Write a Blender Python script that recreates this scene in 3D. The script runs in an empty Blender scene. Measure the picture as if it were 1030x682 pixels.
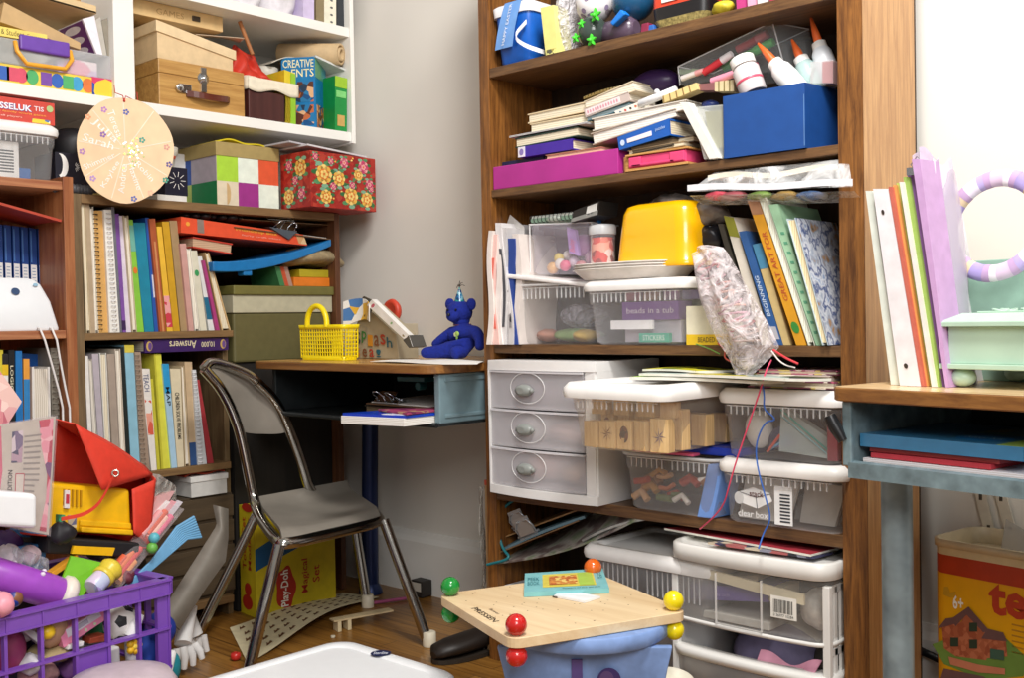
import bpy, math, random
from mathutils import Vector, Matrix
V = Vector
rnd = random.Random(7)
PI = math.pi
SC = bpy.context.scene
COL = SC.collection
# ------------------------------------------------------------ camera
F = 1072.0
CAM = V((1.745, -2.02, 0.80))
def _cam_axes(pitch=math.radians(1.05), roll=math.radians(1.0)):
 a = math.radians(47.1)
 fw = V((-math.cos(a), math.sin(a), 0))
 rt = V((math.sin(a), math.cos(a), 0))
 up = V((0, 0, 1))
 f2 = fw * math.cos(pitch) - up * math.sin(pitch)
 u2 = up * math.cos(pitch) + fw * math.sin(pitch)
 r3 = rt * math.cos(roll) - u2 * math.sin(roll)
 u3 = u2 * math.cos(roll) + rt * math.sin(roll)
 return r3, u3, f2
CR, CU, CF = _cam_axes()
def ray(px, py):
 return CF + CR * ((px - 515.0) / F) - CU * ((py - 341.0) / F)
def PY(px, py, y):
 r = ray(px, py); return CAM + r * ((y - CAM.y) / r.y)
def PX(px, py, x):
 r = ray(px, py); return CAM + r * ((x - CAM.x) / r.x)
def PZ(px, py, z):
 r = ray(px, py); return CAM + r * ((z - CAM.z) / r.z)
def PIX(p):
 d = V(p) - CAM; w = d.dot(CF)
 return (515 + F * d.dot(CR) / w, 341 - F * d.dot(CU) / w)
# ------------------------------------------------------------ materials
MATS = {}
def hexc(c):
 if isinstance(c, str):
  c = c.lstrip('#'); c = [int(c[i:i+2], 16) / 255 for i in (0, 2, 4)]
  c = [x / 12.92 if x <= .04045 else ((x + .055) / 1.055) ** 2.4 for x in c]
 return (c[0], c[1], c[2], 1)
def _new(name):
 m = bpy.data.materials.new(name); m.use_nodes = True
 nt = m.node_tree; b = nt.nodes['Principled BSDF']
 return m, nt, b
def mat(c, rough=.5, metal=0, noise=.06, nscale=40, bump=0, coat=0):
 """plain coloured surface with a little procedural unevenness"""
 key = (c, rough, metal, noise, nscale, bump, coat)
 if key in MATS: return MATS[key]
 m, nt, b = _new('paint_' + str(len(MATS)))
 col = hexc(c)
 b.inputs['Roughness'].default_value = rough
 b.inputs['Metallic'].default_value = metal
 if coat: b.inputs['Coat Weight'].default_value = coat
 tc = nt.nodes.new('ShaderNodeTexCoord'); n = nt.nodes.new('ShaderNodeTexNoise')
 n.inputs['Scale'].default_value = nscale; n.inputs['Detail'].default_value = 3
 nt.links.new(tc.outputs['Object'], n.inputs['Vector'])
 r = nt.nodes.new('ShaderNodeMapRange')
 r.inputs['From Min'].default_value = .3; r.inputs['From Max'].default_value = .7
 r.inputs['To Min'].default_value = 1 - noise * 1.5; r.inputs['To Max'].default_value = 1 + noise
 nt.links.new(n.outputs['Fac'], r.inputs['Value'])
 mx = nt.nodes.new('ShaderNodeVectorMath'); mx.operation = 'SCALE'
 mx.inputs[0].default_value = col[:3]
 nt.links.new(r.outputs['Result'], mx.inputs['Scale'])
 nt.links.new(mx.outputs['Vector'], b.inputs['Base Color'])
 if bump:
  bp = nt.nodes.new('ShaderNodeBump'); bp.inputs['Strength'].default_value = bump
  bp.inputs['Distance'].default_value = .01
  nt.links.new(n.outputs['Fac'], bp.inputs['Height']); nt.links.new(bp.outputs['Normal'], b.inputs['Normal'])
 MATS[key] = m; return m
def wood(c1, c2, axis='x', scale=18, rough=.4, stretch=14):
 key = ('wood', c1, c2, axis, scale, rough)
 if key in MATS: return MATS[key]
 m, nt, b = _new('wood_' + str(len(MATS)))
 tc = nt.nodes.new('ShaderNodeTexCoord'); mp = nt.nodes.new('ShaderNodeMapping')
 s = [scale] * 3; s['xyz'.index(axis)] = scale / stretch
 mp.inputs['Scale'].default_value = s
 nt.links.new(tc.outputs['Object'], mp.inputs['Vector'])
 n = nt.nodes.new('ShaderNodeTexNoise'); n.inputs['Scale'].default_value = 3.5
 n.inputs['Detail'].default_value = 8; n.inputs['Roughness'].default_value = .7; n.inputs['Distortion'].default_value = .4
 nt.links.new(mp.outputs['Vector'], n.inputs['Vector'])
 cr = nt.nodes.new('ShaderNodeValToRGB')
 cr.color_ramp.elements[0].position = .36; cr.color_ramp.elements[0].color = hexc(c1)
 cr.color_ramp.elements[1].position = .64; cr.color_ramp.elements[1].color = hexc(c2)
 nt.links.new(n.outputs['Fac'], cr.inputs['Fac']); nt.links.new(cr.outputs['Color'], b.inputs['Base Color'])
 b.inputs['Roughness'].default_value = rough
 bp = nt.nodes.new('ShaderNodeBump'); bp.inputs['Strength'].default_value = .15; bp.inputs['Distance'].default_value = .003
 nt.links.new(n.outputs['Fac'], bp.inputs['Height']); nt.links.new(bp.outputs['Normal'], b.inputs['Normal'])
 MATS[key] = m; return m
def pages(c='#e8dcc0', axis='z', scale=420):
 """paper block: fine parallel leaf edges"""
 key = ('pages', c, axis, scale)
 if key in MATS: return MATS[key]
 m, nt, b = _new('paper_edges_' + str(len(MATS)))
 tc = nt.nodes.new('ShaderNodeTexCoord'); w = nt.nodes.new('ShaderNodeTexWave')
 w.bands_direction = axis.upper(); w.inputs['Scale'].default_value = scale / 6.28; w.inputs['Distortion'].default_value = 1.5
 nt.links.new(tc.outputs['Object'], w.inputs['Vector'])
 cr = nt.nodes.new('ShaderNodeValToRGB'); k = hexc(c)
 cr.color_ramp.elements[0].color = (k[0]*.72, k[1]*.68, k[2]*.62, 1); cr.color_ramp.elements[1].color = k
 cr.color_ramp.elements[1].position = .5
 nt.links.new(w.outputs['Fac'], cr.inputs['Fac']); nt.links.new(cr.outputs['Color'], b.inputs['Base Color'])
 b.inputs['Roughness'].default_value = .8
 MATS[key] = m; return m
def blotch(cols, scale=25, rough=.5, kind='voronoi', soft=False, sx=(1, 1, 1), pos=None):
 """printed multi-colour pattern: random cells or noise bands of the given colours"""
 key = ('blotch', tuple(cols), scale, rough, kind, soft, sx)
 if key in MATS: return MATS[key]
 m, nt, b = _new('print_' + str(len(MATS)))
 tc = nt.nodes.new('ShaderNodeTexCoord'); mp = nt.nodes.new('ShaderNodeMapping')
 mp.inputs['Scale'].default_value = sx
 nt.links.new(tc.outputs['Object'], mp.inputs['Vector'])
 if kind == 'voronoi':
  n = nt.nodes.new('ShaderNodeTexVoronoi'); n.inputs['Scale'].default_value = scale
  sep = nt.nodes.new('ShaderNodeSeparateColor')
  nt.links.new(mp.outputs['Vector'], n.inputs['Vector'])
  nt.links.new(n.outputs['Color'], sep.inputs['Color']); out = sep.outputs['Red']
 else:
  n = nt.nodes.new('ShaderNodeTexNoise'); n.inputs['Scale'].default_value = scale
  n.inputs['Detail'].default_value = 4
  nt.links.new(mp.outputs['Vector'], n.inputs['Vector'])
  r = nt.nodes.new('ShaderNodeMapRange'); r.inputs['From Min'].default_value = .3; r.inputs['From Max'].default_value = .7
  nt.links.new(n.outputs['Fac'], r.inputs['Value']); out = r.outputs['Result']
 cr = nt.nodes.new('ShaderNodeValToRGB'); k = len(cols)
 cr.color_ramp.interpolation = 'LINEAR' if soft else 'CONSTANT'
 while len(cr.color_ramp.elements) < k: cr.color_ramp.elements.new(.5)
 for i, c in enumerate(cols):
  e = cr.color_ramp.elements[i]; e.position = (i / max(1, k - (1 if soft else 0))); e.color = hexc(c)
 nt.links.new(out, cr.inputs['Fac']); nt.links.new(cr.outputs['Color'], b.inputs['Base Color'])
 b.inputs['Roughness'].default_value = rough
 MATS[key] = m; return m
def clear(c='#ffffff', opacity=.3, rough=.2, key2=0, streak=0, hi=None):
 """thin translucent plastic: part see-through, part milky, with a glossy skin"""
 key = ('clear', c, opacity, rough, key2, streak)
 if key in MATS: return MATS[key]
 m, nt, b = _new('plastic_film_' + str(len(MATS)))
 b.inputs['Base Color'].default_value = hexc(c); b.inputs['Roughness'].default_value = rough
 tr = nt.nodes.new('ShaderNodeBsdfTransparent'); mx = nt.nodes.new('ShaderNodeMixShader')
 mx.inputs[0].default_value = opacity
 if streak:
  tc = nt.nodes.new('ShaderNodeTexCoord'); n = nt.nodes.new('ShaderNodeTexNoise')
  n.inputs['Scale'].default_value = streak; n.inputs['Detail'].default_value = 5; n.inputs['Distortion'].default_value = 2.5
  nt.links.new(tc.outputs['Object'], n.inputs['Vector'])
  r = nt.nodes.new('ShaderNodeMapRange'); r.inputs['From Min'].default_value = .42; r.inputs['From Max'].default_value = .68
  r.inputs['To Min'].default_value = opacity * .45; r.inputs['To Max'].default_value = hi or min(1, opacity * 2.3)
  nt.links.new(n.outputs['Fac'], r.inputs['Value']); nt.links.new(r.outputs['Result'], mx.inputs[0])
  bp = nt.nodes.new('ShaderNodeBump'); bp.inputs['Strength'].default_value = .8; bp.inputs['Distance'].default_value = .02
  nt.links.new(n.outputs['Fac'], bp.inputs['Height']); nt.links.new(bp.outputs['Normal'], b.inputs['Normal'])
 lw = nt.nodes.new('ShaderNodeLayerWeight'); lw.inputs['Blend'].default_value = .35
 ma = nt.nodes.new('ShaderNodeMath'); ma.operation = 'MULTIPLY_ADD'; ma.use_clamp = True; ma.inputs[1].default_value = .16
 nt.links.new(lw.outputs['Facing'], ma.inputs[0]); ma.inputs[2].default_value = opacity*.72
 if streak: nt.links.new(r.outputs['Result'], ma.inputs[2])
 nt.links.new(ma.outputs[0], mx.inputs[0])
 nt.links.new(tr.outputs[0], mx.inputs[1]); nt.links.new(b.outputs[0], mx.inputs[2])
 nt.links.new(mx.outputs[0], nt.nodes['Material Output'].inputs['Surface'])
 MATS[key] = m; return m
# ------------------------------------------------------------ frames
class Fr:
 """oriented frame in metres: P(a,b,c) = o + a*ux + b*uy + c*uz"""
 def __init__(s, o, ux=(1, 0, 0), uy=(0, 1, 0), uz=(0, 0, 1)):
  s.o = V(o); s.ux = V(ux).normalized(); s.uy = V(uy).normalized(); s.uz = V(uz).normalized()
 def __call__(s, a, b, c): return s.o + s.ux * a + s.uy * b + s.uz * c
def frame(o, yaw=0, tilt=0, roll=0):
 """yaw about z, then lean about own y (roll, + = clockwise seen from the front) and own x (tilt)"""
 M = Matrix.Rotation(math.radians(yaw), 3, 'Z') @ Matrix.Rotation(math.radians(roll), 3, 'Y') @ Matrix.Rotation(math.radians(tilt), 3, 'X')
 return Fr(o, M.col[0], M.col[1], M.col[2])
class Hx:
 """eight-corner cell: front quad (bl, br, tr, tl) and a depth vector; P(u,v,w) all 0..1, v = up, w = into depth"""
 def __init__(s, bl, br, tr, tl, d):
  s.q = [V(bl), V(br), V(tr), V(tl)]; s.d = V(d)
 def __call__(s, u, w, v):
  q = s.q
  return (q[0] * (1-u) + q[1] * u) * (1-v) + (q[3] * (1-u) + q[2] * u) * v + s.d * w
# ------------------------------------------------------------ mesh builder
class MB:
 def __init__(s, m=None):
  s.v = []; s.f = []; s.m = []; s.mats = []; s.sm = []; s.cur = m
 def add(s, verts, faces, m=None, smooth=False):
  m = m or s.cur
  if m not in s.mats: s.mats.append(m)
  i = s.mats.index(m); n = len(s.v)
  s.v += [V(p) for p in verts]
  for f in faces: s.f.append([k + n for k in f]); s.m.append(i); s.sm.append(smooth)
  return s
 def box(s, P, a0, a1, b0, b1, c0, c1, m=None):
  vs = [P(a, b, c) for c in (c0, c1) for b in (b0, b1) for a in (a0, a1)]
  return s.add(vs, [(0,2,3,1), (4,5,7,6), (0,1,5,4), (2,6,7,3), (0,4,6,2), (1,3,7,5)], m)
 def wbox(s, x0, x1, y0, y1, z0, z1, m=None):
  return s.box(lambda a, b, c: V((a, b, c)), x0, x1, y0, y1, z0, z1, m)
 def quad(s, a, b, c, d, m=None): return s.add([a, b, c, d], [(0, 1, 2, 3)], m)
 def prism(s, pts, vec, m=None, smooth=False):
  n = len(pts); vec = V(vec); pts = [V(p) for p in pts]
  s.add(pts + [p + vec for p in pts], [tuple(range(n))[::-1], tuple(range(n, 2 * n))], m)
  s.add(pts + [p + vec for p in pts], [(i, (i+1) % n, (i+1) % n + n, i + n) for i in range(n)], m, smooth)
  return s
 def loft(s, rings, m=None, smooth=True, cap=(True, True), closed=True):
  n = len(rings[0]); vs = [p for r in rings for p in r]; fs = []
  for j in range(len(rings) - 1):
   for i in range(n if closed else n - 1):
    k = (i + 1) % n
    fs.append((j*n+i, j*n+k, (j+1)*n+k, (j+1)*n+i))
  s.add(vs, fs, m, smooth)
  if cap[0]: s.add(rings[0], [tuple(range(n))[::-1]], m)
  if cap[1]: s.add(rings[-1], [tuple(range(n))], m)
  return s
 def lathe(s, P, prof, m=None, seg=20, cap=(True, True), smooth=True):
  """P(a,b,c): axis along c; prof = [(r, c)]"""
  return s.loft([[P(r * math.cos(2*PI*i/seg), r * math.sin(2*PI*i/seg), c) for i in range(seg)] for r, c in prof], m, smooth, cap)
 def tube(s, path, r, m=None, seg=8, closed=False, cap=True):
  pts = [V(p) for p in path]; rings = []; n = len(pts)
  ref = V((0, 0, 1)); prev = None
  for i, p in enumerate(pts):
   a = pts[i-1] if (i > 0 or closed) else p
   b = pts[(i+1) % n] if (i < n-1 or closed) else p
   t = (b - a).normalized()
   if prev is None:
    u = t.cross(ref)
    if u.length < .1: u = t.cross(V((1, 0, 0)))
   else: u = prev - t * prev.dot(t)
   u.normalize(); prev = u; w = t.cross(u)
   rr = r[i] if isinstance(r, (list, tuple)) else r
   rings.append([p + (u * math.cos(2*PI*k/seg) + w * math.sin(2*PI*k/seg)) * rr for k in range(seg)])
  if closed: rings.append(rings[0]); cap = False
  return s.loft(rings, m, True, (cap, cap))
 def ball(s, c, r, m=None, seg=16, rings=10, P=None, sq=(1, 1, 1)):
  c = V(c); P = P or Fr(c)
  rr = []
  for j in range(1, rings):
   t = PI * j / rings
   rr.append([P(r*sq[0]*math.sin(t)*math.cos(2*PI*i/seg), r*sq[1]*math.sin(t)*math.sin(2*PI*i/seg), -r*sq[2]*math.cos(t)) for i in range(seg)])
  return s.loft(rr, m)
 def sheet(s, fn, nu=12, nv=8, m=None, smooth=True, thick=0, m2=None):
  g = [[V(fn(i/nu, j/nv)) for i in range(nu+1)] for j in range(nv+1)]
  vs = [p for r in g for p in r]
  fs = [(j*(nu+1)+i, j*(nu+1)+i+1, (j+1)*(nu+1)+i+1, (j+1)*(nu+1)+i) for j in range(nv) for i in range(nu)]
  if thick:
   nrm = (g[0][-1] - g[0][0]).cross(g[-1][0] - g[0][0]).normalized() * thick
   s.add([p - nrm for p in vs], [f[::-1] for f in fs], m2 or m, smooth)
   bd = [g[0][i] for i in range(nu+1)] + [g[j][nu] for j in range(1, nv+1)] + [g[nv][i] for i in range(nu-1, -1, -1)] + [g[j][0] for j in range(nv-1, 0, -1)]
   n = len(bd)
   s.add(bd + [p - nrm for p in bd], [(i, i+n, (i+1) % n + n, (i+1) % n) for i in range(n)], m2 or m)
  return s.add(vs, fs, m, smooth)
 def disc(s, P, ca, cc, ra, rc, b, m=None, seg=20, a0=0, a1=360):
  """flat mark on a face of frame P: ellipse centred (ca,cc) at depth b"""
  full = a1 - a0 >= 360
  n = seg if full else seg + 1
  vs = [P(ca + ra*math.cos(math.radians(a0 + (a1-a0)*i/seg)), b, cc + rc*math.sin(math.radians(a0 + (a1-a0)*i/seg))) for i in range(n)]
  if not full: vs.append(P(ca, b, cc))
  return s.add(vs, [tuple(range(len(vs)))], m)
 def text(s, string, P, a0, a1, c0, c1, b, m, bold=0, flip=False, rot=False, shear=0, face='front', fit=True):
  """lettering laid on a face of frame P. face 'front': a across, c up at depth b; 'top': a across, b up at height b"""
  cu = bpy.data.curves.new('t', 'FONT'); cu.body = string; cu.offset = bold; cu.shear = shear
  cu.resolution_u = 2
  ob = bpy.data.objects.new('t', cu); COL.objects.link(ob)
  dg = bpy.context.evaluated_depsgraph_get(); me = bpy.data.meshes.new_from_object(ob.evaluated_get(dg))
  bpy.data.objects.remove(ob); bpy.data.curves.remove(cu)
  if not me.vertices: return s
  xs = [v.co.x for v in me.vertices]; ys = [v.co.y for v in me.vertices]
  x0, x1, y0, y1 = min(xs), max(xs), min(ys), max(ys)
  vs = []
  for v in me.vertices:
   u = (v.co.x - x0) / (x1 - x0); w = (v.co.y - y0) / max(1e-6, y1 - y0)
   if flip: u, w = 1 - u, 1 - w
   if rot: u, w = w, 1 - u
   a = a0 + (a1 - a0) * u; c = c0 + (c1 - c0) * w
   vs.append(P(a, b, c) if face == 'front' else P(a, c, b) if face == 'top' else P(b, a, c))
  s.add(vs, [tuple(p.vertices) for p in me.polygons], m)
  bpy.data.meshes.remove(me)
  return s
 def build(s, name, parent=None, bevel=0, sub=0, seg=2, solid=0):
  xs = [p.x for p in s.v]; ys = [p.y for p in s.v]; zs = [p.z for p in s.v]
  o = V(((min(xs)+max(xs))/2, (min(ys)+max(ys))/2, min(zs)))
  me = bpy.data.meshes.new(name)
  me.from_pydata([tuple(p - o) for p in s.v], [], s.f)
  for m in s.mats: me.materials.append(m)
  me.polygons.foreach_set('material_index', s.m); me.polygons.foreach_set('use_smooth', s.sm)
  me.update()
  ob = bpy.data.objects.new(name, me); COL.objects.link(ob)
  if parent is not None:
   ob.parent = parent; ob.location = o - wloc(parent)
  else: ob.location = o
  WL[ob.name] = o.copy()
  if bevel:
   w = ob.modifiers.new('Weld', 'WELD'); w.merge_threshold = 1e-5
   b = ob.modifiers.new('Bevel', 'BEVEL'); b.width = bevel; b.segments = seg; b.limit_method = 'ANGLE'; b.angle_limit = math.radians(50)
   b.harden_normals = False
  if solid:
   b = ob.modifiers.new('Solid', 'SOLIDIFY'); b.thickness = solid
  if sub:
   w = ob.modifiers.new('Weld', 'WELD'); w.merge_threshold = 1e-5
   b = ob.modifiers.new('Sub', 'SUBSURF'); b.levels = sub; b.render_levels = sub
  return ob
WL = {}
def wloc(o): return WL[o.name]
def empty(name, loc):
 e = bpy.data.objects.new(name, None); COL.objects.link(e); e.location = loc; e.empty_display_size = .02
 WL[e.name] = V(loc); return e
def tag(o, label, cat, group=None):
 o['label'] = label; o['category'] = cat
 if group: o['group'] = group
 return o
def struct(o):
 o['kind'] = 'structure'; return o
def rrect(P, a0, a1, b0, b1, c, r, n=5, bow=0):
 """rounded rectangle ring in the a-b plane at height c; bow pushes the b0 edge forward in the middle"""
 out = []
 for (ca, cb, s0) in ((a1-r, b0+r, -90), (a1-r, b1-r, 0), (a0+r, b1-r, 90), (a0+r, b0+r, 180)):
  for i in range(n+1):
   t = math.radians(s0 + 90*i/n)
   a = ca + r*math.cos(t); b = cb + r*math.sin(t)
   if bow and b < (b0+b1)/2: b -= bow * (1 - ((a-(a0+a1)/2)/((a1-a0)/2))**2)
   out.append(P(a, b, c))
 if bow:   # subdivide the front edge so the bow is a curve
  last = n*4+3; res = []
  k = 4*(n+1)
  for i in range(k):
   res.append(out[i])
  extra = []
  for j in range(1, 8):
   a = (a0+r) + (a1-a0-2*r)*j/8
   extra.append(P(a, b0 - bow*(1-((a-(a0+a1)/2)/((a1-a0)/2))**2), c))
  out = res + extra
 return out
# ------------------------------------------------------------ small makers used everywhere
def book(H, name, cover, label, cat='book', group=None, face='spine', pg='#e9dfc6', t=.12, marks=None, axis='x', bevel=.0008, ins=.03, root=None):
 """H: front quad + depth. face 'spine': cover wraps the front; face 'pages': leaf edges look out; face 'up' the book lies flat with the spine in front"""
 b = MB(cover)
 flat = face in ('flat', 'flatpages')
 w0 = .0
 if not flat:
  b.box(H, 0, t, 0, 1, 0, 1); b.box(H, 1-t, 1, 0, 1, 0, 1)
  if face == 'spine': b.box(H, t, 1-t, 0, .03, 0, 1)
  else: b.box(H, t, 1-t, .96, 1, 0, 1)
  p = MB(pages(pg, axis)).box(H, t, 1-t, .035 if face == 'spine' else .02, .955, .02, .985)
 else:
  b.box(H, 0, 1, 0, 1, 0, t); b.box(H, 0, 1, 0, 1, 1-t, 1)
  if face == 'flat': b.box(H, 0, 1, 0, .03, t, 1-t)
  else: b.box(H, 0, 1, .96, 1, t, 1-t)
  p = MB(pages(pg, 'z')).box(H, .015, .985, .035 if face == 'flat' else .02, .955, t, 1-t)
 if marks: marks(b, H)
 o = b.build(name, root)
 if bevel: 
  pass
 p.build('page_block', o)
 if root is None: tag(o, label, cat, group)
 return o
def qY(y, d, *px):
 """front quad from four pixels (bl, br, tr, tl) on the plane y = const, going d deep"""
 return Hx(*[PY(a, b, y) for a, b in px], V((0, d, 0)))
def qX(x, d, *px):
 return Hx(*[PX(a, b, x) for a, b in px], V((-d, 0, 0)))
# ============================================================ the room
WALLY = .09
XL = -.82           # front plane of the white shelves on the left wall
YB = -.23                                    # front plane of the brown bookcase
XB = -.80                                    # front plane of the low brown shelving on the left
M_wall = mat('#e6e2da', .75, noise=.025, nscale=3)
M_white = mat('#f0eee8', .45, noise=.03, nscale=6)
M_oak = wood('#553216', '#93602c', 'z', 34, .4)
M_oakx = wood('#4a3220', '#7a5836', 'x', 34, .4)
M_oak_lit = wood('#a9794a', '#cfa06a', 'z', 26, .42)
M_redw = wood('#8a4c2a', '#b0744a', 'z', 16, .4)
M_redx = wood('#96583a', '#ba8058', 'y', 16, .4)
M_old = wood('#5c482e', '#7d6646', 'z', 20, .6)
M_oldx = wood('#6b5032', '#8c6c44', 'y', 20, .6)
def wallbox(name, *a, m=M_wall):
 return struct(MB(m).wbox(*a).build(name))
wallbox('wall_back', -1.3, 3.2, WALLY, WALLY+.1, 0, 2.6)
wallbox('wall_left', -1.3, -1.2, -3.6, WALLY, 0, 2.6)
# floor: narrow oak strips
def floor_mat():
 m, nt, b = _new('oak_floor')
 tc = nt.nodes.new('ShaderNodeTexCoord'); br = nt.nodes.new('ShaderNodeTexBrick')
 br.inputs['Scale'].default_value = 1; br.inputs['Brick Width'].default_value = .9; br.inputs['Row Height'].default_value = .057
 br.inputs['Mortar Size'].default_value = .0012; br.inputs['Color1'].default_value = hexc('#a57636'); br.inputs['Color2'].default_value = hexc('#8c6028')
 br.inputs['Mortar'].default_value = hexc('#4a2c10'); br.offset = .37
 mp = nt.nodes.new('ShaderNodeMapping'); mp.inputs['Scale'].default_value = (2, 40, 1)
 n = nt.nodes.new('ShaderNodeTexNoise'); n.inputs['Scale'].default_value = 2.5; n.inputs['Detail'].default_value = 8
 nt.links.new(tc.outputs['Object'], br.inputs['Vector']); nt.links.new(tc.outputs['Object'], mp.inputs['Vector']); nt.links.new(mp.outputs['Vector'], n.inputs['Vector'])
 mx = nt.nodes.new('ShaderNodeMix'); mx.data_type = 'RGBA'; mx.blend_type = 'MULTIPLY'; mx.inputs['Factor'].default_value = .6
 cr = nt.nodes.new('ShaderNodeValToRGB'); cr.color_ramp.elements[0].position = .3; cr.color_ramp.elements[0].color = hexc('#8a6a50'); cr.color_ramp.elements[1].position = .6; cr.color_ramp.elements[1].color = (1, 1, 1, 1)
 nt.links.new(n.outputs['Fac'], cr.inputs['Fac'])
 nt.links.new(br.outputs['Color'], mx.inputs['A']); nt.links.new(cr.outputs['Color'], mx.inputs['B'])
 nt.links.new(mx.outputs['Result'], b.inputs['Base Color']); b.inputs['Roughness'].default_value = .32
 return m
struct(MB(floor_mat()).wbox(-1.3, 3.2, -3.6, WALLY+.1, -.05, 0).build('floor'))
bb = MB(M_white)
bb.prism([(-1.2, WALLY, 0), (-1.2, WALLY-.018, 0), (-1.2, WALLY-.018, .15), (-1.2, WALLY-.010, .165), (-1.2, WALLY-.006, .18), (-1.2, WALLY, .18)], (4.4, 0, 0))
struct(bb.build('baseboard_back'))
# ------------------------------------------------------------ brown bookcase
BW0, BW1 = PY(486, 300, YB).x, PY(870, 300, YB).x          # outer left, outer right
ST0 = PY(495.5, 300, YB).x; ST1 = PY(845, 300, YB).x
def zmid(yl, yr): return (PY(495, yl, YB).z + PY(845, yr, YB).z) / 2
SH = {}                                                   # top surface of each shelf
for k, (tl, tr, bl, br) in {'a': (70, -19, 81, -8), 'b': (192, 143.5, 199.5, 153.5), 'c': (345, 350, 354, 361), 'd': (492, 538, 502, 551.5)}.items():
 SH[k] = (zmid(tl, tr), zmid(bl, br))
#print('shelves', {k: (round(a, 3), round(b, 3)) for k, (a, b) in SH.items()}, 'base', PY(490, 673, YB).z, PY(870, 682, YB).z, 'w', BW0, BW1, ST1)
bc = empty('bookcase', ((BW0+BW1)/2, YB/2, 0))
TOPZ = 1.83
MB(M_oak).wbox(BW0, ST0, YB, -.005, 0, TOPZ).build('side_panel', bc, bevel=.001)
rp = MB(M_oak).wbox(ST1, BW1, YB, -.005, 0, TOPZ)
rp.add([(BW1+.0004, YB+.001, 0), (BW1+.0004, -.005, 0), (BW1+.0004, -.005, TOPZ), (BW1+.0004, YB+.001, TOPZ)], [(0, 1, 2, 3)], M_oak_lit)  # outer side in lightened oak: flash light put into the colour
rp.build('side_panel', bc)
MB(wood('#2c1c0e', '#402a16', 'z', 16, .7)).wbox(BW0, BW1, -.005, .003, 0, TOPZ).build('back_panel', bc)
for k, (a, b) in SH.items():
 MB(M_oakx).wbox(ST0, ST1, YB+.002, -.006, b, a).build('shelf', bc, bevel=.0012)
MB(M_oakx).wbox(ST0, ST1, YB+.002, -.006, .05, .07).build('shelf', bc, bevel=.0012)
MB(M_oakx).wbox(ST0, ST1, YB+.01, YB+.028, 0, .05).build('kick_board', bc)
MB(M_oakx).wbox(ST0, ST1, YB+.002, -.006, TOPZ-.02, TOPZ).build('top_panel', bc)
tag(bc, 'tall brown oak bookcase with crammed shelves against the back wall', 'bookcase')
# ------------------------------------------------------------ white shelving on the left wall
XW = -1.19
def zl(px, py): return PX(px, py, XL).z
wz1 = (zl(1.3, 75) + zl(116, 97.6) + zl(134.8, 100.6) + zl(351, 138.7)) / 4
wz2 = (zl(220, -2) + zl(352, 27.4)) / 2
ye = PX(352, 80, XL).y
yp0, yp1 = PX(113.5, 50, XL).y, PX(134, 50, XL).y
#print('white shelf z', zl(1.3, 75), zl(351, 138.7), wz1, 'upper', zl(220, -2), zl(352, 27.4), 'end y', ye, 'zw1 bottom', zl(351, 145))
ws = empty('wall_shelving', (XL-.15, -.6, wz1-.03))
MB(M_white).wbox(XW, XL, yp1, ye, wz1-.028, wz1).build('shelf', ws, bevel=.001)
MB(M_white).wbox(XW, XL, -1.6, yp0, wz1-.028, wz1).build('shelf', ws, bevel=.001)
MB(M_white).wbox(XW, XL, yp1, ye, wz2-.028, wz2).build('shelf', ws, bevel=.001)
MB(M_white).wbox(XW, XL+.006, yp0, yp1, wz1-.03, wz2+.35).build('upright', ws, bevel=.001)
MB(M_white).wbox(XW, XL+.008, ye-.002, ye+.012, wz1-.034, wz2+.35).build('end_panel', ws, bevel=.001)
tag(ws, 'white painted wall shelving with boxes, above the brown shelves at left', 'shelves')
# ------------------------------------------------------------ low brown shelving at left (two units side by side)
def zb(px, py): return PX(px, py, XB).z
DZ = (zb(120, 197) + zb(225, 206) + zb(281, 211)) / 3
D1 = (zb(83, 335) + zb(229, 332.5)) / 2
D2 = (zb(152, 475) + zb(214, 466)) / 2
RZ = (zb(1.4, 178) + zb(62, 182)) / 2
R1 = (zb(2, 334) + zb(66, 331.5)) / 2
#print('deck', DZ, zb(120, 197), zb(281, 211), 'D1', D1, zb(83, 335), zb(229, 332.5), 'D2', D2, zb(152, 475), zb(214, 466), 'R', RZ, R1)
yb0 = PX(75, 260, XB).y; yb1 = PX(83, 260, XB).y
ym0 = PX(231, 400, XB).y; ym1 = PX(237, 400, XB).y       # divider end of the short shelves
yb9 = PX(342, 260, XB).y; 
#print('brown ends', yb0, ym0, yb9, 'wall', WALLY)
YBE = min(yb9, WALLY-.02)
lb = empty('low_bookcase', (XB-.15, (yb0+YBE)/2, 0))
MB(M_oldx).wbox(XW, XB, yb1, YBE-.018, DZ-.022, DZ).build('top_panel', lb, bevel=.001)
MB(M_old).wbox(XW, XB, yb0, yb1, 0, DZ).build('side_panel', lb, bevel=.001)
MB(wood('#4b2a18', '#6d4426', 'z', 14, .6)).wbox(XW, XB, YBE-.018, YBE, .0, DZ).build('side_panel', lb, bevel=.001)
MB(M_old).wbox(XW, XB-.03, ym0-.0, ym0+.016, 0, D1-.002).build('divider', lb, bevel=.001)
MB(M_oldx).wbox(XW, XB, yb1, ym0+.016, D1-.018, D1).build('shelf', lb, bevel=.001)
MB(M_oldx).wbox(XW, XB, yb1, ym0, D2-.018, D2).build('shelf', lb, bevel=.001)
MB(M_oldx).wbox(XW, XB, yb1, ym0, .04, .06).build('shelf', lb, bevel=.001)
MB(wood('#3a2614', '#4f361f', 'z', 14, .7)).wbox(XW-.006, XW, yb0, YBE, 0, DZ).build('back_panel', lb)
tag(lb, 'old low brown bookcase along the left wall with books on two shelves', 'bookcase')
ra0 = PX(64.5, 260, XB).y
rbk = empty('red_brown_bookcase', (XB-.15, ra0-.35, 0))
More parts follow.
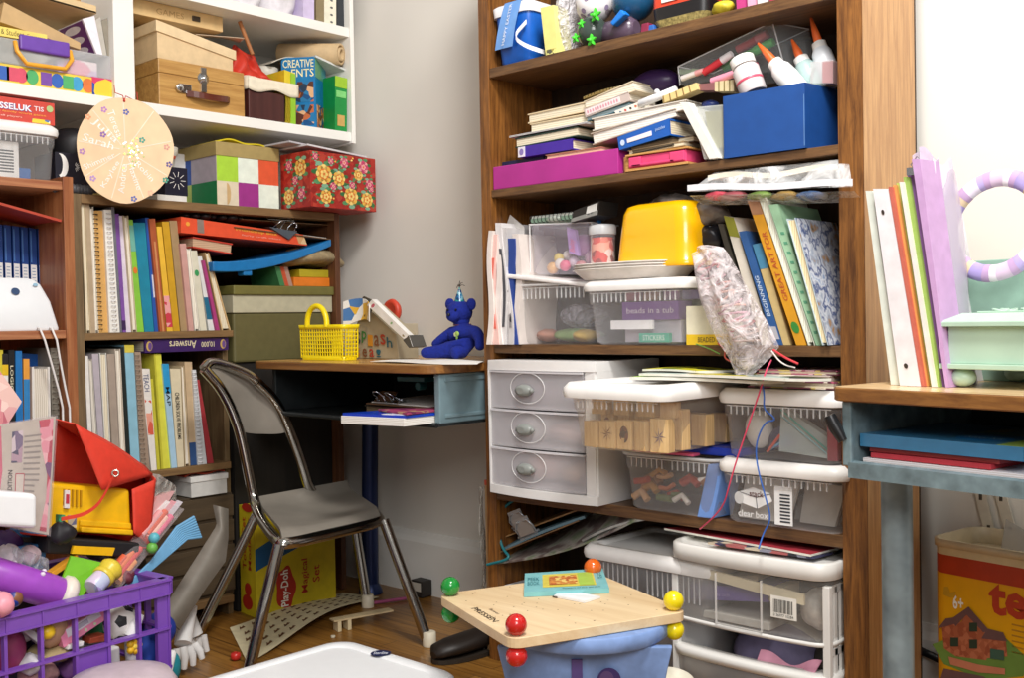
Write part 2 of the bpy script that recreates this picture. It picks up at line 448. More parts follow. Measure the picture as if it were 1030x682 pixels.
MB(M_redw).wbox(XW, XB+.004, ra0, yb0-.001, 0, RZ+.012).build('side_panel', rbk, bevel=.001)
MB(M_redx).wbox(XW, XB, ra0-.8, ra0, RZ-.02, RZ).build('top_panel', rbk, bevel=.001)
MB(M_redx).wbox(XW, XB, ra0-.8, ra0, R1-.02, R1).build('shelf', rbk, bevel=.001)
MB(M_redx).wbox(XW, XB, ra0-.8, ra0, .36, .38).build('shelf', rbk, bevel=.001)
MB(M_redw).wbox(XW, XB, ra0-.82, ra0-.8, 0, RZ).build('side_panel', rbk, bevel=.001)
MB(wood('#5a3018', '#6e4022', 'z', 14, .7)).wbox(XW-.006, XW, ra0-.8, ra0, 0, RZ).build('back_panel', rbk)
tag(rbk, 'reddish brown bookcase at the far left edge holding blue books and a white router', 'bookcase')
# ============================================================ things on the white shelves (left wall)
LX, LY = V((0, 1, 0)), V((-1, 0, 0))
def FLx(px, py, x, z=None):
 """frame on the plane x = const: a runs to the right (+y), b into the shelf (-x), c up"""
 p = PX(px, py, x)
 if z is not None: p.z = z
 return Fr(p, LX, LY)
def boxL(x, z0, pxl, pxr, ptop, depth, pxt=None):
 """frame and size of an upright box: left/right pixels, pixel of its top edge at the left"""
 P = FLx(pxl, 100, x, z0); w = PX(pxr, 100, x).y - P.o.y
 h = PX(pxt if pxt is not None else pxl, ptop, x).z - z0
 return P, w, h
KR = mat('#c9a878', .75, noise=.05); KR2 = mat('#d9bd8f', .7, noise=.04)
WHT = mat('#f2f0ec'); BLK = mat('#17161a'); CHR = mat('#d4d6d8', .18, 1, noise=.02)
# wooden case with a leather handle
x = XL - .015
P, w, h = boxL(x, wz1, 160, 246, 68, .26)
h = .125
wc = MB(wood('#a5763c', '#c69a58', 'y', 20, .38))
wc.box(P, 0, w, 0, .25, 0, h*.70)
o = wc.build('wooden_case', bevel=.002)
MB(wood('#a5763c', '#c69a58', 'y', 20, .38)).box(P, 0, w, 0, .25, h*.705, h).build('lid', o, bevel=.002)
hd = MB(mat('#5c2414', .35, coat=.4))
pth = [P(w*(.30+.5*i/10), -.004-.022*math.sin(PI*i/10)**.6, h*.33 - .005*math.sin(PI*i/10)) for i in range(11)]
hd.loft([[q + V((0, 0, s*.008)) + V((t*.003, 0, 0)) for s, t in ((-1, -1), (-1, 1), (1, 1), (1, -1))] for q in pth], smooth=False)
hd.build('handle', o)
cl = MB(CHR); cl.box(P, w*.22, w*.36, -.004, -.0005, h*.33, h*.53); cl.lathe(Fr(P(w*.22, -.004, h*.43), LX, (0, 0, 1), -LY), [(.012, 0), (.010, .006), (0, .008)], cap=(True, False)); cl.build('clasp', o, bevel=.001)
lk = MB(CHR); lk.lathe(Fr(P(w*.5, -.0005, h*.72), LX, (0, 0, 1), -LY), [(.017, 0), (.016, .004), (.008, .006), (.006, .010), (0, .011)], cap=(True, False)); lk.box(P, w*.47, w*.53, -.006, -.0005, h*.42, h*.95); lk.build('latch', o)
tag(o, 'honey coloured wooden case with brown leather handle on the white shelf', 'case')
# beige shoe box on it
z = wz1 + h + .001
P2 = Fr(P(0, .004, 0) * 1, LX, LY); P2.o.z = z
w2 = PX(237, 80, x).y - P2.o.y; h2 = PX(160, 20, x).z - z; h2r = PX(238, 51, x).z - z
ka = PX(160, 31, x).z - z
HS = Hx(P2(.002, .002, 0), P2(w2-.004, .002, 0), P2(w2-.004, .002, h2r-.012), P2(.002, .002, h2-.012), V((-.23, 0, 0)))
o = MB(mat('#dcc095', .7)).box(HS, 0, 1, 0, 1, 0, 1).build('shoe_box', bevel=.001)
HL = Hx(P2(-.003, -.003, ka), P2(w2+.004, -.003, h2r-.026), P2(w2+.004, -.003, h2r), P2(-.003, -.003, h2), V((-.24, 0, 0)))
MB(mat('#e3c99f', .7)).box(HL, 0, 1, 0, 1, 0, 1).build('lid', o, bevel=.001)
tag(o, 'plain beige lidded shoe box standing on the wooden case', 'box')
# cards and papers lying on the shoe box
z3 = z + h2 - .012
for i, (a, b, c, d, col, nm, lb_) in enumerate([(.06, .05, .16, .12, '#e9e4dc', 'white_card', 'white sheet of card on top of the beige shoe box'), (.13, .02, .20, .10, '#c9b296', 'brown_card', 'brown card leaning over the beige shoe box front edge')]):
 Q = frame(V((x-b-.01, P2.o.y + a, z3+.004*i)), 90-25*i, 4+3*i, 0)
 o = MB(mat(col, .6)).sheet(lambda u, v: Q(u*.13, v*.11, .010*math.sin(u*3)*v), 8, 6, thick=.0015).build(nm)
 tag(o, lb_, 'card')
# tan flat wooden box near the top
P3 = Fr(V((x-.03, PX(133, 10, x).y, 0)), LX, LY)
zz = PX(235, 28, x).z; y1 = PX(236, 20, x).y
P3.o.z = zz; w3 = y1 - P3.o.y
P3 = Fr(P3.o, LX, LY); 
b = MB(mat('#d8b781', .55)); b.box(P3, 0, w3, .03, .2, 0, .042)
b.text('GAMES', P3, w3*.33, w3*.60, .012, .028, .0295, mat('#b08c58', .6)); 
o = b.build('flat_box', bevel=.0015)
fr_ = MB(mat('#3b2f22', .4)).box(P3, w3*.68, w3*.76, .026, .0298, .014, .028); fr_.build('label_holder', o, bevel=.001)
tag(o, 'long flat tan box with small dark label holder under the upper white shelf', 'box')
# prop below the flat box (dark teal box at the back)
Pd = FLx(140, 60, x-.245, wz1)
Pd.o.y = P.o.y - .02
o = MB(mat('#1f4a44', .6)).box(Pd, -.06, .25, 0, .035, 0, zz-wz1-.002).build('storage_box', bevel=.002)
tag(o, 'dark teal box standing at the back behind the beige shoe box', 'box')
# dark maroon box with cream cloth
P4, w4, _ = boxL(XL-.02, wz1, 250, 298, 87, .16)
h4 = .085
o = MB(blotch(['#3d1a18', '#451f1c', '#4e2521'], 8, .45, 'noise', True, (1, 6, .2))).box(P4, 0, w4, 0, .14, 0, h4).build('maroon_box', bevel=.002)
tag(o, 'small dark maroon box topped with folded cream cloth', 'box')
cz = wz1 + h4 + .001
def cloth(u, v):
 a = -.004 + u*(w4+.008); bb_ = v*.15 - .004
 return P4(a, bb_, h4 + .012 + .022*(.5+.5*math.sin(u*7+v*3))*(1-u*.5) + .012*math.sin(v*9))
b = MB(mat('#e9dfc8', .8)); b.sheet(cloth, 16, 12)
b.sheet(lambda u, v: P4(-.004+u*(w4+.008), -.005, h4 + .034*(1-v) - (.012*v if False else 0) - .006*v*math.sin(u*9)), 16, 4)
b.sheet(lambda u, v: P4(-.005, u*.15-.004, h4 + .036*(1-v)), 8, 3)
o = b.build('folded_cloth', solid=.002); tag(o, 'cream cloth folded on the maroon box', 'cloth')
# red crumpled fabric between the boxes
cx = XL-.02
def redf(u, v):
 yy = PX(235, 60, cx).y + u*.17
 zz_ = wz1 + .118 + v*(.012 + .085*math.sin(PI*min(1, u*.95+.14))**1.3) + .014*math.sin(13*u+5*v)*v
 return V((cx - .055 + .03*(1-v) + .014*math.sin(15*u)*math.cos(7*v), yy, zz_))
o = MB(mat('#c8321e', .6)).sheet(redf, 26, 18).build('red_fabric', solid=.002); tag(o, 'crumpled red fabric between shoe box and maroon box', 'fabric')
st = MB(mat('#a56a3c', .6)).tube([PX(254, 55, cx-.02), PX(241, 22, cx-.05)], .006); o = st.build('wooden_stick'); tag(o, 'brown stick poking up out of the red fabric', 'stick')
# white can at the back
Pc = FLx(268, 66, XL-.16, wz1)
o = MB(mat('#d9d4c8', .45)).lathe(Pc, [(.033, 0), (.033, .165), (.035, .167), (.035, .19), (.032, .192)]).build('white_can'); tag(o, 'off white round can standing behind the red fabric', 'can')
# yellow-green spine book, blue project box, green book
H = qX(XL-.02, .18, (286, 116), (297, 119), (297, 74), (286, 70)); H.q = [V((q.x, q.y, q.z)) for q in H.q]
for i in (0, 1): H.q[i].z = wz1
def mk(b, H): b.box(H, .55, 1.0, -.012, .0, .02, .98, mat('#8fbf2c'))
book(H, 'yellow_green_book', mat('#e0c62a'), 'yellow and lime green thin book beside the maroon box', marks=mk, axis='y')
bx = XL - .035
A = PX(284, 120, bx-.075); A.z = wz1; B = PX(318, 120, bx+.01); B.z = wz1; C_ = PX(335.5, 120, bx-.0); C_.z = wz1
# box rotated so that its broad front faces the room's middle
ux = (B - A).normalized(); 
PA = Fr(A, ux, V((-ux.y, ux.x, 0)))
wA = (B - A).length; dA = (PX(335.5,120,bx-.03)-B).length*.9; hA = PX(318, 57, bx+.01).z - wz1
bl = mat('#1279b4', .45)
b = MB(bl); b.box(PA, 0, wA, 0, dA, 0, hA)
pic = blotch(['#0d4f86', '#c46a3c', '#1b3550', '#e2b184', '#5a2d1c', '#2277aa'], 60, .5)
b.text('CREATIVE', PA, wA*.05, wA*.96, hA*.86, hA*.97, -.0006, mat('#f2e9b8'), .01)
b.text('ENTS', PA, wA*.3, wA*.96, hA*.73, hA*.84, -.0006, mat('#f2e9b8'), .01)
b.box(PA, wA*.42, wA*.94, -.001, 0, hA*.38, hA*.66, pic); b.box(PA, wA*.42, wA*.94, -.001, 0, hA*.06, hA*.34, pic)
SA = lambda a, b_, c: PA(wA + b_, a, c)
b.box(SA, dA*.1, dA*.9, 0, .001, hA*.04, hA*.35, blotch(['#b5683c', '#6e3a24', '#dba877', '#134f7c'], 70, .5))
b.box(SA, 0, dA, 0, .0008, hA*.72, hA*.98, blotch(['#1c8fc0', '#4f9a86', '#7fae6a'], 14, .5, 'noise', True))
o = b.build('project_book', bevel=.001); tag(o, 'thick blue book with photographs on its cover on the white shelf', 'book')
H = qX(XL-.01, .16, (337, 139), (349, 141), (349, 79), (337, 76))
for i in (0, 1): H.q[i].z = wz1
def mk(b, H):
 b.box(H, 0, 1, -.008, 0, .80, 1, mat('#9ac22e')); b.box(H, .1, .9, -.009, 0, .62, .74, mat('#7fd07a')); b.box(H, .2, .8, -.009, 0, .1, .3, mat('#c7a15a'))
book(H, 'green_book', mat('#0f8a3c', .45), 'green hardback book at the right end of the white shelf', marks=mk, axis='y')
H = qX(XL-.03, .16, (333, 138), (337, 139), (337, 80), (333, 79))
for i in (0, 1): H.q[i].z = wz1
book(H, 'thin_red_book', mat('#b5452f'), 'thin dull red book beside the green hardback', axis='y')
# papers and roll on top of those books
zt = wz1 + hA + .001
Q = Fr(V((XL-.02, PX(322, 70, XL).y, zt)), LX, LY)
o = MB(mat('#cfd3d2', .6)).sheet(lambda u, v: Q(u*.135, v*.16-.0, .002-.028*u), 6, 6, thick=.006).build('paper_stack'); tag(o, 'grey white papers sloping over the blue and green books', 'paper')
Qr = frame(V((XL-.14, PX(322, 60, XL-.05).y, zt+.022)), 0, 0, 0)
axis_ = (PX(345, 56, XL-.01) - PX(300, 56, XL-.14)).normalized()
e1 = PX(343, 54.5, XL-.005); side = axis_.cross(V((0, 0, 1))).normalized(); upv = side.cross(axis_)
Pr = Fr(e1 - axis_*.20, side, upv, axis_)
b = MB(mat('#cdb187', .7)); b.lathe(Pr, [(.017, .0), (.032, 0), (.032, .20), (.026, .20), (.026, .15)], cap=(True, False)); b.lathe(Pr, [(.014, .05), (.020, .05), (.020, .203), (.014, .203), (.014, .05)], cap=(False, False))
o = b.build('paper_roll'); tag(o, 'roll of tan paper with open end, top right of the white shelf', 'paper roll')
Qm = Fr(V((XL-.10, PX(273, 50, XL-.1).y, wz1+.196)), LX, LY)
o = MB(mat('#c9c3b4')).sheet(lambda u, v: Qm(u*.14, v*.14, .028*math.sin(PI*(u*.9))), 14, 4, thick=.003).build('curled_magazine'); tag(o, 'curled pale magazine on the white can', 'magazine')
# upper white shelf: only feet of things are in view
for i, (a, c, col, nm, lb_) in enumerate([(318, 326, '#8a7a5a', 'beige_book', 'beige book on the upper white shelf'), (326, 338, '#e8e4d0', 'cream_book', 'cream book with dotted spine on upper white shelf'), (339, 350, '#2e3238', 'black_book', 'black marbled book at the end of the upper white shelf'), (305, 316, '#cdbfe0', 'lavender_book', 'lavender book on the upper white shelf beside plastic bags')]):
 H = qX(XL-.02, .18, (a, 20), (c, 20), (c, -60), (a, -60))
 for k in (0, 1): H.q[k].z = wz2
 for k in (2, 3): H.q[k].z = wz2 + .24
 mk = None
 if i == 1: mk = lambda b, H: [b.disc(H, .6, .05+.09*k, .12, .012, -.005, mat('#5a5a5a')) for k in range(8)]
 book(H, nm, mat(col, .5), lb_, marks=mk, axis='y')
bag_m = clear('#e9e6ec', .55, .25, 1, 22)
for i, (a, c) in enumerate([(206, 240), (238, 272), (270, 306)]):
 y0_, y1_ = PX(a, 10, XL-.03).y, PX(c, 10, XL-.03).y
 def bagf(cxx, cyy, rx, ry, hh):
  rings = []
  for j in range(9):
   t = j/8; s_ = (math.sin(PI*min(1, .12+t*.9)))**.5
   rings.append([V((cxx + rx*s_*math.cos(2*PI*k/16)*(1+.06*math.sin(3*k+j*2)), cyy + ry*s_*math.sin(2*PI*k/16)*(1+.05*math.cos(5*k+j)), wz2+.001+hh*t)) for k in range(16)])
  return rings
 o = MB(mat('#e4e0e6', .35, noise=.15, nscale=30)).loft(bagf(XL-.10, (y0_+y1_)/2, .075, (y1_-y0_)/2, .13)).build('plastic_bag')
 tag(o, ['first', 'second', 'third'][i] + ' white plastic bag from the left on the upper white shelf', 'bag', 'plastic bags on the upper white shelf')
# ---- left bay of the white shelf
# plastic case with purple handle
xf = XL - .012
ya = PX(113, 80, xf).y
Pk = Fr(V((xf, ya-.40, wz1)), LX, LY); wk = .398; hk = PX(60, 47, xf).z - wz1
o = MB(clear('#e8eef0', .5, .2)).box(Pk, 0, wk, 0, .2, .045, hk).build('letter_case', bevel=.004)
b = MB(mat('#efcf4a', .45)); b.box(Pk, 0, wk, -.002, .2, 0, .044)
pa = PX(113, 80, xf).y - ya + wk
def ax_(px): return PX(px, 80, xf).y - Pk.o.y
cols = {'r': mat('#d8506a'), 'g': mat('#4fb06a'), 'b': mat('#2f62b8'), 'p': mat('#7a4aa8'), 'o': mat('#e0783c'), 'c': mat('#3fa0d0')}
for px, k, sh in [(3, 'b', 0), (12, 'r', 0), (21, 'r', 1), (32, 'g', 1), (46, 'p', 0), (57, 'b', 1), (68, 'g', 0), (77, 'c', 1), (88, 'o', 1)]:
 a = ax_(px)
 if sh: b.disc(Pk, a, .022, .015, .018, -.003, cols[k])
 else: b.box(Pk, a-.013, a+.013, -.0035, -.002, .006, .038, cols[k])
b.box(Pk, ax_(92), wk, -.0032, .1, 0, .046, blotch(['#1d3f98', '#d8406a', '#e87a5a', '#f0d040', '#2450b0'], 26, .4))
b.build('tray', o)
hb = MB(mat('#f0aa30', .35)); a0, a1 = ax_(16), ax_(71)
hb.tube([Pk(a0, .0, hk-.006), Pk(a0, -.010, hk-.03), Pk(a0+.02, -.015, hk-.058), Pk(a1-.02, -.015, hk-.056), Pk(a1, -.010, hk-.03), Pk(a1, 0, hk-.006)], .0055)
hb.build('handle_bracket', o)
MB(mat('#6a3fa8', .4)).box(Pk, a0+.008, a1-.004, -.010, .02, hk-.024, hk+.012).build('handle', o, bevel=.004)
for k, yy in enumerate((.03, .27)):
 MB(blotch(['#e88aa8', '#f0e0e6', '#c8b0d8'], 30)).box(Pk, yy, yy+.1, .02, .15, .05, hk-.02).build('letter_pack', o)
tag(o, 'clear letter case with purple handle and yellow tray on white shelf', 'case')
zt = wz1 + hk + .001
# yellow booklet box, tan cardboard
Py = frame(V((xf+.002, PX(1, 30, xf).y-.09, zt)), 90, 0, 0); 
Py = Fr(Py.o, LX, LY)
wy = PX(47, 36, xf).y - Py.o.y
b = MB(mat('#efd76a')); b.box(Py, 0, wy, 0, .15, 0, .022)
b.text('& Student', Py, wy*.45, wy*.72, .005, .018, -.0006, mat('#6a5a20')); b.text('Grammar', Py, wy*.75, wy*.97, .007, .016, -.0006, mat('#a08a3a'))
o = b.build('yellow_box', bevel=.001); tag(o, 'thin yellow box lying on the clear letter case', 'box')
Hc = Hx(PX(0, 22, XL-.03), PX(81, 50, XL-.03), PX(81, 43, XL-.03), PX(4, 2, XL-.03), V((-.14, 0, 0)))
zc = zt + .0225
for q in Hc.q[:1]: q.z = max(q.z, zc)
o = MB(KR).box(Hc, 0, 1, 0, 1, 0, 1).build('cardboard_wedge', bevel=.001); tag(o, 'tan cardboard packet sloping down over the yellow box', 'box')
# large tan box lid above, underside seen
pR = PX(97, 14, XL-.01)
Pt = frame(pR, 0, 0, 0); Pt = Fr(pR, (0, 1, -.07), (-1, 0, 0))
b = MB(KR2); b.box(Pt, -.42, 0, 0, .25, 0, .006); 
b.box(Pt, -.42, 0, 0, .004, 0, .02)
o = b.build('cardboard_box_lid', bevel=.001); tag(o, 'large tan cardboard box lid, underside showing, top left of the shelf', 'tray')
Pt2 = Fr(Pt(-.42, .02, .0225), (0, 1, -.07), (-1, 0, 0))
o = MB(wood('#a8763a', '#cf9c5a', 'y', 16, .5)).box(Pt2, 0, .39, 0, .2, 0, .05).build('wooden_box', bevel=.002); tag(o, 'wooden box resting on the large tan cardboard box lid at top left', 'box')
# leaning paperbacks at right end of the bay
for i, (a0, a1, b0, b1, yt, col, lb_) in enumerate([(97, 103, 83, 95, 16, '#efeaf2', 'white paperback with purple pattern leaning beside the white upright'), (103, 107.5, 96, 101, 17, '#bcb6ac', 'grey paperback leaning on the purple patterned one'), (108, 112.5, 102, 108, 18, '#8f8778', 'brownish paperback leaning on the white upright')]):
 H = qX(XL-.02, .14, (a0, 49+i), (a1, 50+i), (b1, yt), (b0, yt+3))
 for k in (0, 1): H.q[k].z = zt
 def mk(b, H):
  if i == 0:
   S = lambda u, w, v: H(w, u, v)
   b.box(S, .05, .95, -.01, 0, .03, .97, mat('#6a2a78'))
   for r_ in range(3): b.disc(S, .5, .2+.3*r_, .3, .11, -.012, mat('#f3eef6'))
 book(H, 'paperback', mat(col, .5), lb_, marks=mk, axis='y', group='paperbacks by the white upright')
# ------------------------------------------------------------ on the low shelving's deck
zd = DZ + .0005
xd = XB - .02
# patchwork box
Pb = Fr(V((XB-.03, 0, zd)), LX, LY)
xq = XB - .03
yA, yB_ = PX(218, 180, xq).y, PX(280, 180, xq).y
Pb.o.y = yA; wb = yB_ - yA; hb_ = .175
hs = PX(218, 156, xq).z - zd
paint = {k: mat(c, .6) for k, c in dict(lime='#a9d43c', white='#e6efe2', red='#e05a34', beige='#ddd0b6', purple='#9c2f86', blue='#2450a0', lilac='#b0a6b0', green='#0c7a44', gl='#b0c060').items()}
b = MB(KR); b.box(Pb, 0, wb, 0, .20, 0, hs)
for r_, row in enumerate([['beige', 'purple', 'white'], ['lime', 'white', 'red']]):
 for c, k in enumerate(row): b.box(Pb, wb*c/3, wb*(c+1)/3, -.0008, 0, hs*r_/2, hs*(r_+1)/2, paint[k])
S = lambda a, b_, c: Pb(b_, a, c)
for r_, row in enumerate([['green', 'gl'], ['lilac', 'blue']]):
 for c, k in enumerate(row): b.box(S, .2*c/2 if c == 0 else .13, .13 if c == 0 else .20, -.0008, 0, hs*r_/2, hs*(r_+1)/2, paint[k])
b.disc(Pb, wb*.15, hs*.25, .012, .03, -.0016, KR, a0=-90, a1=90)
o = b.build('patchwork_box', bevel=.001)
MB(mat('#a8935c', .7)).box(Pb, -.003, wb+.003, -.003, .203, hs, hs+.038).build('lid', o, bevel=.001)
tag(o, 'open box painted in lime, purple and white squares with kraft lid', 'box')
zl_ = zd + hs + .039
Pz = Fr(V((xq-.02, yA+.01, zl_)), LX, LY)
o = MB(mat('#d8c41e', .4)).sheet(lambda u, v: Pz(u*.17, v*.13, .004+.016*math.sin(PI*u)*(.6+.4*math.sin(v*5+u*8))), 14, 10, thick=.004, m2=mat('#d8c41e', .4)).build('yellow_pouch'); tag(o, 'crumpled yellow pouch lying on the patchwork box', 'pouch')
# rose patterned box, turned towards the room
xr = XB - .0
cA = V((0,0,0)); cB = PX(313, 205, XB+.10); cB.z = cA.z = zd + .001
cC = PX(378.5, 205, XB-.10)
ux = V((.30, 1, 0)).normalized()
# corner at px 313, long side towards px 378
best = None
for k in range(200):
 L_ = .10 + k*.001; q = cB + V((-.05, 1, 0)).normalized()*L_
 d_ = abs(PIX(q)[0] - 378.5)
 if best is None or d_ < best[0]: best = (d_, L_)
uf = V((-.05, 1, 0)).normalized(); Pf = Fr(cB, uf, V((-uf.y, uf.x, 0)))
wf = best[1]; hf = PX(313, 151, cB.x).z - cB.z
dfl = None
for k in range(200):
 L_ = .05 + k*.001; q = Pf(0, L_, 0)
 d_ = abs(PIX(q)[0] - 283)
 if dfl is None or d_ < dfl[0]: dfl = (d_, L_)
df = min(dfl[1], .30)
red = blotch(['#9c2018', '#a8281c', '#8c1a14', '#b03a2a'], 60, .5)
b = MB(red); b.box(Pf, 0, wf, 0, df, 0, hf)
ros = [mat('#e8b04a'), mat('#d8762c'), mat('#f0cf78')]; leaf = [mat('#2f6a3a'), mat('#4f8a5a'), mat('#7aa88a')]; pk = mat('#c83a6a'); pl = mat('#e8a0a0')
def rose(P, a, c, r, m0=0, W=1, Hh=1):
 a = min(max(a, r*1.5), W-r*1.5); c = min(max(c, r*1.35), Hh-r*1.35)
 for k in range(7): b.disc(P, a+r*1.05*math.cos(k*.9+.3), c+r*1.05*math.sin(k*.9+.3), r*.42, r*.22, -.0007, leaf[k % 3], seg=8)
 for k in range(8): b.disc(P, a+r*.55*math.cos(k*.785), c+r*.55*math.sin(k*.785), r*.38, r*.34, -.0010, [ros[0], pl][m0] if k % 2 else [ros[2], pk][m0], seg=10)
 b.disc(P, a, c, r*.55, r*.5, -.0013, [ros[1], pk][m0], seg=12)
 for k in range(5): b.disc(P, a+r*.25*math.cos(k*1.256), c+r*.25*math.sin(k*1.256), r*.2, r*.17, -.0016, [ros[2], pl][m0], seg=8)
 b.disc(P, a, c, r*.14, r*.13, -.0019, ros[1], seg=8)
for a, c, r, m0 in [(.22, .18, .016, 0), (.60, .17, .020, 0), (.86, .20, .017, 0), (.42, .55, .017, 0), (.12, .60, .022, 0), (.72, .66, .013, 0), (.80, .93, .015, 1), (.50, .92, .012, 1), (.97, .5, .012, 1), (.33, .40, .009, 1), (.62, .45, .009, 1), (.30, .85, .008, 1), (.06, .92, .008, 1), (.92, .42, .008, 1)]:
 rose(Pf, wf*a, hf*c, r*1.45, m0, wf, hf)
SL = lambda a, b_, c: Pf(b_, a, c)
for a, c, r, m0 in [(.25, .72, .02, 0), (.7, .78, .012, 1), (.75, .2, .018, 0), (.3, .25, .013, 1), (.5, .5, .010, 1)]:
 rose(SL, df*a, hf*c, r*1.4, m0, df, hf)
for k in range(60):
 a, c = rnd.uniform(.03, .97), rnd.uniform(.04, .96)
 b.disc(Pf, wf*a, hf*c, .004, .003, -.0005, leaf[k % 3] if k % 4 else ros[k % 3], seg=6)
o = b.build('rose_box', bevel=.001); tag(o, 'red box printed with yellow roses at the right end of the low shelving', 'box')
Pp = Fr(Pf(.0, .01, hf+.001), uf, V((-uf.y, uf.x, 0)))
for i, (c, da, db, h0) in enumerate([('#cfccd0', .0, .0, 0), ('#b5b2b8', -.04, .03, .008)]):
 o = MB(mat(c, .6)).sheet(lambda u, v: Pp(da + u*wf*.9, db + v*.14, h0 + .006+.012*(1-u)), 6, 6, thick=.005).build('papers'); tag(o, ['pale grey papers lying directly on the rose box', 'darker grey folder topmost on the rose box'][i], 'paper')
# white flat box on the deck left of the patchwork box, white tub, navy box
def deck(px, py=180, x=XB-.05): 
 p = PX(px, py, x); p.z = zd; return p
p0 = deck(150, x=XB-.13)
Pw = Fr(p0, LX, LY)
o = MB(mat('#1c1c2e', .4)).box(Fr(deck(166, x=XB-.05), LX, LY), 0, .062, 0, .10, 0.02, .095)
bm = o; PN = Fr(deck(166, x=XB-.05), LX, LY); PN.o.z += .021
b = MB(mat('#1c1c2e', .4)); b.box(PN, 0, .066, 0, .10, 0, .075)
for k in range(9):
 t = k*.7; b.box(Fr(PN(.036, -.0008, .04), (0, math.cos(t), math.sin(t)), (-1, 0, 0), (0, -math.sin(t), math.cos(t))), .010, .024, 0, .0006, -.0008, .0008, WHT)
o = b.build('navy_box', bevel=.001); tag(o, 'small navy box with white burst marks right of the round plaque', 'box')
o = MB(mat('#e9e6e0', .6)).box(Fr(deck(158, x=XB-.03), LX, LY), 0, .085, 0, .14, 0, .018).build('white_book', bevel=.001); tag(o, 'flat white book lying under the small navy box', 'book')
Pq = Fr(PN(.03, .055, .076), LX, LY)
b = MB(mat('#d8d2c4')); b.lathe(Pq, [(.024, 0), (.028, .03), (.036, .04), (.036, .058), (.03, .060)])
o = b.build('white_tub'); 
MB(mat('#d05a3a')).lathe(Pq, [(.0285, .026), (.0312, .034), (.031, .036)], cap=(False, False)).build('orange_band', o); tag(o, 'round white tub with orange band on the small navy box', 'tub')
Pw = Fr(V((XB-.19, PX(178, 150, XB-.19).y, zd)), LX, LY)
o = MB(mat('#e8e6e2', .6)).box(Pw, -.10, .045, 0, .12, 0, .158).build('white_carton', bevel=.002); tag(o, 'tall white carton standing behind the round plaque', 'carton')
# navy crescent box left of the plaque
PM = Fr(deck(56, x=XB-.06), LX, LY)
PM.o.z = zd + .031
b = MB(mat('#1a1a2a', .45)); b.box(PM, 0, .125, 0, .12, 0, .075)
ring = [PM(.012+.020*math.cos(t), -.0008, .042+.030*math.sin(t)) for t in [i*PI/10-PI/2 for i in range(11)]] + [PM(.008+.010*math.cos(t), -.0008, .045+.026*math.sin(t)) for t in [PI/2-i*PI/10 for i in range(11)]]
b.add(ring, [(i, i+1, 20-i, 21-i) for i in range(10)], WHT)
for k in range(7): b.box(Fr(PM(.048, -.0008, .042), (0, math.cos(-1.2+k*.4), math.sin(-1.2+k*.4)), (-1, 0, 0), (0, -math.sin(-1.2+k*.4), math.cos(-1.2+k*.4))), .004, .012, 0, .0006, -.0007, .0007, WHT)
o = b.build('navy_carton', bevel=.001); tag(o, 'navy carton with white crescent left of the round plaque', 'carton')
pz_ = deck(53, x=XB-.03); pz_.z = zd + .014
o = MB(mat('#55555a'))
for k in range(14): o.lathe(Fr(pz_ + V((0, .009*k, 0)), (1, 0, 0), (0, 0, 1), (0, 1, 0)), [(.010, 0), (.0135, .0045), (.010, .009)], seg=12)
o = o.build('ribbed_hose'); tag(o, 'grey ribbed hose lying in front of the navy carton', 'hose')
# round black drum behind on top of navy carton
b = MB(BLK); b.lathe(Fr(PM(.075, .06, .0765), LX, LY), [(.055, 0), (.062, .03), (.055, .055), (.03, .068), (0, .07)], seg=24, cap=(True, False))
o = b.build('black_helmet'); tag(o, 'rounded black object on the navy carton behind the plaque', 'helmet')
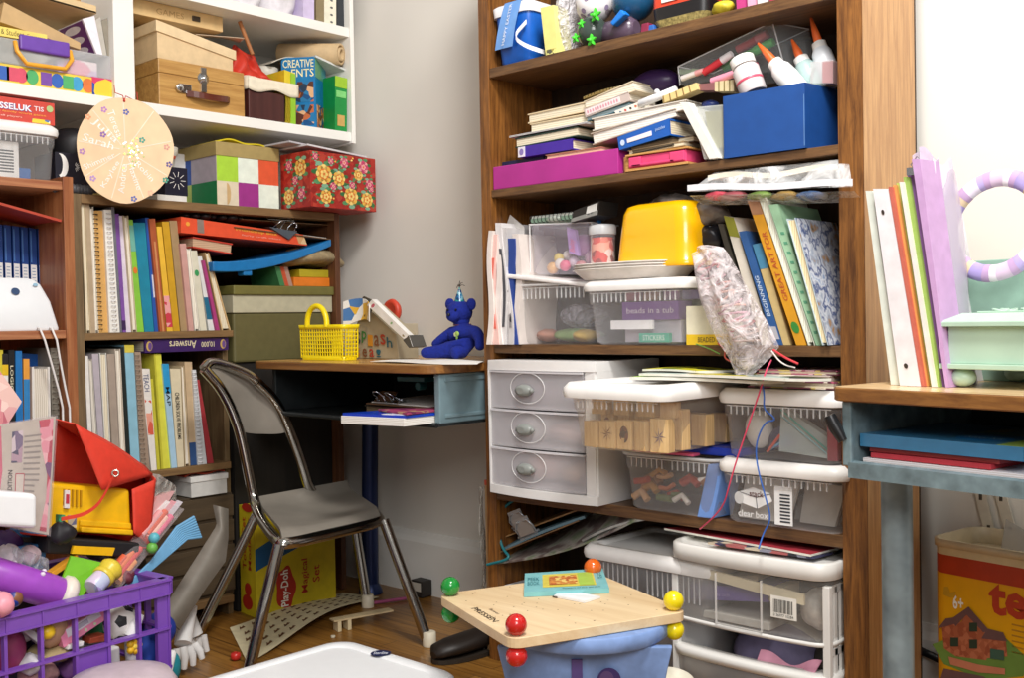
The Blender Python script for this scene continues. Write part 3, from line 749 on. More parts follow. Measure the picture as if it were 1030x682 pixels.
# translucent bin with the red game box, far left
zr = RZ + .0005
xb_ = XB - .01
def storage_bin(P, w, d, h, name, label, lidc='#f3f1ee', bodym=None, lidh=.02, taper=.06, lid=True, rim=True, cat='bin', group=None, ribs=True, lidover=.008, band=.30):
 """translucent tub on frame P (a across the front, b depth, c up) with a snap-on lid"""
 body = bodym or clear('#dfe3e6', .28, .25)
 t = taper
 def ring(c, k=1.0, r=.022):
  s = t*(1-c/h)
  return rrect(P, w*s/2, w*(1-s/2), d*s/2, d*(1-s/2), c, r)
 hb2 = h - (lidh if lid else 0)
 b = MB(body)
 outer = [rrect(P, w*t/2+.008, w*(1-t/2)-.008, d*t/2+.008, d*(1-t/2)-.008, 0, .016), ring(.006), ring(hb2*(1-band)), ]
 e = .0035
 def ring2(c, ex): 
  s = t*(1-c/h); return rrect(P, w*s/2-ex, w*(1-s/2)+ex, d*s/2-ex, d*(1-s/2)+ex, c, .022+ex)
 outer += [ring2(hb2*(1-band)+.002, e), ring2(hb2, e)]
 b.loft(outer, cap=(True, False))
 o = b.build(name)
 if rim:
  r_ = MB(clear('#ffffff', .6, .2)); 
  r_.loft([ring2(hb2-.007, e+.0005), ring2(hb2-.007, e+.006), ring2(hb2-.002, e+.006), ring2(hb2-.002, e+.0005)], cap=(False, False)); r_.build('rim', o)
 if ribs:
  r_ = MB(clear('#ffffff', .45, .2))
  n_ = int(w/.012)
  for i in range(2, n_-1):
   a = w*i/n_
   if abs(i - n_//2) < 1: continue
   yy = d*t*.5*(1-(hb2*(1-band/2))/h) - e - .0012
   r_.box(P, a-.0012, a+.0012, yy, yy+.002, hb2*(1-band)+.006, hb2-.010)
  r_.box(P, w*.06, w*.94, yy+.0006, yy+.0016, hb2-.012, hb2-.010)
  r_.build('grip_ribs', o)
 if lid:
  l = MB(mat(lidc, .35, noise=.02)); z0 = hb2; lo = lidover
  l.loft([rrect(P, -lo, w+lo, -lo, d+lo, z0-.006, .03), rrect(P, -lo-.002, w+lo+.002, -lo-.002, d+lo+.002, z0+.002, .03), rrect(P, -lo-.001, w+lo+.001, -lo-.001, d+lo+.001, z0+lidh*.55, .03), rrect(P, -lo+.008, w+lo-.008, -lo+.008, d+lo-.008, z0+lidh, .026),
    rrect(P, .012, w-.012, .012, d-.012, z0+lidh, .024), rrect(P, .016, w-.016, .016, d-.016, z0+lidh*.6, .022)])
  l.build('lid', o)
 tag(o, label, cat, group)
 return o
yr1 = PX(58, 160, xb_).y
PBn = Fr(V((xb_, yr1-.33, zr)), LX, LY); hbn = PX(58, 127, xb_).z - zr
bin_l = storage_bin(PBn, .33, .25, hbn, 'storage_bin', 'clear bin with white lid under the red game box at far left', taper=.05)
PC = Fr(PBn(.0, .03, .004), LX, LY)
b = MB(mat('#f0efec')); b.box(PC, .17, .25, 0, .14, 0, .085)
for k in range(8): b.box(PC, .205, .238, -.0006, 0, .012+.007*k, .0155+.007*k, mat('#555a60'))
b.box(PC, .255, .285, .02, .1, 0, .028, mat('#2a6ab0'))
o = b.build('white_packet', bevel=.001); tag(o, 'white barcode packet seen inside the far left clear bin', 'packet')
o = MB(mat('#e6e6ea')).sheet(lambda u, v: PC(.02+u*.13, v*.1, .02+.04*v+.01*math.sin(u*6)), 8, 6, thick=.004).build('white_envelope'); tag(o, 'white envelope lying inside the far left clear bin', 'envelope')
zg = zr + hbn + .001
yg1 = PX(56, 130, xb_).y
PG = Fr(V((xb_-.004, yg1-.36, zg)), LX, LY); hg = PX(56, 104, xb_).z - zg
b = MB(mat('#cf4436')); b.box(PG, 0, .36, 0, .2, 0, hg)
def ga(px): return PX(px, 115, xb_-.004).y - PG.o.y
b.text('LASSELUK', PG, ga(-12), ga(32), hg*.48, hg*.76, -.0008, mat('#f0eef6', .4), .03)
b.text('LASSELUK', PG, ga(-11.3), ga(32.7), hg*.46, hg*.74, -.0004, mat('#4a3a8a', .4), .05)
b.text('TIS', PG, ga(34), ga(44), hg*.55, hg*.76, -.0008, mat('#f0dce0', .4), .02)
b.text('the family word game', PG, ga(-8), ga(46), hg*.33, hg*.42, -.0008, mat('#f0b04a', .4), .01)
b.text('for all players', PG, ga(-8), ga(22), hg*.14, hg*.23, -.0008, mat('#f6c8b8', .4), .01)
b.box(PG, ga(32), ga(50), -.001, 0, hg*.02, hg*.2, blotch(['#e8d040', '#f0f0e0', '#4a7ab8'], 40)); b.disc(PG, ga(50), hg*.72, .008, .008, -.001, mat('#b8d08a', .4))
o = b.build('game_box', bevel=.001); tag(o, 'red board game box lying on the clear bin at far left', 'game box')
# round painted plaque hung on a red string
xc = XB + .075
pc = PX(126.3, 151, xc); fx = V((1, -.55, 0)).normalized()       # faces out into the room, a little towards the front
uxp = V((0, 1, 0)) - fx*fx.y; uxp.normalize()
def solve_r():
 for k in range(40, 200):
  r = k*.001
  if PIX(pc + uxp*r)[0] - PIX(pc - uxp*r)[0] >= 97.5: return r
rp_ = solve_r(); rv = 53/97.5*2*rp_*.5*2*.5
Pp_ = Fr(pc, uxp, -fx)
rv = (PX(126, 98, xc).z - PX(126, 204, xc).z)/2
N = 48
wob = lambda t: 1 + .012*math.sin(3*t+1) + .008*math.sin(7*t)
prof = [Pp_(rp_*wob(2*PI*i/N)*math.cos(2*PI*i/N), 0, rv*wob(2*PI*i/N)*math.sin(2*PI*i/N)) for i in range(N)]
b = MB(mat('#f0d0a8', .7, noise=.05, nscale=25)); b.prism(prof, fx * -.004)
wm = mat('#fbf6ee', .6)
for k, (s, ang, r0, r1, hh) in enumerate([('Shimmer', 202, .25, .95, .016), ('Kaylee', 236, .3, .95, .018), ('Andrea', 262, .3, .95, .018), ('Maxine', 290, .3, .9, .016), ('Sarah', 165, .25, .9, .022), ('Julia', 140, .25, .9, .024), ('Teresa', 112, .3, .9, .02), ('Robin', 315, .35, .85, .016)]):
 t = math.radians(ang)
 if ang > 90 and ang < 270: T0, T1, sg = r1, r0, -1
 else: T0, T1, sg = r0, r1, 1
 ux2 = (Pp_.ux*math.cos(t)*rp_ + Pp_.uz*math.sin(t)*rv).normalized()*sg; uz2 = fx.cross(ux2)
 PT = Fr(pc, ux2, -fx, uz2 if uz2.z > 0 else -uz2)
 L0, L1 = (T0*rp_*sg, T1*rp_*sg)
 b.text(s, PT, min(L0, L1), max(L0, L1), -hh*.42, hh*.42, -.0008, wm, 0)
for k in range(9):
 t = k*2*PI/9 + .2; d_ = Pp_.ux*math.cos(t)*rp_ + Pp_.uz*math.sin(t)*rv; nn = fx.cross(d_).normalized()*.0012
 b.quad(pc + fx*.0006 + d_*.12 - nn, pc + fx*.0006 + d_*.97 - nn, pc + fx*.0006 + d_*.97 + nn, pc + fx*.0006 + d_*.12 + nn, mat('#f6e4cc', .6))
for a, c, col in [(-.42, .75, '#b478c0'), (-.45, .28, '#8a5ab0'), (.35, .2, '#3aa08a'), (-.88, -.05, '#b07ab8'), (.03, .72, '#4a58a8'), (-.68, -.55, '#b890d0'), (.15, -.92, '#5a68b0'), (.82, -.55, '#3a9a80'), (.86, .08, '#e0a090'), (.9, -.25, '#5a4a90'), (.5, -.8, '#f0c0a0'), (-.75, .6, '#e8a070')]:
 for k in range(5): b.disc(Pp_, a*rp_+.005*math.cos(k*1.256), c*rv+.005*math.sin(k*1.256), .0028, .0028, -.001, mat(col, .5), seg=8)
gl = [mat('#b89a3a', .2, .6), mat('#e8e0c0', .2, .5), mat('#7a8a4a', .3, .4)]
for k in range(60):
 t, r_ = rnd.uniform(0, 6.28), abs(rnd.gauss(0, .12)); b.disc(Pp_, rp_*(.12+r_*math.cos(t)), rv*(-.02+1.3*r_*math.sin(t)), .0022, .0022, -.0012-.0001*(k % 5), gl[k % 3], seg=6)
o = b.build('round_plaque'); tag(o, 'round peach plaque with white names hung from the white upright', 'plaque')
s_ = MB(mat('#c8322e')); top = Pp_(0.0, -.002, rv*.93)
s_.tube([top, top + V((0, .004, .012)), V((XL+.010, yp1+.004, wz1-.005)), V((XL+.010, yp1+.002, wz1+.02))], .0011, seg=5)
s_.tube([top, top + V((0, -.004, .012)), V((XL+.010, yp0-.002, wz1+.01)), V((XL+.010, yp0-.004, wz1+.03))], .0011, seg=5)
s_.ball(top, .003)
s_.build('red_string', o)
# ============================================================ books on the low brown bookcase
def row_book(xp, z, d, xbl, xbr, xtl, xtr, yt, col, nm, label, pg='#e9dfc6', face='spine', marks=None, group='books on the upper shelf of the low brown bookcase', dy=0, cat='book', rough=.5, t=.14):
 yb_ = 333
 H = qX(xp - dy, d, (xbl, yb_), (xbr, yb_), (xtr, yt), (xtl, yt))
 for k in (0, 1): H.q[k].z = z
 o = book(H, nm, col if not isinstance(col, str) else mat(col, rough), label, cat, group, face, pg, t, marks, 'y')
 return o, H
def spiral(H, o, n, side=.1, m=None, r=.006, out=-.02):
 m = m or mat('#d8d8dc', .3, .3); b = MB(m)
 for k in range(n):
  v = .03 + .94*k/(n-1); c = H(side, out, v)
  pts = [c + V((.9*r*math.cos(t), r*math.sin(t), 0)) for t in [i*PI/4 for i in range(8)]]
  b.tube(pts, .0011, seg=4, closed=True)
 return b.build('spiral_binding', o)
xs = XB - .012; z1 = D1 + .0005
def band(v0, v1, m, u0=0, u1=1):
 return lambda b, H: b.box(H, u0, u1, -.004, 0, v0, v1, m)
def txt(s, v0, v1, m, u0=.2, u1=.8):
 return lambda b, H: b.text(s, lambda a, bb_, c: H(a, bb_, c), u0, u1, v0, v1, -.006, m, .01, rot=True)
def many(*fs):
 return lambda b, H: [f(b, H) for f in fs]
rows1 = [
 (87, 91.5, 80.5, 85, 199, '#cdbb98', 'tall cream paged book against the left side of the brown bookcase', 'pages', None),
 (91.5, 96, 85.5, 90, 204, '#b5a084', 'tan thin book second from the left side panel', 'spine', None),
 (96, 99.5, 90, 94, 208, '#e4dccb', 'off white thin book beside the black coil notebook', 'pages', None),
 (99.5, 109.5, 94, 104, 212, '#d9a860', 'orange tan notebook with black coil binding', 'spine', 'S'),
 (110.5, 120.5, 104.5, 112, 211, '#ece9e2', 'white notebook with silver spiral spine', 'spine', 'W'),
 (120.5, 123, 112, 115, 208, '#6f7078', 'thin dark grey booklet with curled top corner', 'spine', None),
 (123.5, 127, 115, 119.5, 215, '#7d4fa0', 'thin purple book standing on the upper book shelf', 'spine', band(.02, .10, mat('#3a2350'))),
 (127, 133, 119.5, 124, 217, '#ddd3e2', 'pale lilac book beside the thin purple one', 'spine', None),
 (133.5, 138, 124.5, 129, 217, '#cbbd9c', 'cream book left of the lime green one', 'pages', None),
 (138, 145, 129.5, 133.5, 221, '#86c440', 'lime green book with an orange dot on its spine', 'spine', lambda b, H: (b.disc(H, .5, .55, .4, .03, -.006, mat('#e07a2c')), b.box(H, 0, 1, -.004, 0, .72, .95, mat('#6fb0a0')))),
 (145.5, 155, 134, 146, 224, '#1583a0', 'thick teal book on the upper book shelf', 'spine', None),
 (155.5, 160.5, 146, 149.5, 219, '#2456a8', 'royal blue book right of the thick teal one', 'spine', band(.3, .5, mat('#d8dce8'), .4, .9)),
 (161, 167, 150, 156, 220, '#a8542e', 'rust brown book on the upper book shelf', 'spine', band(.0, .8, mat('#c98a5a'), .4, .7)),
 (168, 174, 157.5, 162.5, 228, '#e8b838', 'yellow book with red and pink lower spine', 'spine', lambda b, H: b.box(H, 0, 1, -.004, 0, .04, .34, blotch(['#c83a4a', '#e8a0a0', '#e8c040'], 50))),
 (174.5, 181, 163, 170, 223, '#c89a1e', 'mustard yellow book on the upper book shelf', 'spine', None),
 (182, 189, 170.5, 178, 222, '#a58a64', 'worn khaki brown book right of the mustard one', 'spine', None),
 (190, 195, 181, 187, 245, '#c99a92', 'thin dusty pink book shorter than its neighbours', 'spine', None),
 (196, 201, 187.5, 192, 250, '#e6e2d6', 'short white booklet beside the dusty pink one', 'pages', None),
 (201.5, 208, 192, 198, 252, '#d8d4c0', 'short cream book with a small green emblem', 'spine', lambda b, H: b.disc(H, .5, .72, .35, .04, -.006, mat('#3a9a5a'))),
 (210, 217, 198.5, 203, 258, '#dfe2e0', 'short white book with a teal band on the spine', 'spine', band(.15, .45, mat('#1f6a8a'))),
 (217.5, 221, 203.5, 206, 262, '#a83a78', 'thin magenta book leaning left', 'spine', None),
 (223, 232, 206, 210, 254, '#c8a878', 'tan paged book leaning left at the end of the row', 'pages', None)]
for i, (a, b_, c, d, yt, col, lab, face, mk) in enumerate(rows1):
 sp = mk if isinstance(mk, str) else None
 o, H = row_book(xs, z1, .17 + .02*(i % 3), a, b_, c, d, yt, col, 'spiral_notebook' if sp else 'book', lab, face=face, marks=None if sp else mk, dy=(i % 4)*.003, cat='notebook' if sp else 'book', pg=['#e9dfc6', '#ded0b0', '#efe9dc'][i % 3])
 if sp: spiral(H, o, 26, .12 if sp == 'S' else .5, mat('#1c1c20', .4) if sp == 'S' else mat('#e8e8ec', .3), .0055)
pb_ = PX(97.5, 205, XB-.06)
o = MB(mat('#e2cf7c')).loft([[pb_ + V((.05*math.cos(t)*s, .042*math.sin(t)*s, hz)) for t in [2*PI*i/20 for i in range(20)]] for s, hz in ((.3, .000), (.9, .006), (1, .018), (.8, .03), (.4, .036))]).build('yellow_roll'); tag(o, 'rounded cream yellow rolled item lying across the tall books at left', 'rolled item')  # cream yellow rolled item, made as a flattened round lump
PBK = PX(97.5, 205, XB-.06)
# ---- lower shelf of the low bookcase
z2 = D2 + .0005
g2 = 'books on the lower shelf of the low brown bookcase'
rows2 = [
 (87, 91, 84.5, 88.5, 358, '#efece6', 'thin white book at the left end of the lower book shelf', 'spine', None),
 (92, 97, 89, 92.5, 361, '#cfc9c0', 'pale grey book second on the lower book shelf', 'pages', None),
 (98, 103, 92.5, 99, 356, '#b9b0b8', 'mauve grey book on the lower book shelf', 'spine', None),
 (103.5, 109, 100, 107, 355, '#d9d8d2', 'off white booklet with ribbed edge on the lower book shelf', 'pages', None),
 (111, 118, 108, 115, 356, '#a8988a', 'brownish grey folder on the lower book shelf', 'spine', None),
 (118.5, 124, 115.5, 121, 351, '#d4c8b8', 'cream folder with a torn top corner', 'pages', None),
 (124.5, 128.5, 121.5, 124.5, 349, '#1d2422', 'black book between the cream folder and the blue one', 'spine', None),
 (129, 138, 125, 134.5, 347, '#8fc0d4', 'light blue binder on the lower book shelf', 'spine', band(.94, 1, mat('#d8c84a'))),
 (139, 147.5, 135.5, 141.5, 354, '#a08a78', 'brown notebook with a wire coil on the lower book shelf', 'spine', 'S'),
 (149, 154.5, 141.5, 150.5, 371, '#e9e2da', 'white book with red and orange print on its spine', 'spine', lambda b, H: (b.box(H, .1, .9, -.004, 0, .35, .72, blotch(['#e8a08a', '#e9e2da', '#d8604a', '#f0d0a0'], 40)), b.text('TEACH', H, .2, .8, .78, .95, -.006, mat('#3a4a7a'), 0, rot=True))),
 (155, 158, 151, 154, 381, '#c8c03a', 'thin olive yellow book right of the white and red one', 'spine', None),
 (159, 168.5, 154.5, 162, 356, '#dcd84a', 'large lemon yellow book on the lower book shelf', 'spine', band(.0, 1, mat('#c2bc38'), .0, .22)),
 (169.5, 175, 163, 169.5, 366, '#a9cbe0', 'light blue book lettered in black capitals along its spine', 'spine', many(band(.72, 1, mat('#2f9ad0')), txt('MAP', .60, .78, mat('#14161a')))),
 (175.5, 182, 171, 181.5, 371, '#e0d2b2', 'cream book with long black capitals down the spine', 'spine', txt('CHILDREN SOLVE PROBLEMS', .28, .76, mat('#14161a'), .3, .75)),
 (183, 188, 182, 185, 368, '#cdb894', 'tan thin book beside the lettered cream one', 'pages', None),
 (188.5, 195, 185.5, 193, 364, '#cbb08c', 'tan book with a blue foot on its spine', 'spine', band(0, .22, mat('#2f4f80'))),
 (196, 205, 193.5, 197, 372, '#d8dadc', 'white spiral notebook behind the chair back', 'spine', 'W'),
 (206, 212, 197.5, 200.5, 382, '#b03a40', 'red book at the right end of the lower book shelf', 'spine', None)]
for i, (a, b_, c, d, yt, col, lab, face, mk) in enumerate(rows2):
 sp = mk if isinstance(mk, str) else None
 o, H = row_book(xs, z2, .17 + .02*(i % 3), a, b_, c, d, yt, col, 'spiral_notebook' if sp else 'book', lab, face=face, marks=None if sp else mk, dy=(i % 4)*.002, group=g2, cat='notebook' if sp else 'book', pg=['#e9dfc6', '#e2ddd2', '#efe9dc'][i % 3])
 if sp: spiral(H, o, 24, .25, mat('#8a7a6a', .4) if sp == 'S' else mat('#e8e8ec', .3), .0055)
# purple quiz book lying flat on top, spine out, upside down
a0, a1 = PX(145, 347, xs).y, PX(229, 347, xs).y
zt_ = D1 - .018 - .036
HP = Hx(V((xs+.003, a0, zt_)), V((xs+.003, a1, zt_)), V((xs+.003, a1, zt_+.034)), V((xs+.003, a0, zt_+.034)), V((-.2, 0, 0)))
def mk(b, H):
 c = mat('#e0d4b0')
 b.text('Answers', H, .28, .60, .25, .85, -.006, c, .01, flip=True)
 b.text('10,000', H, .66, .82, .3, .8, -.006, c, .01, flip=True)
 for u in (.05, .93): b.disc(H, u, .5, .035, .38, -.005, mat('#c9a860')); b.disc(H, u+.008, .5, .022, .3, -.007, mat('#6a4a8a'))
book(HP, 'quiz_book', mat('#3c2060', .45), 'thick purple book lying flat on the lower row, its spine lettering upside down', face='flat', marks=mk)
# ---- right part of the low bookcase: boxes and clutter over the storage tub
yd0 = ym0 + .02
def LXb(px, x=XB): return PX(px, 300, x).y
# tub with olive lid, standing on a dark cabinet box
x0 = XB - .02
zt0 = PX(300, 362, x0).z; ztl = PX(300, 297, x0).z; ztt = PX(300, 288, x0).z
ya_, yb2 = max(LXb(234, x0), yd0), YBE - .022
PT_ = Fr(V((x0, ya_, zt0)), LX, LY); wT = yb2 - ya_
o = MB(mat('#625c36', .6)).box(PT_, 0, wT, 0, .30, 0, ztl-zt0-.05).build('storage_tub', bevel=.006)
MB(mat('#b9b49a', .6)).box(PT_, -.002, wT+.002, -.004, .304, ztl-zt0-.05, ztl-zt0).build('band', o, bevel=.002)
MB(mat('#6f6a34', .55)).box(PT_, -.004, wT+.004, -.012, .31, ztl-zt0, ztt-zt0).build('lid', o, bevel=.003)
tag(o, 'olive storage tub with flat lid beside the yellow basket', 'tub')
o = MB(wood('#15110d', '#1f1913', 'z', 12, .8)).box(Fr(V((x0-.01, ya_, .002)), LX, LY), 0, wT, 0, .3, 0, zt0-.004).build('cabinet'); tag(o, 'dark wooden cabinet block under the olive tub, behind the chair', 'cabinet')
zl2 = ztt + .001
def SB(pxl, pxr, z0, z1_, x, d, col, nm, lab, cat, bevel=.001):
 p = V((x, LXb(pxl, x), z0)); P = Fr(p, LX, LY); w = LXb(pxr, x) - p.y
 b = MB(mat(col, .5) if isinstance(col, str) else col).box(P, 0, w, 0, d, 0, z1_-z0); o = b.build(nm, bevel=bevel); tag(o, lab, cat); return o, P, w
zo = PX(316, 279, x0).z; SB(296, 337, zl2, zo, x0-.01, .16, '#e07a1e', 'orange_box', 'orange box lying on the olive tub lid', 'box')
zy = PX(316, 271, x0).z; SB(302, 334, zo+.001, zy, x0-.015, .14, '#b0a01e', 'yellow_folder', 'dull yellow folder on the orange box', 'folder')
for i, (a, c, col, lab) in enumerate([(279, 284, '#3f7a4a', 'green patterned booklet leaning left of the orange box'), (285, 289, '#c0502e', 'red orange booklet leaning beside the green one'), (290, 294, '#b08a7a', 'brownish pink booklet touching the orange box')]):
 H = Hx(*[V((x0-.005*i, LXb(p, x0), q)) for p, q in ((a+3, zl2), (c+3, zl2), (c-2, zl2+.055), (a-2, zl2+.055))], V((-.14, 0, 0)))
 book(H, 'booklet', mat(col, .5), lab, axis='y')
# crumpled tan bag
Pbg = Fr(V((x0+.01, LXb(290, x0), zy+.002)), LX, LY)
wB = LXb(350, x0) - Pbg.o.y
def bagring(k):
 t = k/9; c = t*wB; s = .25 + .9*math.sin(PI*(.15+.75*t))
 return [Pbg(c, .06 + .07*s*math.cos(q), .030*s + .004 + .026*s*math.sin(q)*(1+.15*math.sin(q*3+k))) for q in [2*PI*i/14 for i in range(14)]]
b = MB(mat('#a3916f', .45, noise=.2, nscale=40, bump=.4)); b.loft([bagring(k) for k in range(10)]); o = b.build('paper_bag'); tag(o, 'crumpled tan bag squeezed above the yellow folder', 'bag')
# blue curved tray
yA2, yB2 = LXb(207, XB), LXb(327, XB)
def arc(u): return PX(207 + 120*u, 0, XB).y, PX(207+120*u, 268 - 24*u**1.6 + 3*math.sin(PI*u), XB-.0).z
pl_, pu = [], []
b = MB(mat('#1c74b4', .35))
fr1 = []
for i in range(17):
 u = i/16; y_, z_ = arc(u); th = .016 + .014*(1-abs(u-.3))
 fr1.append([V((XB+.006, y_, z_-th*.5)), V((XB+.006, y_, z_+th*.5)), V((XB-.18, y_, z_+th*.5)), V((XB-.18, y_, z_-th*.5))])
b.loft(fr1, smooth=False); 
y_, z_ = arc(.3); b.wbox(XB-.03, XB+.002, y_-.014, y_+.014, z_-.028, z_-.012)
o = b.build('blue_tray', bevel=.003); tag(o, 'bent blue plastic tray sagging across the low bookcase opening', 'tray')
# orange game box and red book
H = qX(XB-.005, .2, (180, 231), (309, 247), (305, 236), (180, 217))
H.q[0] = PX(182, 234, XB-.005); H.q[3] = PX(182, 218, XB-.005)
b = MB(mat('#e0512e')); b.box(H, 0, 1, 0, 1, 0, 1)
b.text('Friendship Box', H, .42, .76, .5, .82, -.004, mat('#e8a83a'), .01); b.text('forty craft ideas', H, .46, .78, .2, .36, -.004, mat('#f0b0a0'))
b.box(H, .12, .17, -.003, 0, .1, 1, mat('#8a7a70')); b.disc(H, .05, .6, .015, .14, -.003, mat('#e8a03a')); b.box(H, .93, 1, -.003, 0, .1, .9, blotch(['#c89a6a', '#7a3a2a', '#d8b88a'], 60))
o = b.build('orange_game_box', bevel=.001); tag(o, 'long orange red box under the clipboards in the low bookcase', 'box')
H = qX(XB-.012, .18, (194, 249), (233, 256), (234, 245), (194, 238))
book(H, 'red_book', mat('#c03a28'), 'red book with its page edges showing under the orange box', face='flatpages', pg='#c9a88a')
# black junk
bj = MB(mat('#141416'))
for k in range(7):
 bj.ball(PX(186+9*k, 217+.5*k, XB-.05), .008+.003*(k % 3), seg=10, rings=6, sq=(2.2, 1.3, .8))
o = bj.build('black_bag'); tag(o, 'crumpled black bag stuffed on top of the orange box', 'bag')
# clipboards
def clipboard(P, w, d, label, clipat=.5, col='#6a4a30', face='top', clip_t=0, paper=True, group=None):
 """P: a across, b into depth, c up; clip at the front edge (b=0) facing the viewer"""
 o = MB(wood('#59402a', '#7d5c3c', 'x', 30, .5)).box(P, 0, w, 0, d, 0, .003).build('clipboard', bevel=.0008)
 if paper: MB(mat('#d9d6d0', .6)).box(P, .01, w-.01, .01, d-.02, .0032, .006).build('paper', o)
 c = MB(mat('#c9ccd0', .2, 1, noise=.02)); a = w*clipat; q = .0
 c.sheet(lambda u, v: P(a-.045+.09*u, q+.004+.045*v, .006+.010*math.sin(PI*(v*.9+.05))), 8, 8, thick=.0012)
 c.sheet(lambda u, v: P(a-.03+.06*u, q-.004+.022*v, .012+.022*v), 6, 4, thick=.0012)
 c.tube([P(a-.048, q+.02, .014), P(a+.048, q+.02, .014)], .004)
 for s in (-1, 1):
  c.tube([P(a+s*.034, q+.018, .016), P(a+s*.034, q-.004, .026), P(a+s*.026, q-.012, .034), P(a+s*.014, q-.012, .034), P(a+s*.010, q+.014, .018)], .0022, seg=6)
 c.build('clip', o)
 tag(o, label, 'clipboard', group); return o
zc_ = PX(280, 233, XB).z
Pc1 = Fr(PX(236, 229, XB-.0), (0, 1, -.06), (-1, 0, 0)); wcb = PX(333, 236, XB).y - Pc1.o.y
clipboard(Pc1, wcb, .2, 'brown clipboard with silver clip on the orange box, under the rose box', .52)
Pc2 = Fr(PX(243, 221, XB-.03), (0, 1, .0), (-1, 0, 0))
clipboard(Pc2, wcb*.98, .2, 'upper brown clipboard wedged right under the low shelving deck', .42, paper=False)
p = PX(285, 240, XB-.01)
o = MB(mat('#4a525c')).prism([PX(271, 228, XB+.004), PX(299, 233, XB+.004), PX(291, 241, XB+.004)], V((-.03, 0, 0))).build('grey_pouch', bevel=.001); tag(o, 'grey cloth corner hanging from the clipboard', 'pouch')
# ============================================================ far left unit
xr_ = XB - .03; z3_ = R1 + .0005
# eight blue reference volumes
for i in range(7):
 a = -8 + 8*i; dx = 0.55*i
 H = qX(XB-.14, .18, (a+6+dx, 331), (a+13+dx, 331), (a+10+dx, 226+1.0*i), (a+3+dx, 225+1.0*i))
 for k in (0, 1): H.q[k].z = z3_
 hh = H.q[3].z - z3_
 def mk(b, H):
  b.box(H, .08, .92, -.004, 0, .44, .64, mat('#e8e6e4')); b.box(H, .08, .92, -.005, 0, .42, .45, mat('#c0303a'))
  b.box(H, .12, .3, -.004, 0, .66, .97, mat('#4a78b8'))
  for q in range(5): b.box(H, .25, .75, -.006, -.004, .48+.03*q, .488+.03*q, mat('#8a9ab8'))
 names = ['at the frame edge', 'second from the frame edge', 'third from the frame edge', 'fourth from the frame edge', 'fifth from the frame edge', 'sixth from the frame edge', 'nearest the reddish side panel']
 book(H, 'reference_book', mat('#163f86', .45), 'dark blue volume with white label, ' + names[i], marks=mk, axis='y', group='blue volumes with white labels')
# folder on top
zf = PX(58, 221, XB).z
o = MB(mat('#e8e2de')).sheet(lambda u, v: PX(-40+102*u, 192+29*u**1.0+ (0), XB-.005) + V((-.18*v, 0, .004*math.sin(3*v))), 10, 6, thick=.006, m2=mat('#b8442e')).build('red_folder'); tag(o, 'white and red folder sloping above the dark blue volumes', 'folder')
# router
PRo = Fr(V((XB-.012, PX(-6, 330, XB-.01).y, z3_)), LX, LY)
wr = PX(60, 331, XB-.01).y - PRo.o.y; hr = PX(20, 279, XB-.01).z - z3_
b = MB(mat('#eef1f4', .3, noise=.01))
def rring(c, inl, inr, f, bk, r=.008):
 return rrect(PRo, inl, wr-inr, f, bk, c, r)
b.loft([rring(0, 0, 0, 0, .075), rring(.005, -.002, .0, -.002, .076), rring(hr*.55, .004, .010, .018, .062), rring(hr*.88, .012, .026, .034, .056), rring(hr*.97, .020, .040, .038, .053, .006), rring(hr, .03, .055, .041, .050, .004)])
b.disc(Fr(PRo(wr*.40, .026, hr*.74), LX, V((-.95, 0, -.25)), V((-.35, 0, .95))), 0, 0, .010, .009, -.0025, mat('#27456f', .3))
b.disc(Fr(PRo(wr*.72, .030, hr*.87), LX, V((-.95, 0, -.25)), V((-.35, 0, .95))), 0, 0, .006, .004, -.0025, mat('#8fb8d0', .3))
o = b.build('router'); tag(o, 'white network router standing on the reddish shelf', 'router')
# its two cables
for i, (a, bq) in enumerate([(38, 62), (50, 69)]):
 pts = [PX(a, 331, XB-.005) + V((0, 0, .003)), PX(a+2, 331, XB+.006)+V((0, 0, .002)), PX(a+7, 342, XB+.010), PX(a+(bq-a)*.6, 368, XB+.012), PX(bq-3, 392, XB+.012), PX(bq+1, 410, XB+.012), PX(bq+2, 450, XB+.02), PX(bq-5, 500, XB+.02)]
 o = MB(mat('#ece8e6', .4)).tube(pts, .0026, seg=8).build('white_cable'); tag(o, ['left', 'right'][i] + ' one of two white cables hanging below the router', 'cable', 'router cables')
# folders on the lower shelf of that unit
z4 = .3805
def lowbook(a, b_, c, d, yt, col, nm, lab, dy=0, **k):
 H = qX(xr_ - dy, .2, (a, 480), (b_, 480), (d, yt), (c, yt)); 
 for q in (0, 1): H.q[q].z = z4
 return book(H, nm, mat(col, .45) if isinstance(col, str) else col, lab, axis='y', group=None, **k), H
(o, H) = lowbook(-6, 3, -6, 3, 352, '#d8c83a', 'yellow_book', 'yellow book at the left edge below the router', marks=band(.2, .8, mat('#f0f0ea')))
(o, H) = lowbook(3, 8.5, 2, 8, 356, '#efede8', 'white_book', 'white book with black and yellow top below the router', marks=many(band(.86, .93, mat('#e8c020')), band(.93, 1, BLK)))
(o, H) = lowbook(9, 15, 8.5, 14.5, 352, '#16181c', 'black_book', 'black book with white vertical lettering below the router', marks=txt('LOGIC ART', .62, .9, mat('#e8e4c8'), .25, .75))
(o, H) = lowbook(16, 24, 15.5, 22, 353, '#1b72b8', 'blue_folder', 'slim blue folder below the router')
(o, H) = lowbook(24.5, 30, 23.5, 29.5, 361, '#e8a040', 'orange_folder', 'orange edged folder between two blue ones', marks=band(0, .86, mat('#2f82c0')))
(o, H) = lowbook(33, 52, 32, 50, 369, '#e8e4de', 'paper_pack', 'thick cream ream of paper below the router', face='pages', pg='#e6ded0')
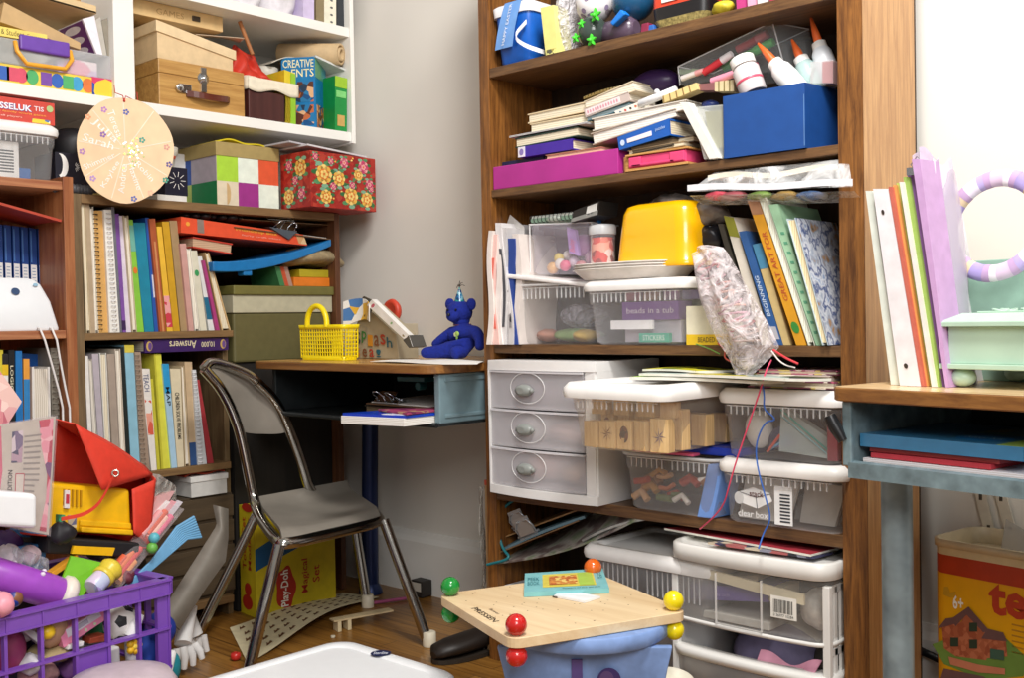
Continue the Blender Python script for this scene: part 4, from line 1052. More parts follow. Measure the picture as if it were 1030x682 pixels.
H = qX(xr_-.085, .1, (19, 480), (49, 480), (47, 357), (19, 355)); 
for q in (0, 1): H.q[q].z = z4
book(H, 'blue_binder', mat('#1b5cb0', .4), 'big blue binder standing behind the ream of paper', axis='y')
(o, H) = lowbook(52, 59.5, 51, 59, 350, '#8a8478', 'grey_notebook', 'grey spiral notebook beside the reddish side panel', dy=.01)
spiral(H, o, 26, .5, mat('#7a7468', .35, .5), .007)
# ============================================================ old school desk in the corner
DT = .70
M_dtop = wood('#a9783c', '#d9ab66', 'x', 14, .25)
M_edge = wood('#6f4520', '#9a6a34', 'x', 14, .4)
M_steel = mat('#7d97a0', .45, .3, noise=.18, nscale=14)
M_steel_shade = mat('#23282a', .5, .3, noise=.25, nscale=18)  # steel colour darkened to stand in for the shade inside the desks
dx0, dx1, dy0, dy1 = -.735, -.008, -.40, WALLY-.012
dk = empty('school_desk', ((dx0+dx1)/2, (dy0+dy1)/2, 0))
W = Fr((0, 0, 0))
def dring(z, ins=0): return rrect(W, dx0+ins, dx1-ins, dy0+ins, dy1-ins, z, .05-ins*.5, 8)
b = MB(M_edge); b.loft([dring(DT-.020, .002), dring(DT-.018), dring(DT-.002), dring(DT-.0003, .0015)], smooth=False)
b.add(dring(DT, .0015), [tuple(range(len(dring(DT))))], M_dtop)
b.build('desk_top', dk)
zb_ = .565
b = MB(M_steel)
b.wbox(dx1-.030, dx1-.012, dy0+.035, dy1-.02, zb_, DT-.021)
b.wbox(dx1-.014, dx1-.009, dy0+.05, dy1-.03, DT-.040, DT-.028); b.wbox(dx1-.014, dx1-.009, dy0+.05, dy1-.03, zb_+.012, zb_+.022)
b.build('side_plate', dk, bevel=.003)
MB(M_steel_shade).wbox(dx0+.06, dx0+.075, dy0+.035, dy1-.02, zb_, DT-.021).build('side_plate', dk, bevel=.003)
b = MB(M_steel_shade); b.wbox(dx0+.06, dx1-.012, dy0+.03, dy1-.02, zb_-.006, zb_); b.tube([(dx0+.06, dy0+.032, zb_-.003), (dx1-.02, dy0+.032, zb_-.003)], .006); b.build('book_tray', dk)
MB(mat('#141414', .8)).wbox(dx0+.07, dx1-.03, dy1-.03, dy1-.022, zb_, DT-.021).build('rear_plate', dk)  # near-black: shade at the back of the book box put into the colour
M_leg = mat('#1d2c58', .35, .4)
for (x_, y_) in ((-.685, -.02), (dx1-.03, -.02)):
 b = MB(M_leg); b.tube([(x_, y_, zb_-.006), (x_-.01, y_, .30), (x_-.015, y_, .03)], .024, seg=12); b.lathe(Fr((x_-.015, y_, .001)), [(.036, 0), (.034, .012), (.024, .03)], seg=16); b.build('leg', dk)
tag(dk, 'old school desk with wooden top and grey blue steel sides in the corner', 'desk')
# ---- on the desk
def dsk(px, y): 
 """point on the desk top seen at column px, at world y"""
 p = PY(px, 360, y); p.z = DT + .0008; return p
# yellow plastic basket
bl_, br_ = dsk(300, -.30), dsk(346, -.29)
ux = (br_ - bl_).normalized(); PBk = Fr(bl_, ux, V((-ux.y, ux.x, 0))); wb_ = (br_-bl_).length; db_ = .06; hb3 = .094
M_y = mat('#f5dc12', .3)
b = MB(M_y)
def bring(c, ins=0): 
 s = .06*(1-c/hb3); return rrect(PBk, wb_*s/2+ins, wb_*(1-s/2)-ins, db_*s/2+ins, db_*(1-s/2)-ins, c, .016)
b.loft([bring(0), bring(.004)], cap=(True, True))
b.loft([bring(.004), bring(.010), bring(.010, .002), bring(.004, .002)], cap=(False, False))
b.loft([bring(hb3-.012), bring(hb3-.012, -.002), bring(hb3, -.003), bring(hb3, .001), bring(hb3-.012, .002), bring(hb3-.012)], cap=(False, False))
o = b.build('yellow_basket')
for (P0, L_) in ((lambda a, c: PBk(a, .001+.003*(1-c/hb3), c), wb_), (lambda a, c: PBk(a, db_-.001-.003*(1-c/hb3), c), wb_), (lambda a, c: PBk(wb_-.001-.004*(1-c/hb3), a, c), db_), (lambda a, c: PBk(.001+.004*(1-c/hb3), a, c), db_)):
 b = MB(M_y); n_ = int(L_/.0095)
 for i in range(1, n_): b.tube([P0(L_*i/n_, .006), P0(L_*i/n_, hb3-.008)], .0017, seg=5)
 for k in range(1, 9): b.tube([P0(.010, hb3*k/9), P0(L_-.010, hb3*k/9)], .0017, seg=5)
 b.build('lattice_wall', o)
for yy in (.002,):
 b = MB(M_y); c0, rr_ = wb_*.42, .040
 path = [PBk(c0 - rr_*math.cos(t), yy, hb3-.006 + .056*math.sin(t)**.8) for t in [PI*i/14 for i in range(15)]]
 b.tube(path, .0075, seg=10); b.build('handle', o)
tag(o, 'yellow plastic lattice basket with arched handles on the school desk', 'basket')
b = MB(mat('#5a4a2a', .6))
b.ball(PBk(wb_*.4, db_*.5, .032), .024, sq=(1, .9, 1.1)); o = b.build('brown_pouch'); tag(o, 'small brown pouch seen through the yellow basket lattice', 'pouch')
# gift bag with painted letters
def dpt(px, py, y): return PY(px, py, y)
gx = [(357, 358), (401, 353), (398, 336), (366, 306), (357, 330)]
gp = [dpt(a, c, -.17) for a, c in gx]; gp[0].z = gp[1].z = DT+.001
b = MB(mat('#a79a80', .7)); b.prism(gp, V((.012, .06, 0)))
HG = Hx(gp[0], gp[1], gp[2] + V((0, 0, .02)), gp[4] + V((0, 0, .03)), V((.02, .1, 0)))
letc = ['#1f2f4a', '#3a7a3a', '#c8862a', '#7a4a30', '#a83a2a', '#1f5a6a', '#6a2a5a']
for i, ch in enumerate('Splash'):
 u = .04 + .148*i; v = .36 + .04*math.sin(i*2)
 b.text(ch, HG, u, u+.12, v, v+.30, -.03, mat(letc[i], .5), .01)
for i, ch in enumerate('Sea!'): b.text(ch, HG, .04+.16*i, .15+.16*i, .04, .26, -.03, mat(letc[(i+2) % 7], .5), .01)
o = b.build('gift_bag', bevel=.0015); tag(o, 'brown paper gift bag with hand painted coloured letters on the desk', 'bag')
# white leaning strap/box lid over it, coloured paper at its top
H = Hx(dpt(369, 307, -.20), dpt(407, 342, -.20), dpt(411, 337, -.20), dpt(374, 301, -.20), V((.004, .014, 0)))
b = MB(mat('#e6e2dc')); b.box(H, 0, 1, 0, 1, 0, 1); b.disc(H, .1, .5, .03, .3, -.02, mat('#c05a6a')); b.disc(H, .6, .5, .02, .2, -.02, mat('#8ab07a')); b.disc(H, .93, .5, .03, .3, -.02, mat('#8a7a5a'))
H2 = Hx(dpt(405, 342, -.20), dpt(411, 350, -.205), dpt(415, 349, -.205), dpt(411, 337, -.20), V((.01, .04, 0))); b.box(H2, 0, 1, 0, 1, 0, 1, mat('#4a4640'))
o = b.build('white_strip', bevel=.0008); tag(o, 'white printed cardboard strip leaning across the painted gift bag', 'strip')
b = MB(mat('#e8e4dc')); 
b.sheet(lambda u, v: dpt(346 + 26*u, 312 - 12*math.sin(PI*(.25+.6*u)) + 26*v*(1-u*.35), -.20 + .05*v*0) + V((0, .02*math.sin(PI*u), 0)), 10, 6, blotch(['#f0ece4', '#e8e4dc', '#4a78b0', '#e0b03a', '#f0ece4'], 28), thick=.003)
o = b.build('printed_pouch'); tag(o, 'white pouch with small coloured prints between basket and gift bag', 'pouch')
b = MB(mat('#3a3226', .6)).tube([dpt(366, 300, -.17), dpt(373, 303, -.17), dpt(372, 312, -.18), dpt(368, 318, -.18)], .006); o = b.build('dark_ribbon'); tag(o, 'dark ribbon loop at the top of the gift bag', 'ribbon')
# red disc-like ball by the wall
pbq = dpt(394.5, 313, WALLY-.075); 
b = MB(mat('#d2452e', .45)); Pr_ = Fr(pbq, (1, 0, 0), (0, 1, 0))
b.lathe(Fr(pbq, (1, 0, 0), (0, 0, 1), (0, -1, 0)), [(0, -.012), (.030, -.010), (.036, .0), (.033, .008), (.024, .011), (.022, .009), (.014, .012), (.012, .010), (.005, .013), (0, .013)], cap=(False, False), seg=28)
o = b.build('red_flying_disc'); tag(o, 'round red plastic toy standing upright behind the gift bag', 'toy')
b = MB(mat('#b9ae98', .6)).wbox(pbq.x-.05, pbq.x+.06, WALLY-.10, WALLY-.03, DT+.0005, pbq.z-.036); o = b.build('tan_box', bevel=.002); tag(o, 'low tan box behind the gift bag carrying the red toy', 'box')
# white papers on the desk
Pp5 = dsk(375, -.335)
def pap(q, dz, n=10, amp=.0015):
 q = [V(t) for t in q]
 return lambda u, v: (q[0]*(1-u)+q[1]*u)*(1-v) + (q[3]*(1-u)+q[2]*u)*v + V((0, 0, dz + amp*math.sin(u*7+v*4)))
o = MB(mat('#efece6', .6)).sheet(pap([dsk(372, -.345), dsk(480, -.372), dsk(487, -.20), dsk(418, -.18)], .0025), 10, 8, thick=.0008).build('white_paper'); tag(o, 'large white sheet lying at the front right of the school desk', 'paper')
# blue teddy bear with a party hat
M_b = mat('#0c2284', .95, noise=.12, nscale=160, bump=.3)
yb5 = -.13
def bp(px, py, dy=0): return PY(px, py, yb5 + dy)
root = empty('teddy_bear', V((bp(465, 357).x, yb5, DT)))
zf_ = DT + .004
body = MB(M_b)
def blob(b, c, r, sq=(1, 1, 1), M=None, seg=18, rings=12):
 P = Fr(c) if M is None else Fr(c, M.col[0], M.col[1], M.col[2]); return b.ball((0, 0, 0), r, seg=seg, rings=rings, P=P, sq=sq)
me = bpy.data.meshes.new('bear'); ob = bpy.data.objects.new('body', me)
# skinned skeleton: pelvis, chest, arms, legs
cb = bp(468, 350); cb.z = zf_ + .040
chest = bp(467, 337); neck = bp(465, 327)
sk = [(cb, .043), (chest, .036), (neck, .022), (bp(463, 317, -.004), .028),
      (bp(453, 335, -.022), .016), (bp(444, 341, -.032), .013), (bp(436, 349, -.038), .013),
      (bp(479, 334, -.014), .017), (bp(484, 343, -.026), .015), (bp(482, 353, -.036), .014),
      (V((cb.x-.034, cb.y-.045, zf_+.018)), .019), (V((bp(443, 356).x, cb.y-.070, zf_+.015)), .015),
      (V((cb.x+.030, cb.y-.04, zf_+.018)), .019), (V((cb.x+.030, cb.y-.075, zf_+.016)), .016)]
ed = [(0, 1), (1, 2), (2, 3), (1, 4), (4, 5), (5, 6), (1, 7), (7, 8), (8, 9), (0, 10), (10, 11), (0, 12), (12, 13)]
me.from_pydata([tuple(p - cb) for p, r in sk], ed, []); me.materials.append(M_b)
COL.objects.link(ob); ob.location = cb - root.location; ob.parent = root; WL[ob.name] = cb
md = ob.modifiers.new('Skin', 'SKIN'); md.use_smooth_shade = True
for i, (p, r) in enumerate(sk):
 me.skin_vertices[0].data[i].radius = (r, r); me.skin_vertices[0].data[i].use_root = (i == 0)
sb_ = ob.modifiers.new('Sub', 'SUBSURF'); sb_.levels = 2; sb_.render_levels = 2
hc = bp(462, 314, -.004)
h_ = MB(M_b); h_.ball(hc, .034, sq=(1.06, .95, .90)); blob(h_, hc + V((.008, -.029, -.010)), .017, (1.1, 1, .85)); h_.build('head', root)
for s in (452.5, 474): MB(M_b).ball(bp(s, 306, .0), .0155, sq=(1, .5, 1)).build('ear', root)
MB(mat('#0a0f24', .3)).ball(hc + V((.010, -.0465, -.006)), .0045).build('nose', root)
for s in (-.010, .020): MB(mat('#05070f', .1)).ball(hc + V((s, -.0315, .006)), .0030).build('eye', root)
Mh = Matrix.Rotation(math.radians(4), 3, 'Y')
hb4 = hc + V((.002, 0, .024))
hh = MB(blotch(['#1f6a9a', '#2a8a7a', '#123a6a', '#7ab0c0'], 140, .25)); hh.lathe(Fr(hb4), [(.0150, 0), (.0012, .040)], cap=(True, False)); hh.build('party_hat', root)
tt = MB(mat('#4a4238'))
tip = hb4 + V((0, 0, .040))
for q in ((-.014, .004, -.002), (.012, 0, .010), (.018, .002, .002), (.006, -.004, .014), (-.006, 0, .004)): tt.tube([tip, tip + V(q)*.5 + V((0, 0, .004)), tip + V(q)], .0009, seg=5)
tt.build('tassel', root)
rb = MB(mat('#7a4a5a')); rb.tube([neck + V((.022*math.cos(t), .020*math.sin(t), .001)) for t in [2*PI*i/16 for i in range(16)]], .0025, seg=6, closed=True); rb.build('neck_ribbon', root)
cb2 = chest + V((.014, -.039, .004)); bl5 = MB(mat('#9ab85a', .4)); bl5.ball(cb2, .0075, sq=(1, .35, .9)); bl5.ball(cb2 + V((-.006, 0, -.002)), .006, mat('#c9d0a0', .4), sq=(1, .35, 1)); bl5.ball(cb2 + V((-.001, 0, -.010)), .005, mat('#7aa04a', .4), sq=(.7, .35, 1.2)); bl5.build('balloon_patch', root)
tag(root, 'royal blue teddy bear with a shiny party hat sitting on the desk', 'teddy bear')
# ---- inside the desk
zi = zb_ + .001
def ti(px, y, z=zi): p = PY(px, 400, y); p.z = z; return p
def stack(z, qs, th, m, nm, lab, cat, mk=None):
 H = lambda a, b_, c: (qs[0]*(1-a)+qs[1]*a)*(1-b_) + (qs[3]*(1-a)+qs[2]*a)*b_ + V((0, 0, z + c*th))
 b = MB(m); b.box(H, 0, 1, 0, 1, 0, 1)
 if mk: mk(b, H)
 o = b.build(nm, bevel=.0008); tag(o, lab, cat); return H, o
y5 = dy0
q = [PZ(343, 426, zi), PZ(428, 431, zi), PZ(428, 431, zi) + V((.00, .16, 0)), PZ(343, 426, zi) + V((.05, .20, 0))]
for t in q: t.z = zi
q[1].x = min(q[1].x, dx1-.034); q[2].x = dx1-.034
ream_t = .018
H, o = stack(0, q, ream_t, pages('#f2efea', 'z', 500), 'paper_ream', 'block of white paper jutting out of the school desk', 'paper')
q2 = [t + V((.002, .004, 0)) for t in q]
def mk(b, H):
 w_ = mat('#e8e8f0', .4)
 b.box(H, .62, .96, .03, .22, 1.0, 1.25, w_); b.text('NOTEBOOK', H, .64, .94, .06, .18, 1.3, mat('#1a3fb0', .4), 0, face='top')
 b.text('70', H, .70, .99, .32, .75, 1.15, w_, .02, face='top')
 b.box(H, .62, .8, -.0, .02, 1.0, 1.2, w_)
H, o = stack(ream_t+.0005, q2, .006, mat('#1440b8', .3), 'blue_notebook', 'blue notebook with large white 70 lying in the school desk', 'notebook', mk)
zq = ream_t + .008
q3 = [V((q[0].x+.05, q[0].y+.07, zi)), V((q[0].x+.19, q[0].y+.035, zi)), V((q[1].x-.005, q[1].y+.16, zi)), V((q[0].x+.18, q[0].y+.24, zi))]
H, o = stack(zq, q3, .005, blotch(['#8a2f5a', '#a8446a', '#6a2a50', '#b08a6a', '#9a3a62'], 45, .5), 'purple_magazine', 'purple pink magazine lying on the blue notebook in the desk', 'magazine')
cbx = q[0].x - .10
Pc5 = frame(V((cbx, dy0+.07, zi+.03)), 3, 1, 1)
clipboard(Pc5, .22, .24, 'dark clipboard with a bulky silver clip inside the school desk', .30, paper=True)
Pc6 = frame(V((cbx-.03, dy0+.09, zi+.005)), 0, 0, 0)
H = Hx(Pc6(0, 0, 0), Pc6(.20, 0, 0), Pc6(.20, 0, .020), Pc6(0, 0, .020), V((0, .2, 0))); book(H, 'dark_book', mat('#3a3428', .6), 'dark worn book under the clipboard in the school desk', face='flatpages', pg='#8a7a60')
b = MB(mat('#1f5a58', .4)); b.wbox(cbx+.05, cbx+.15, dy0+.13, dy0+.17, zi+.085, zi+.097); b.tube([(cbx+.13, dy0+.126, zi+.075), (cbx+.13, dy0+.15, zi+.075)], .010)
o = b.build('teal_punch', bevel=.001); tag(o, 'dark teal hole punch on top of the clipboard in the desk', 'hole punch')
# ============================================================ child's school chair
A_ = PZ(281, 551, .297); B_ = PZ(386, 523, .305); C_ = PZ(258, 514, .315)
A_.z = B_.z = C_.z = .305
D_ = B_ + (C_ - A_)
Af, Bf, Cf, Df = PZ(246, 692, 0), PZ(432, 650, 0), PZ(195, 646, 0), PZ(370, 611, 0)
ch = empty('school_chair', V(((A_+D_)/2).xy.to_3d()))
M_ch = mat('#b9b6b0', .16, 1, noise=.04, nscale=30)
rt_ = .0135
def legs(nm, p, f, cap=True):
 q = p + (f - p).normalized()*((f-p).length - .012)
 b = MB(M_ch); m_ = (p*.97 + f*.03); b.tube([p, m_, q], rt_, seg=12); lg = b.build('leg', ch)
 c = MB(mat('#d9cfb8')); e = (f - p).normalized(); s = f - e*.028
 c.lathe(Fr(V((f.x, f.y, .001)), (1, 0, 0), (0, 1, 0), (0, 0, 1)), [(.017, 0), (.0175, .004), (.0165, .034), (.013, .036)], seg=16); c.build('rubber_foot', lg)
for p, f in ((A_, Af), (B_, Bf), (C_, Cf), (D_, Df)): legs('leg', p, f)
fw_ = (A_ - C_).normalized(); sd = (B_ - A_).normalized()
# seat frame: runs from the back uprights along both sides and across the front
def backc(base, s):
 return [base + V((0, 0, .0)) , base - fw_*.045 + V((0, 0, .05)), base - fw_*.060 + V((0, 0, .14)) + sd*s*.004, base - fw_*.085 + V((0, 0, .26)) + sd*s*.010, base - fw_*.120 + V((0, 0, .355)) + sd*s*.030]
def smooth(pts, n=2):
 for _ in range(n):
  out = [pts[0]]
  for i in range(len(pts)-1): out += [pts[i]*.75 + pts[i+1]*.25, pts[i]*.25 + pts[i+1]*.75]
  pts = out + [pts[-1]]
 return pts
Lb = [C_ + V((0, 0, 0)), PX(249, 470, -.63), PX(240, 428, -.63), PX(224, 392, -.63), PX(205, 371, -.63)]
Qb = C_*.45 + D_*.55
Rb = [Qb, PX(302, 462, -.64), PX(290, 430, -.63), PX(277, 402, -.63), PX(258, 384, -.63)]
def smooth(pts, n=2):
 for _ in range(n):
  out = [pts[0]]
  for i in range(len(pts)-1): out += [pts[i]*.75 + pts[i+1]*.25, pts[i]*.25 + pts[i+1]*.75]
  pts = out + [pts[-1]]
 return pts
mid = (Lb[4]+Rb[4])/2 - fw_*.012 + V((0, 0, .022))
path = smooth([Lb[4], Lb[3], Lb[2], Lb[1], C_ + V((0, 0, .004)), A_ - fw_*.03, A_ + sd*.02 + V((0, 0, -.004)), (A_+B_)/2 + V((0, 0, -.004)), B_ - sd*.02 + V((0, 0, -.004)), B_ - fw_*.03, D_ + V((0, 0, .004)), D_*.7 + C_*.3 + V((0, 0, .012)), Rb[0] + V((0, 0, .03)), Rb[1], Rb[2], Rb[3], Rb[4]], 3)
b = MB(M_ch); b.tube(path, rt_, seg=12); b.build('tube_frame', ch)
tp = smooth([Lb[4], Lb[4]+V((0, 0, .018))-fw_*.006+sd*.02, mid, Rb[4]+V((0, 0, .018))-fw_*.006-sd*.02, Rb[4]], 3)
b = MB(M_ch); b.tube(tp, rt_*.95, seg=12); b.build('top_rail', ch)
# seat shell
M_sh = mat('#8c857b', .38, noise=.08, nscale=12)
def seatf(u, v):   # u across sd, v front->back
 p = A_ + (B_-A_)*(.03+.94*u) + (C_-A_)*(.02+1.0*v)
 du = (u-.5)*2; dv = (v-.45)*2
 z = .020 - .020*(1-du*du)*(1-min(1, dv*dv)) + (.018*((v-.8)/.2)**2 if v > .8 else 0) - (.018*((.12-v)/.12)**2 if v < .12 else 0)
 sq = 1 - .10*max(0, abs(dv))**6*0
 return p + V((0, 0, z))
b = MB(M_sh); b.sheet(seatf, 20, 18, thick=-.008); b.build('seat', ch)
def backf(u, v):
 i = v*3; base = lambda c: (c[1] if i < 1 else c[2] if i < 2 else c[3])*(1-(i-int(min(i, 2)))) + (c[2] if i < 1 else c[3] if i < 2 else c[4])*(i-int(min(i, 2)))
 l, r = base(Lb), base(Rb)
 p = l*(1-u) + r*u
 bow = math.sin(PI*u)
 e = abs(2*u-1)
 return p - fw_*(.028*bow) + fw_*.004 + V((0, 0, (v-.5)*2*.030*(1-e**3)))
b = MB(M_sh); b.sheet(lambda u, v: backf(u, .30+.70*v), 20, 16, thick=.008); b.build('backrest', ch)
tag(ch, 'grey school chair with chrome tube legs standing before the desk', 'chair')
# ============================================================ on the floor around the chair
def F0(px, py, z=.0008): return PZ(px, py, z)
# yellow modelling-compound box
a0, a1, a2 = F0(258, 622), F0(338, 604), F0(238, 616)
ux = (a1-a0); ux.z = 0; wq = ux.length; uy = V((-ux.y, ux.x, 0)).normalized(); PQ = Fr(a0, ux, uy)
dq = .085; hq = .30
Y = mat('#c9b41e', .45); R_ = mat('#b02a1c', .45)
b = MB(Y); b.box(PQ, 0, wq, 0, dq, 0, hq)
bl6 = mat('#15507c', .45)
b.add([PQ(0, -.0006, hq*.42), PQ(wq*.25, -.0006, hq*.50), PQ(wq*.7, -.0006, hq*.62), PQ(wq, -.0006, hq*.60), PQ(wq, -.0006, hq*.98), PQ(0, -.0006, hq*.62)], [(0, 1, 2, 3, 4, 5)], bl6)
b.add([PQ(wq*(.36+.12*math.cos(t)*(1+.1*math.cos(5*t))), -.0008, hq*(.22+.20*math.sin(t)*(1+.08*math.cos(5*t)))) for t in [2*PI*i/40 for i in range(40)]], [tuple(range(40))], R_)
PV = lambda a, b_, c: PQ(a, b_, c)
def vtext(b, s, P, a0, a1, c0, c1, bb_, m, bold=.01):
 """lettering turned a quarter: reads upwards"""
 Pq = lambda a, d, c: P(a1 - (c)*(a1-a0), d, c0 + (a)*(c1-c0))
 b.text(s, Pq, 0, 1, 0, 1, bb_, m, bold)
vtext(b, 'Play-Doh', PQ, wq*.30, wq*.42, hq*.05, hq*.39, -.0014, mat('#f0ece0', .4), .02)
vtext(b, 'Magical', PQ, wq*.56, wq*.66, hq*.14, hq*.46, -.0010, R_, .01)
vtext(b, 'Set', PQ, wq*.70, wq*.79, hq*.22, hq*.38, -.0010, R_, .01)
PS = lambda a, b_, c: PQ(b_, dq - a, c)
vtext(b, 'Modeling', PS, dq*.55, dq*.80, hq*.42, hq*.90, -.0010, R_, .01)
vtext(b, 'Tools Set', PS, dq*.18, dq*.42, hq*.42, hq*.90, -.0010, R_, .01)
b.disc(PS, dq*.45, hq*.12, dq*.33, hq*.07, -.0008, R_); b.disc(PS, dq*.5, hq*.24, dq*.22, hq*.06, -.0009, R_); b.disc(PS, dq*.55, hq*.99, dq*.35, hq*.04, -.0009, R_)
o = b.build('yellow_toy_box', bevel=.001); tag(o, 'yellow modelling dough box standing under the chair seat', 'box')
# brown patterned sheet on the floor
qs = [F0(248, 668), F0(334, 627), F0(380, 602), F0(231, 631)]
qs = [F0(249, 668), F0(381, 602), F0(345, 597), F0(231, 632)]
def sh(u, v):
 p = (qs[0]*(1-u)+qs[1]*u)*(1-v) + (qs[3]*(1-u)+qs[2]*u)*v
 return p + V((0, 0, .002 + .030*max(0, math.sin(PI*u*.9))**2*(.3+.7*(1-v))))
b = MB(mat('#e2d6b0', .7)); b.sheet(sh, 24, 8, thick=.0012)
for i in range(11):
 for j in range(5):
  u, v = .05+.085*i+.02*rnd.random(), .12+.18*j; w_ = .045
  f = lambda du, dv: sh(min(1, u+du), min(1, v+dv)) + V((0, 0, .0012))
  b.add([f(0, 0), f(w_, .02), f(w_*.8, .08), f(w_*.4, .045), f(.01, .09)], [(0, 1, 2, 3, 4)], mat('#6a4428', .6))
o = b.build('patterned_sheet'); tag(o, 'cream sheet with rows of brown marks lying under the chair', 'paper')
p = F0(237, 664); o = MB(mat('#c9302a', .3)).lathe(Fr(p), [(.004, 0), (.011, .003), (.0125, .010), (.011, .017), (.004, .019), (.004, .0)], cap=(False, False)).build('red_bead'); tag(o, 'red wooden bead on the floor near the chair leg', 'bead')
# little wooden doll table
pt_ = F0(340, 636); ux = (F0(381, 621) - F0(336, 624)); 
o = MB(mat('#c9b48c', .6)).box(Fr(V((pt_.x, pt_.y, .028)), (.25, 1, 0), (-1, .25, 0)), -.01, .16, 0, .03, 0, .004)
pt2 = Fr(V((pt_.x, pt_.y, .001)), (.25, 1, 0), (-1, .25, 0))
o = o.build('wooden_strip_toy'); 
for a in (.0, .028): MB(mat('#d6c49c', .6)).box(pt2, a, a+.010, .0, .03, 0, .0265).build('leg', o)
tag(o, 'tiny wooden toy bench lying on the floor behind the white lid', 'toy')
pk1, pk2 = F0(372, 607, .006), F0(414, 601, .006)
o = MB(mat('#a8507a')).tube([pk1, pk2], .005).build('pink_stick'); tag(o, 'pink stick on the floor beneath the desk', 'stick')
o = MB(mat('#d0c8b0')).lathe(Fr(F0(335, 641)), [(.006, 0), (.006, .004)], seg=10).build('tan_chip'); tag(o, 'tiny tan chip on the floor by the toy bench', 'chip')
# brown shoe
ps = F0(436, 668); pe = F0(497, 652); dirv = (pe-ps); dirv.z = 0; L_ = .22; PS_ = Fr(V((ps.x, ps.y, .001)), dirv)
PS_.uy = V((-PS_.ux.y, PS_.ux.x, 0))
b = MB(mat('#221a15'))
def shoe_ring(a, w, h0, h1):
 return [PS_(a, w*math.cos(t), h0 + (h1-h0)*(.5+.5*math.sin(t))) for t in [2*PI*i/16 for i in range(16)]]
b.loft([shoe_ring(.0, .012, .012, .028), shoe_ring(.012, .030, .010, .044), shoe_ring(.05, .040, .010, .050), shoe_ring(.09, .040, .010, .054), shoe_ring(.13, .034, .010, .058), shoe_ring(.18, .032, .010, .056), shoe_ring(.21, .026, .010, .050), shoe_ring(.22, .014, .014, .05)])
o = b.build('brown_shoe')
b = MB(mat('#2c241c', .6)); b.loft([[PS_(.105+.107*math.cos(t), .042*math.sin(t)*(1-.15*math.cos(t)), c) for t in [2*PI*i/20 for i in range(20)]] for c in (0, .010)], smooth=False); b.build('sole', o)
tag(o, 'dark brown leather shoe on the floor beside the bookcase foot', 'shoe')
# dark plug block at baseboard
pp_ = F0(428, 598); o = MB(mat('#2a2622')).wbox(pp_.x-.02, pp_.x+.03, WALLY-.06, WALLY-.02, .002, .05).build('power_adapter', bevel=.003); 
MB(mat('#cfc8ba', .6)).wbox(pp_.x-.015, pp_.x+.025, WALLY-.0605, WALLY-.06, .02, .045).build('label', o)
tag(o, 'black power adapter on the floor by the baseboard', 'adapter')
# white lidded bin at the bottom of the picture
zl5 = .15
cA_ = PZ(345, 641, zl5)
PLd = Fr(V((cA_.x, cA_.y-.42, 0)))
b = MB(mat('#eef0f2', .3, noise=.01)); wl, dl = .36, .42
b.loft([rrect(PLd, .012, wl-.012, .012, dl-.012, zl5-.03, .04, 8), rrect(PLd, .004, wl-.004, .004, dl-.004, zl5-.03, .045, 8), rrect(PLd, 0, wl, 0, dl, zl5-.022, .05, 8), rrect(PLd, 0, wl, 0, dl, zl5-.006, .05, 8), rrect(PLd, .006, wl-.006, .006, dl-.006, zl5-.001, .048, 8), rrect(PLd, .014, wl-.014, .014, dl-.014, zl5, .045, 8), rrect(PLd, .03, wl-.03, .03, dl-.03, zl5+.001, .04, 8), rrect(PLd, .034, wl-.034, .034, dl-.034, zl5-.002, .038, 8)])
lb5 = PZ(383, 658, zl5)
lidx = b
PLb = Fr(V((lb5.x, lb5.y, zl5-.0012)), (CR.x, CR.y, 0), (-CR.y, CR.x, 0)); PLb.o.z = zl5 + .002
base = MB(clear('#e4e8ea', .55, .3)); base.loft([rrect(PLd, .03, wl-.03, .03, dl-.03, .002, .04, 8), rrect(PLd, .014, wl-.014, .014, dl-.014, zl5-.032, .045, 8)], cap=(True, False))
o = base.build('storage_bin'); ld = lidx.build('lid', o)
b = MB(mat('#1c2450', .3)); b.add([PLb(.020*math.cos(t), .019*math.sin(t), 0) for t in [2*PI*i/24 for i in range(24)]], [tuple(range(24))])
b.text('Sterilite', PLb, -.014, .014, -.008, .009, .0004, mat('#dfe4f0', .3), .01, face='top'); b.build('oval_label', ld)
tag(o, 'large white bin lid with a navy oval label on a low clear bin, bottom centre', 'bin')
# ---- board wrapped in plastic leaning beside the bookcase
pa, pb2 = F0(486, 668), F0(462, 660)
bx_ = BW0 - .006
b = MB(wood('#8a6a44', '#b8946a', 'z', 12, .5)); zt5 = PY(475, 487, YB+.01).z
b.wbox(bx_-.020, bx_-.002, YB+.02, YB+.20, .001, zt5)
o = b.build('wooden_board', bevel=.001); 
MB(mat('#b4503a')).wbox(bx_-.021, bx_-.001, YB+.02, YB+.201, zt5-.0, zt5+.012).build('red_edge', o)
tag(o, 'upright wooden board with red top edge leaning beside the oak bookcase', 'board')
b = MB(clear('#cfcac0', .38, .15, 2, 16))
def film(u, v):
 return V((bx_-.030-.030*u-.010*math.sin(v*7+u*3), YB+.03+.0+.12*u*.0+.16*(1-u)*0 - .012*math.sin(v*5), .004+v*(zt5-.02))) if False else V((bx_-.026-.045*u-.006*math.sin(v*9), YB+.015+.05*u+.008*math.sin(v*7+u*4), .004+v*(zt5-.015)))
b.sheet(film, 8, 24); o = b.build('plastic_wrap', solid=.0006); tag(o, 'clear plastic wrap hanging over the wooden board beside the bookcase', 'plastic wrap')
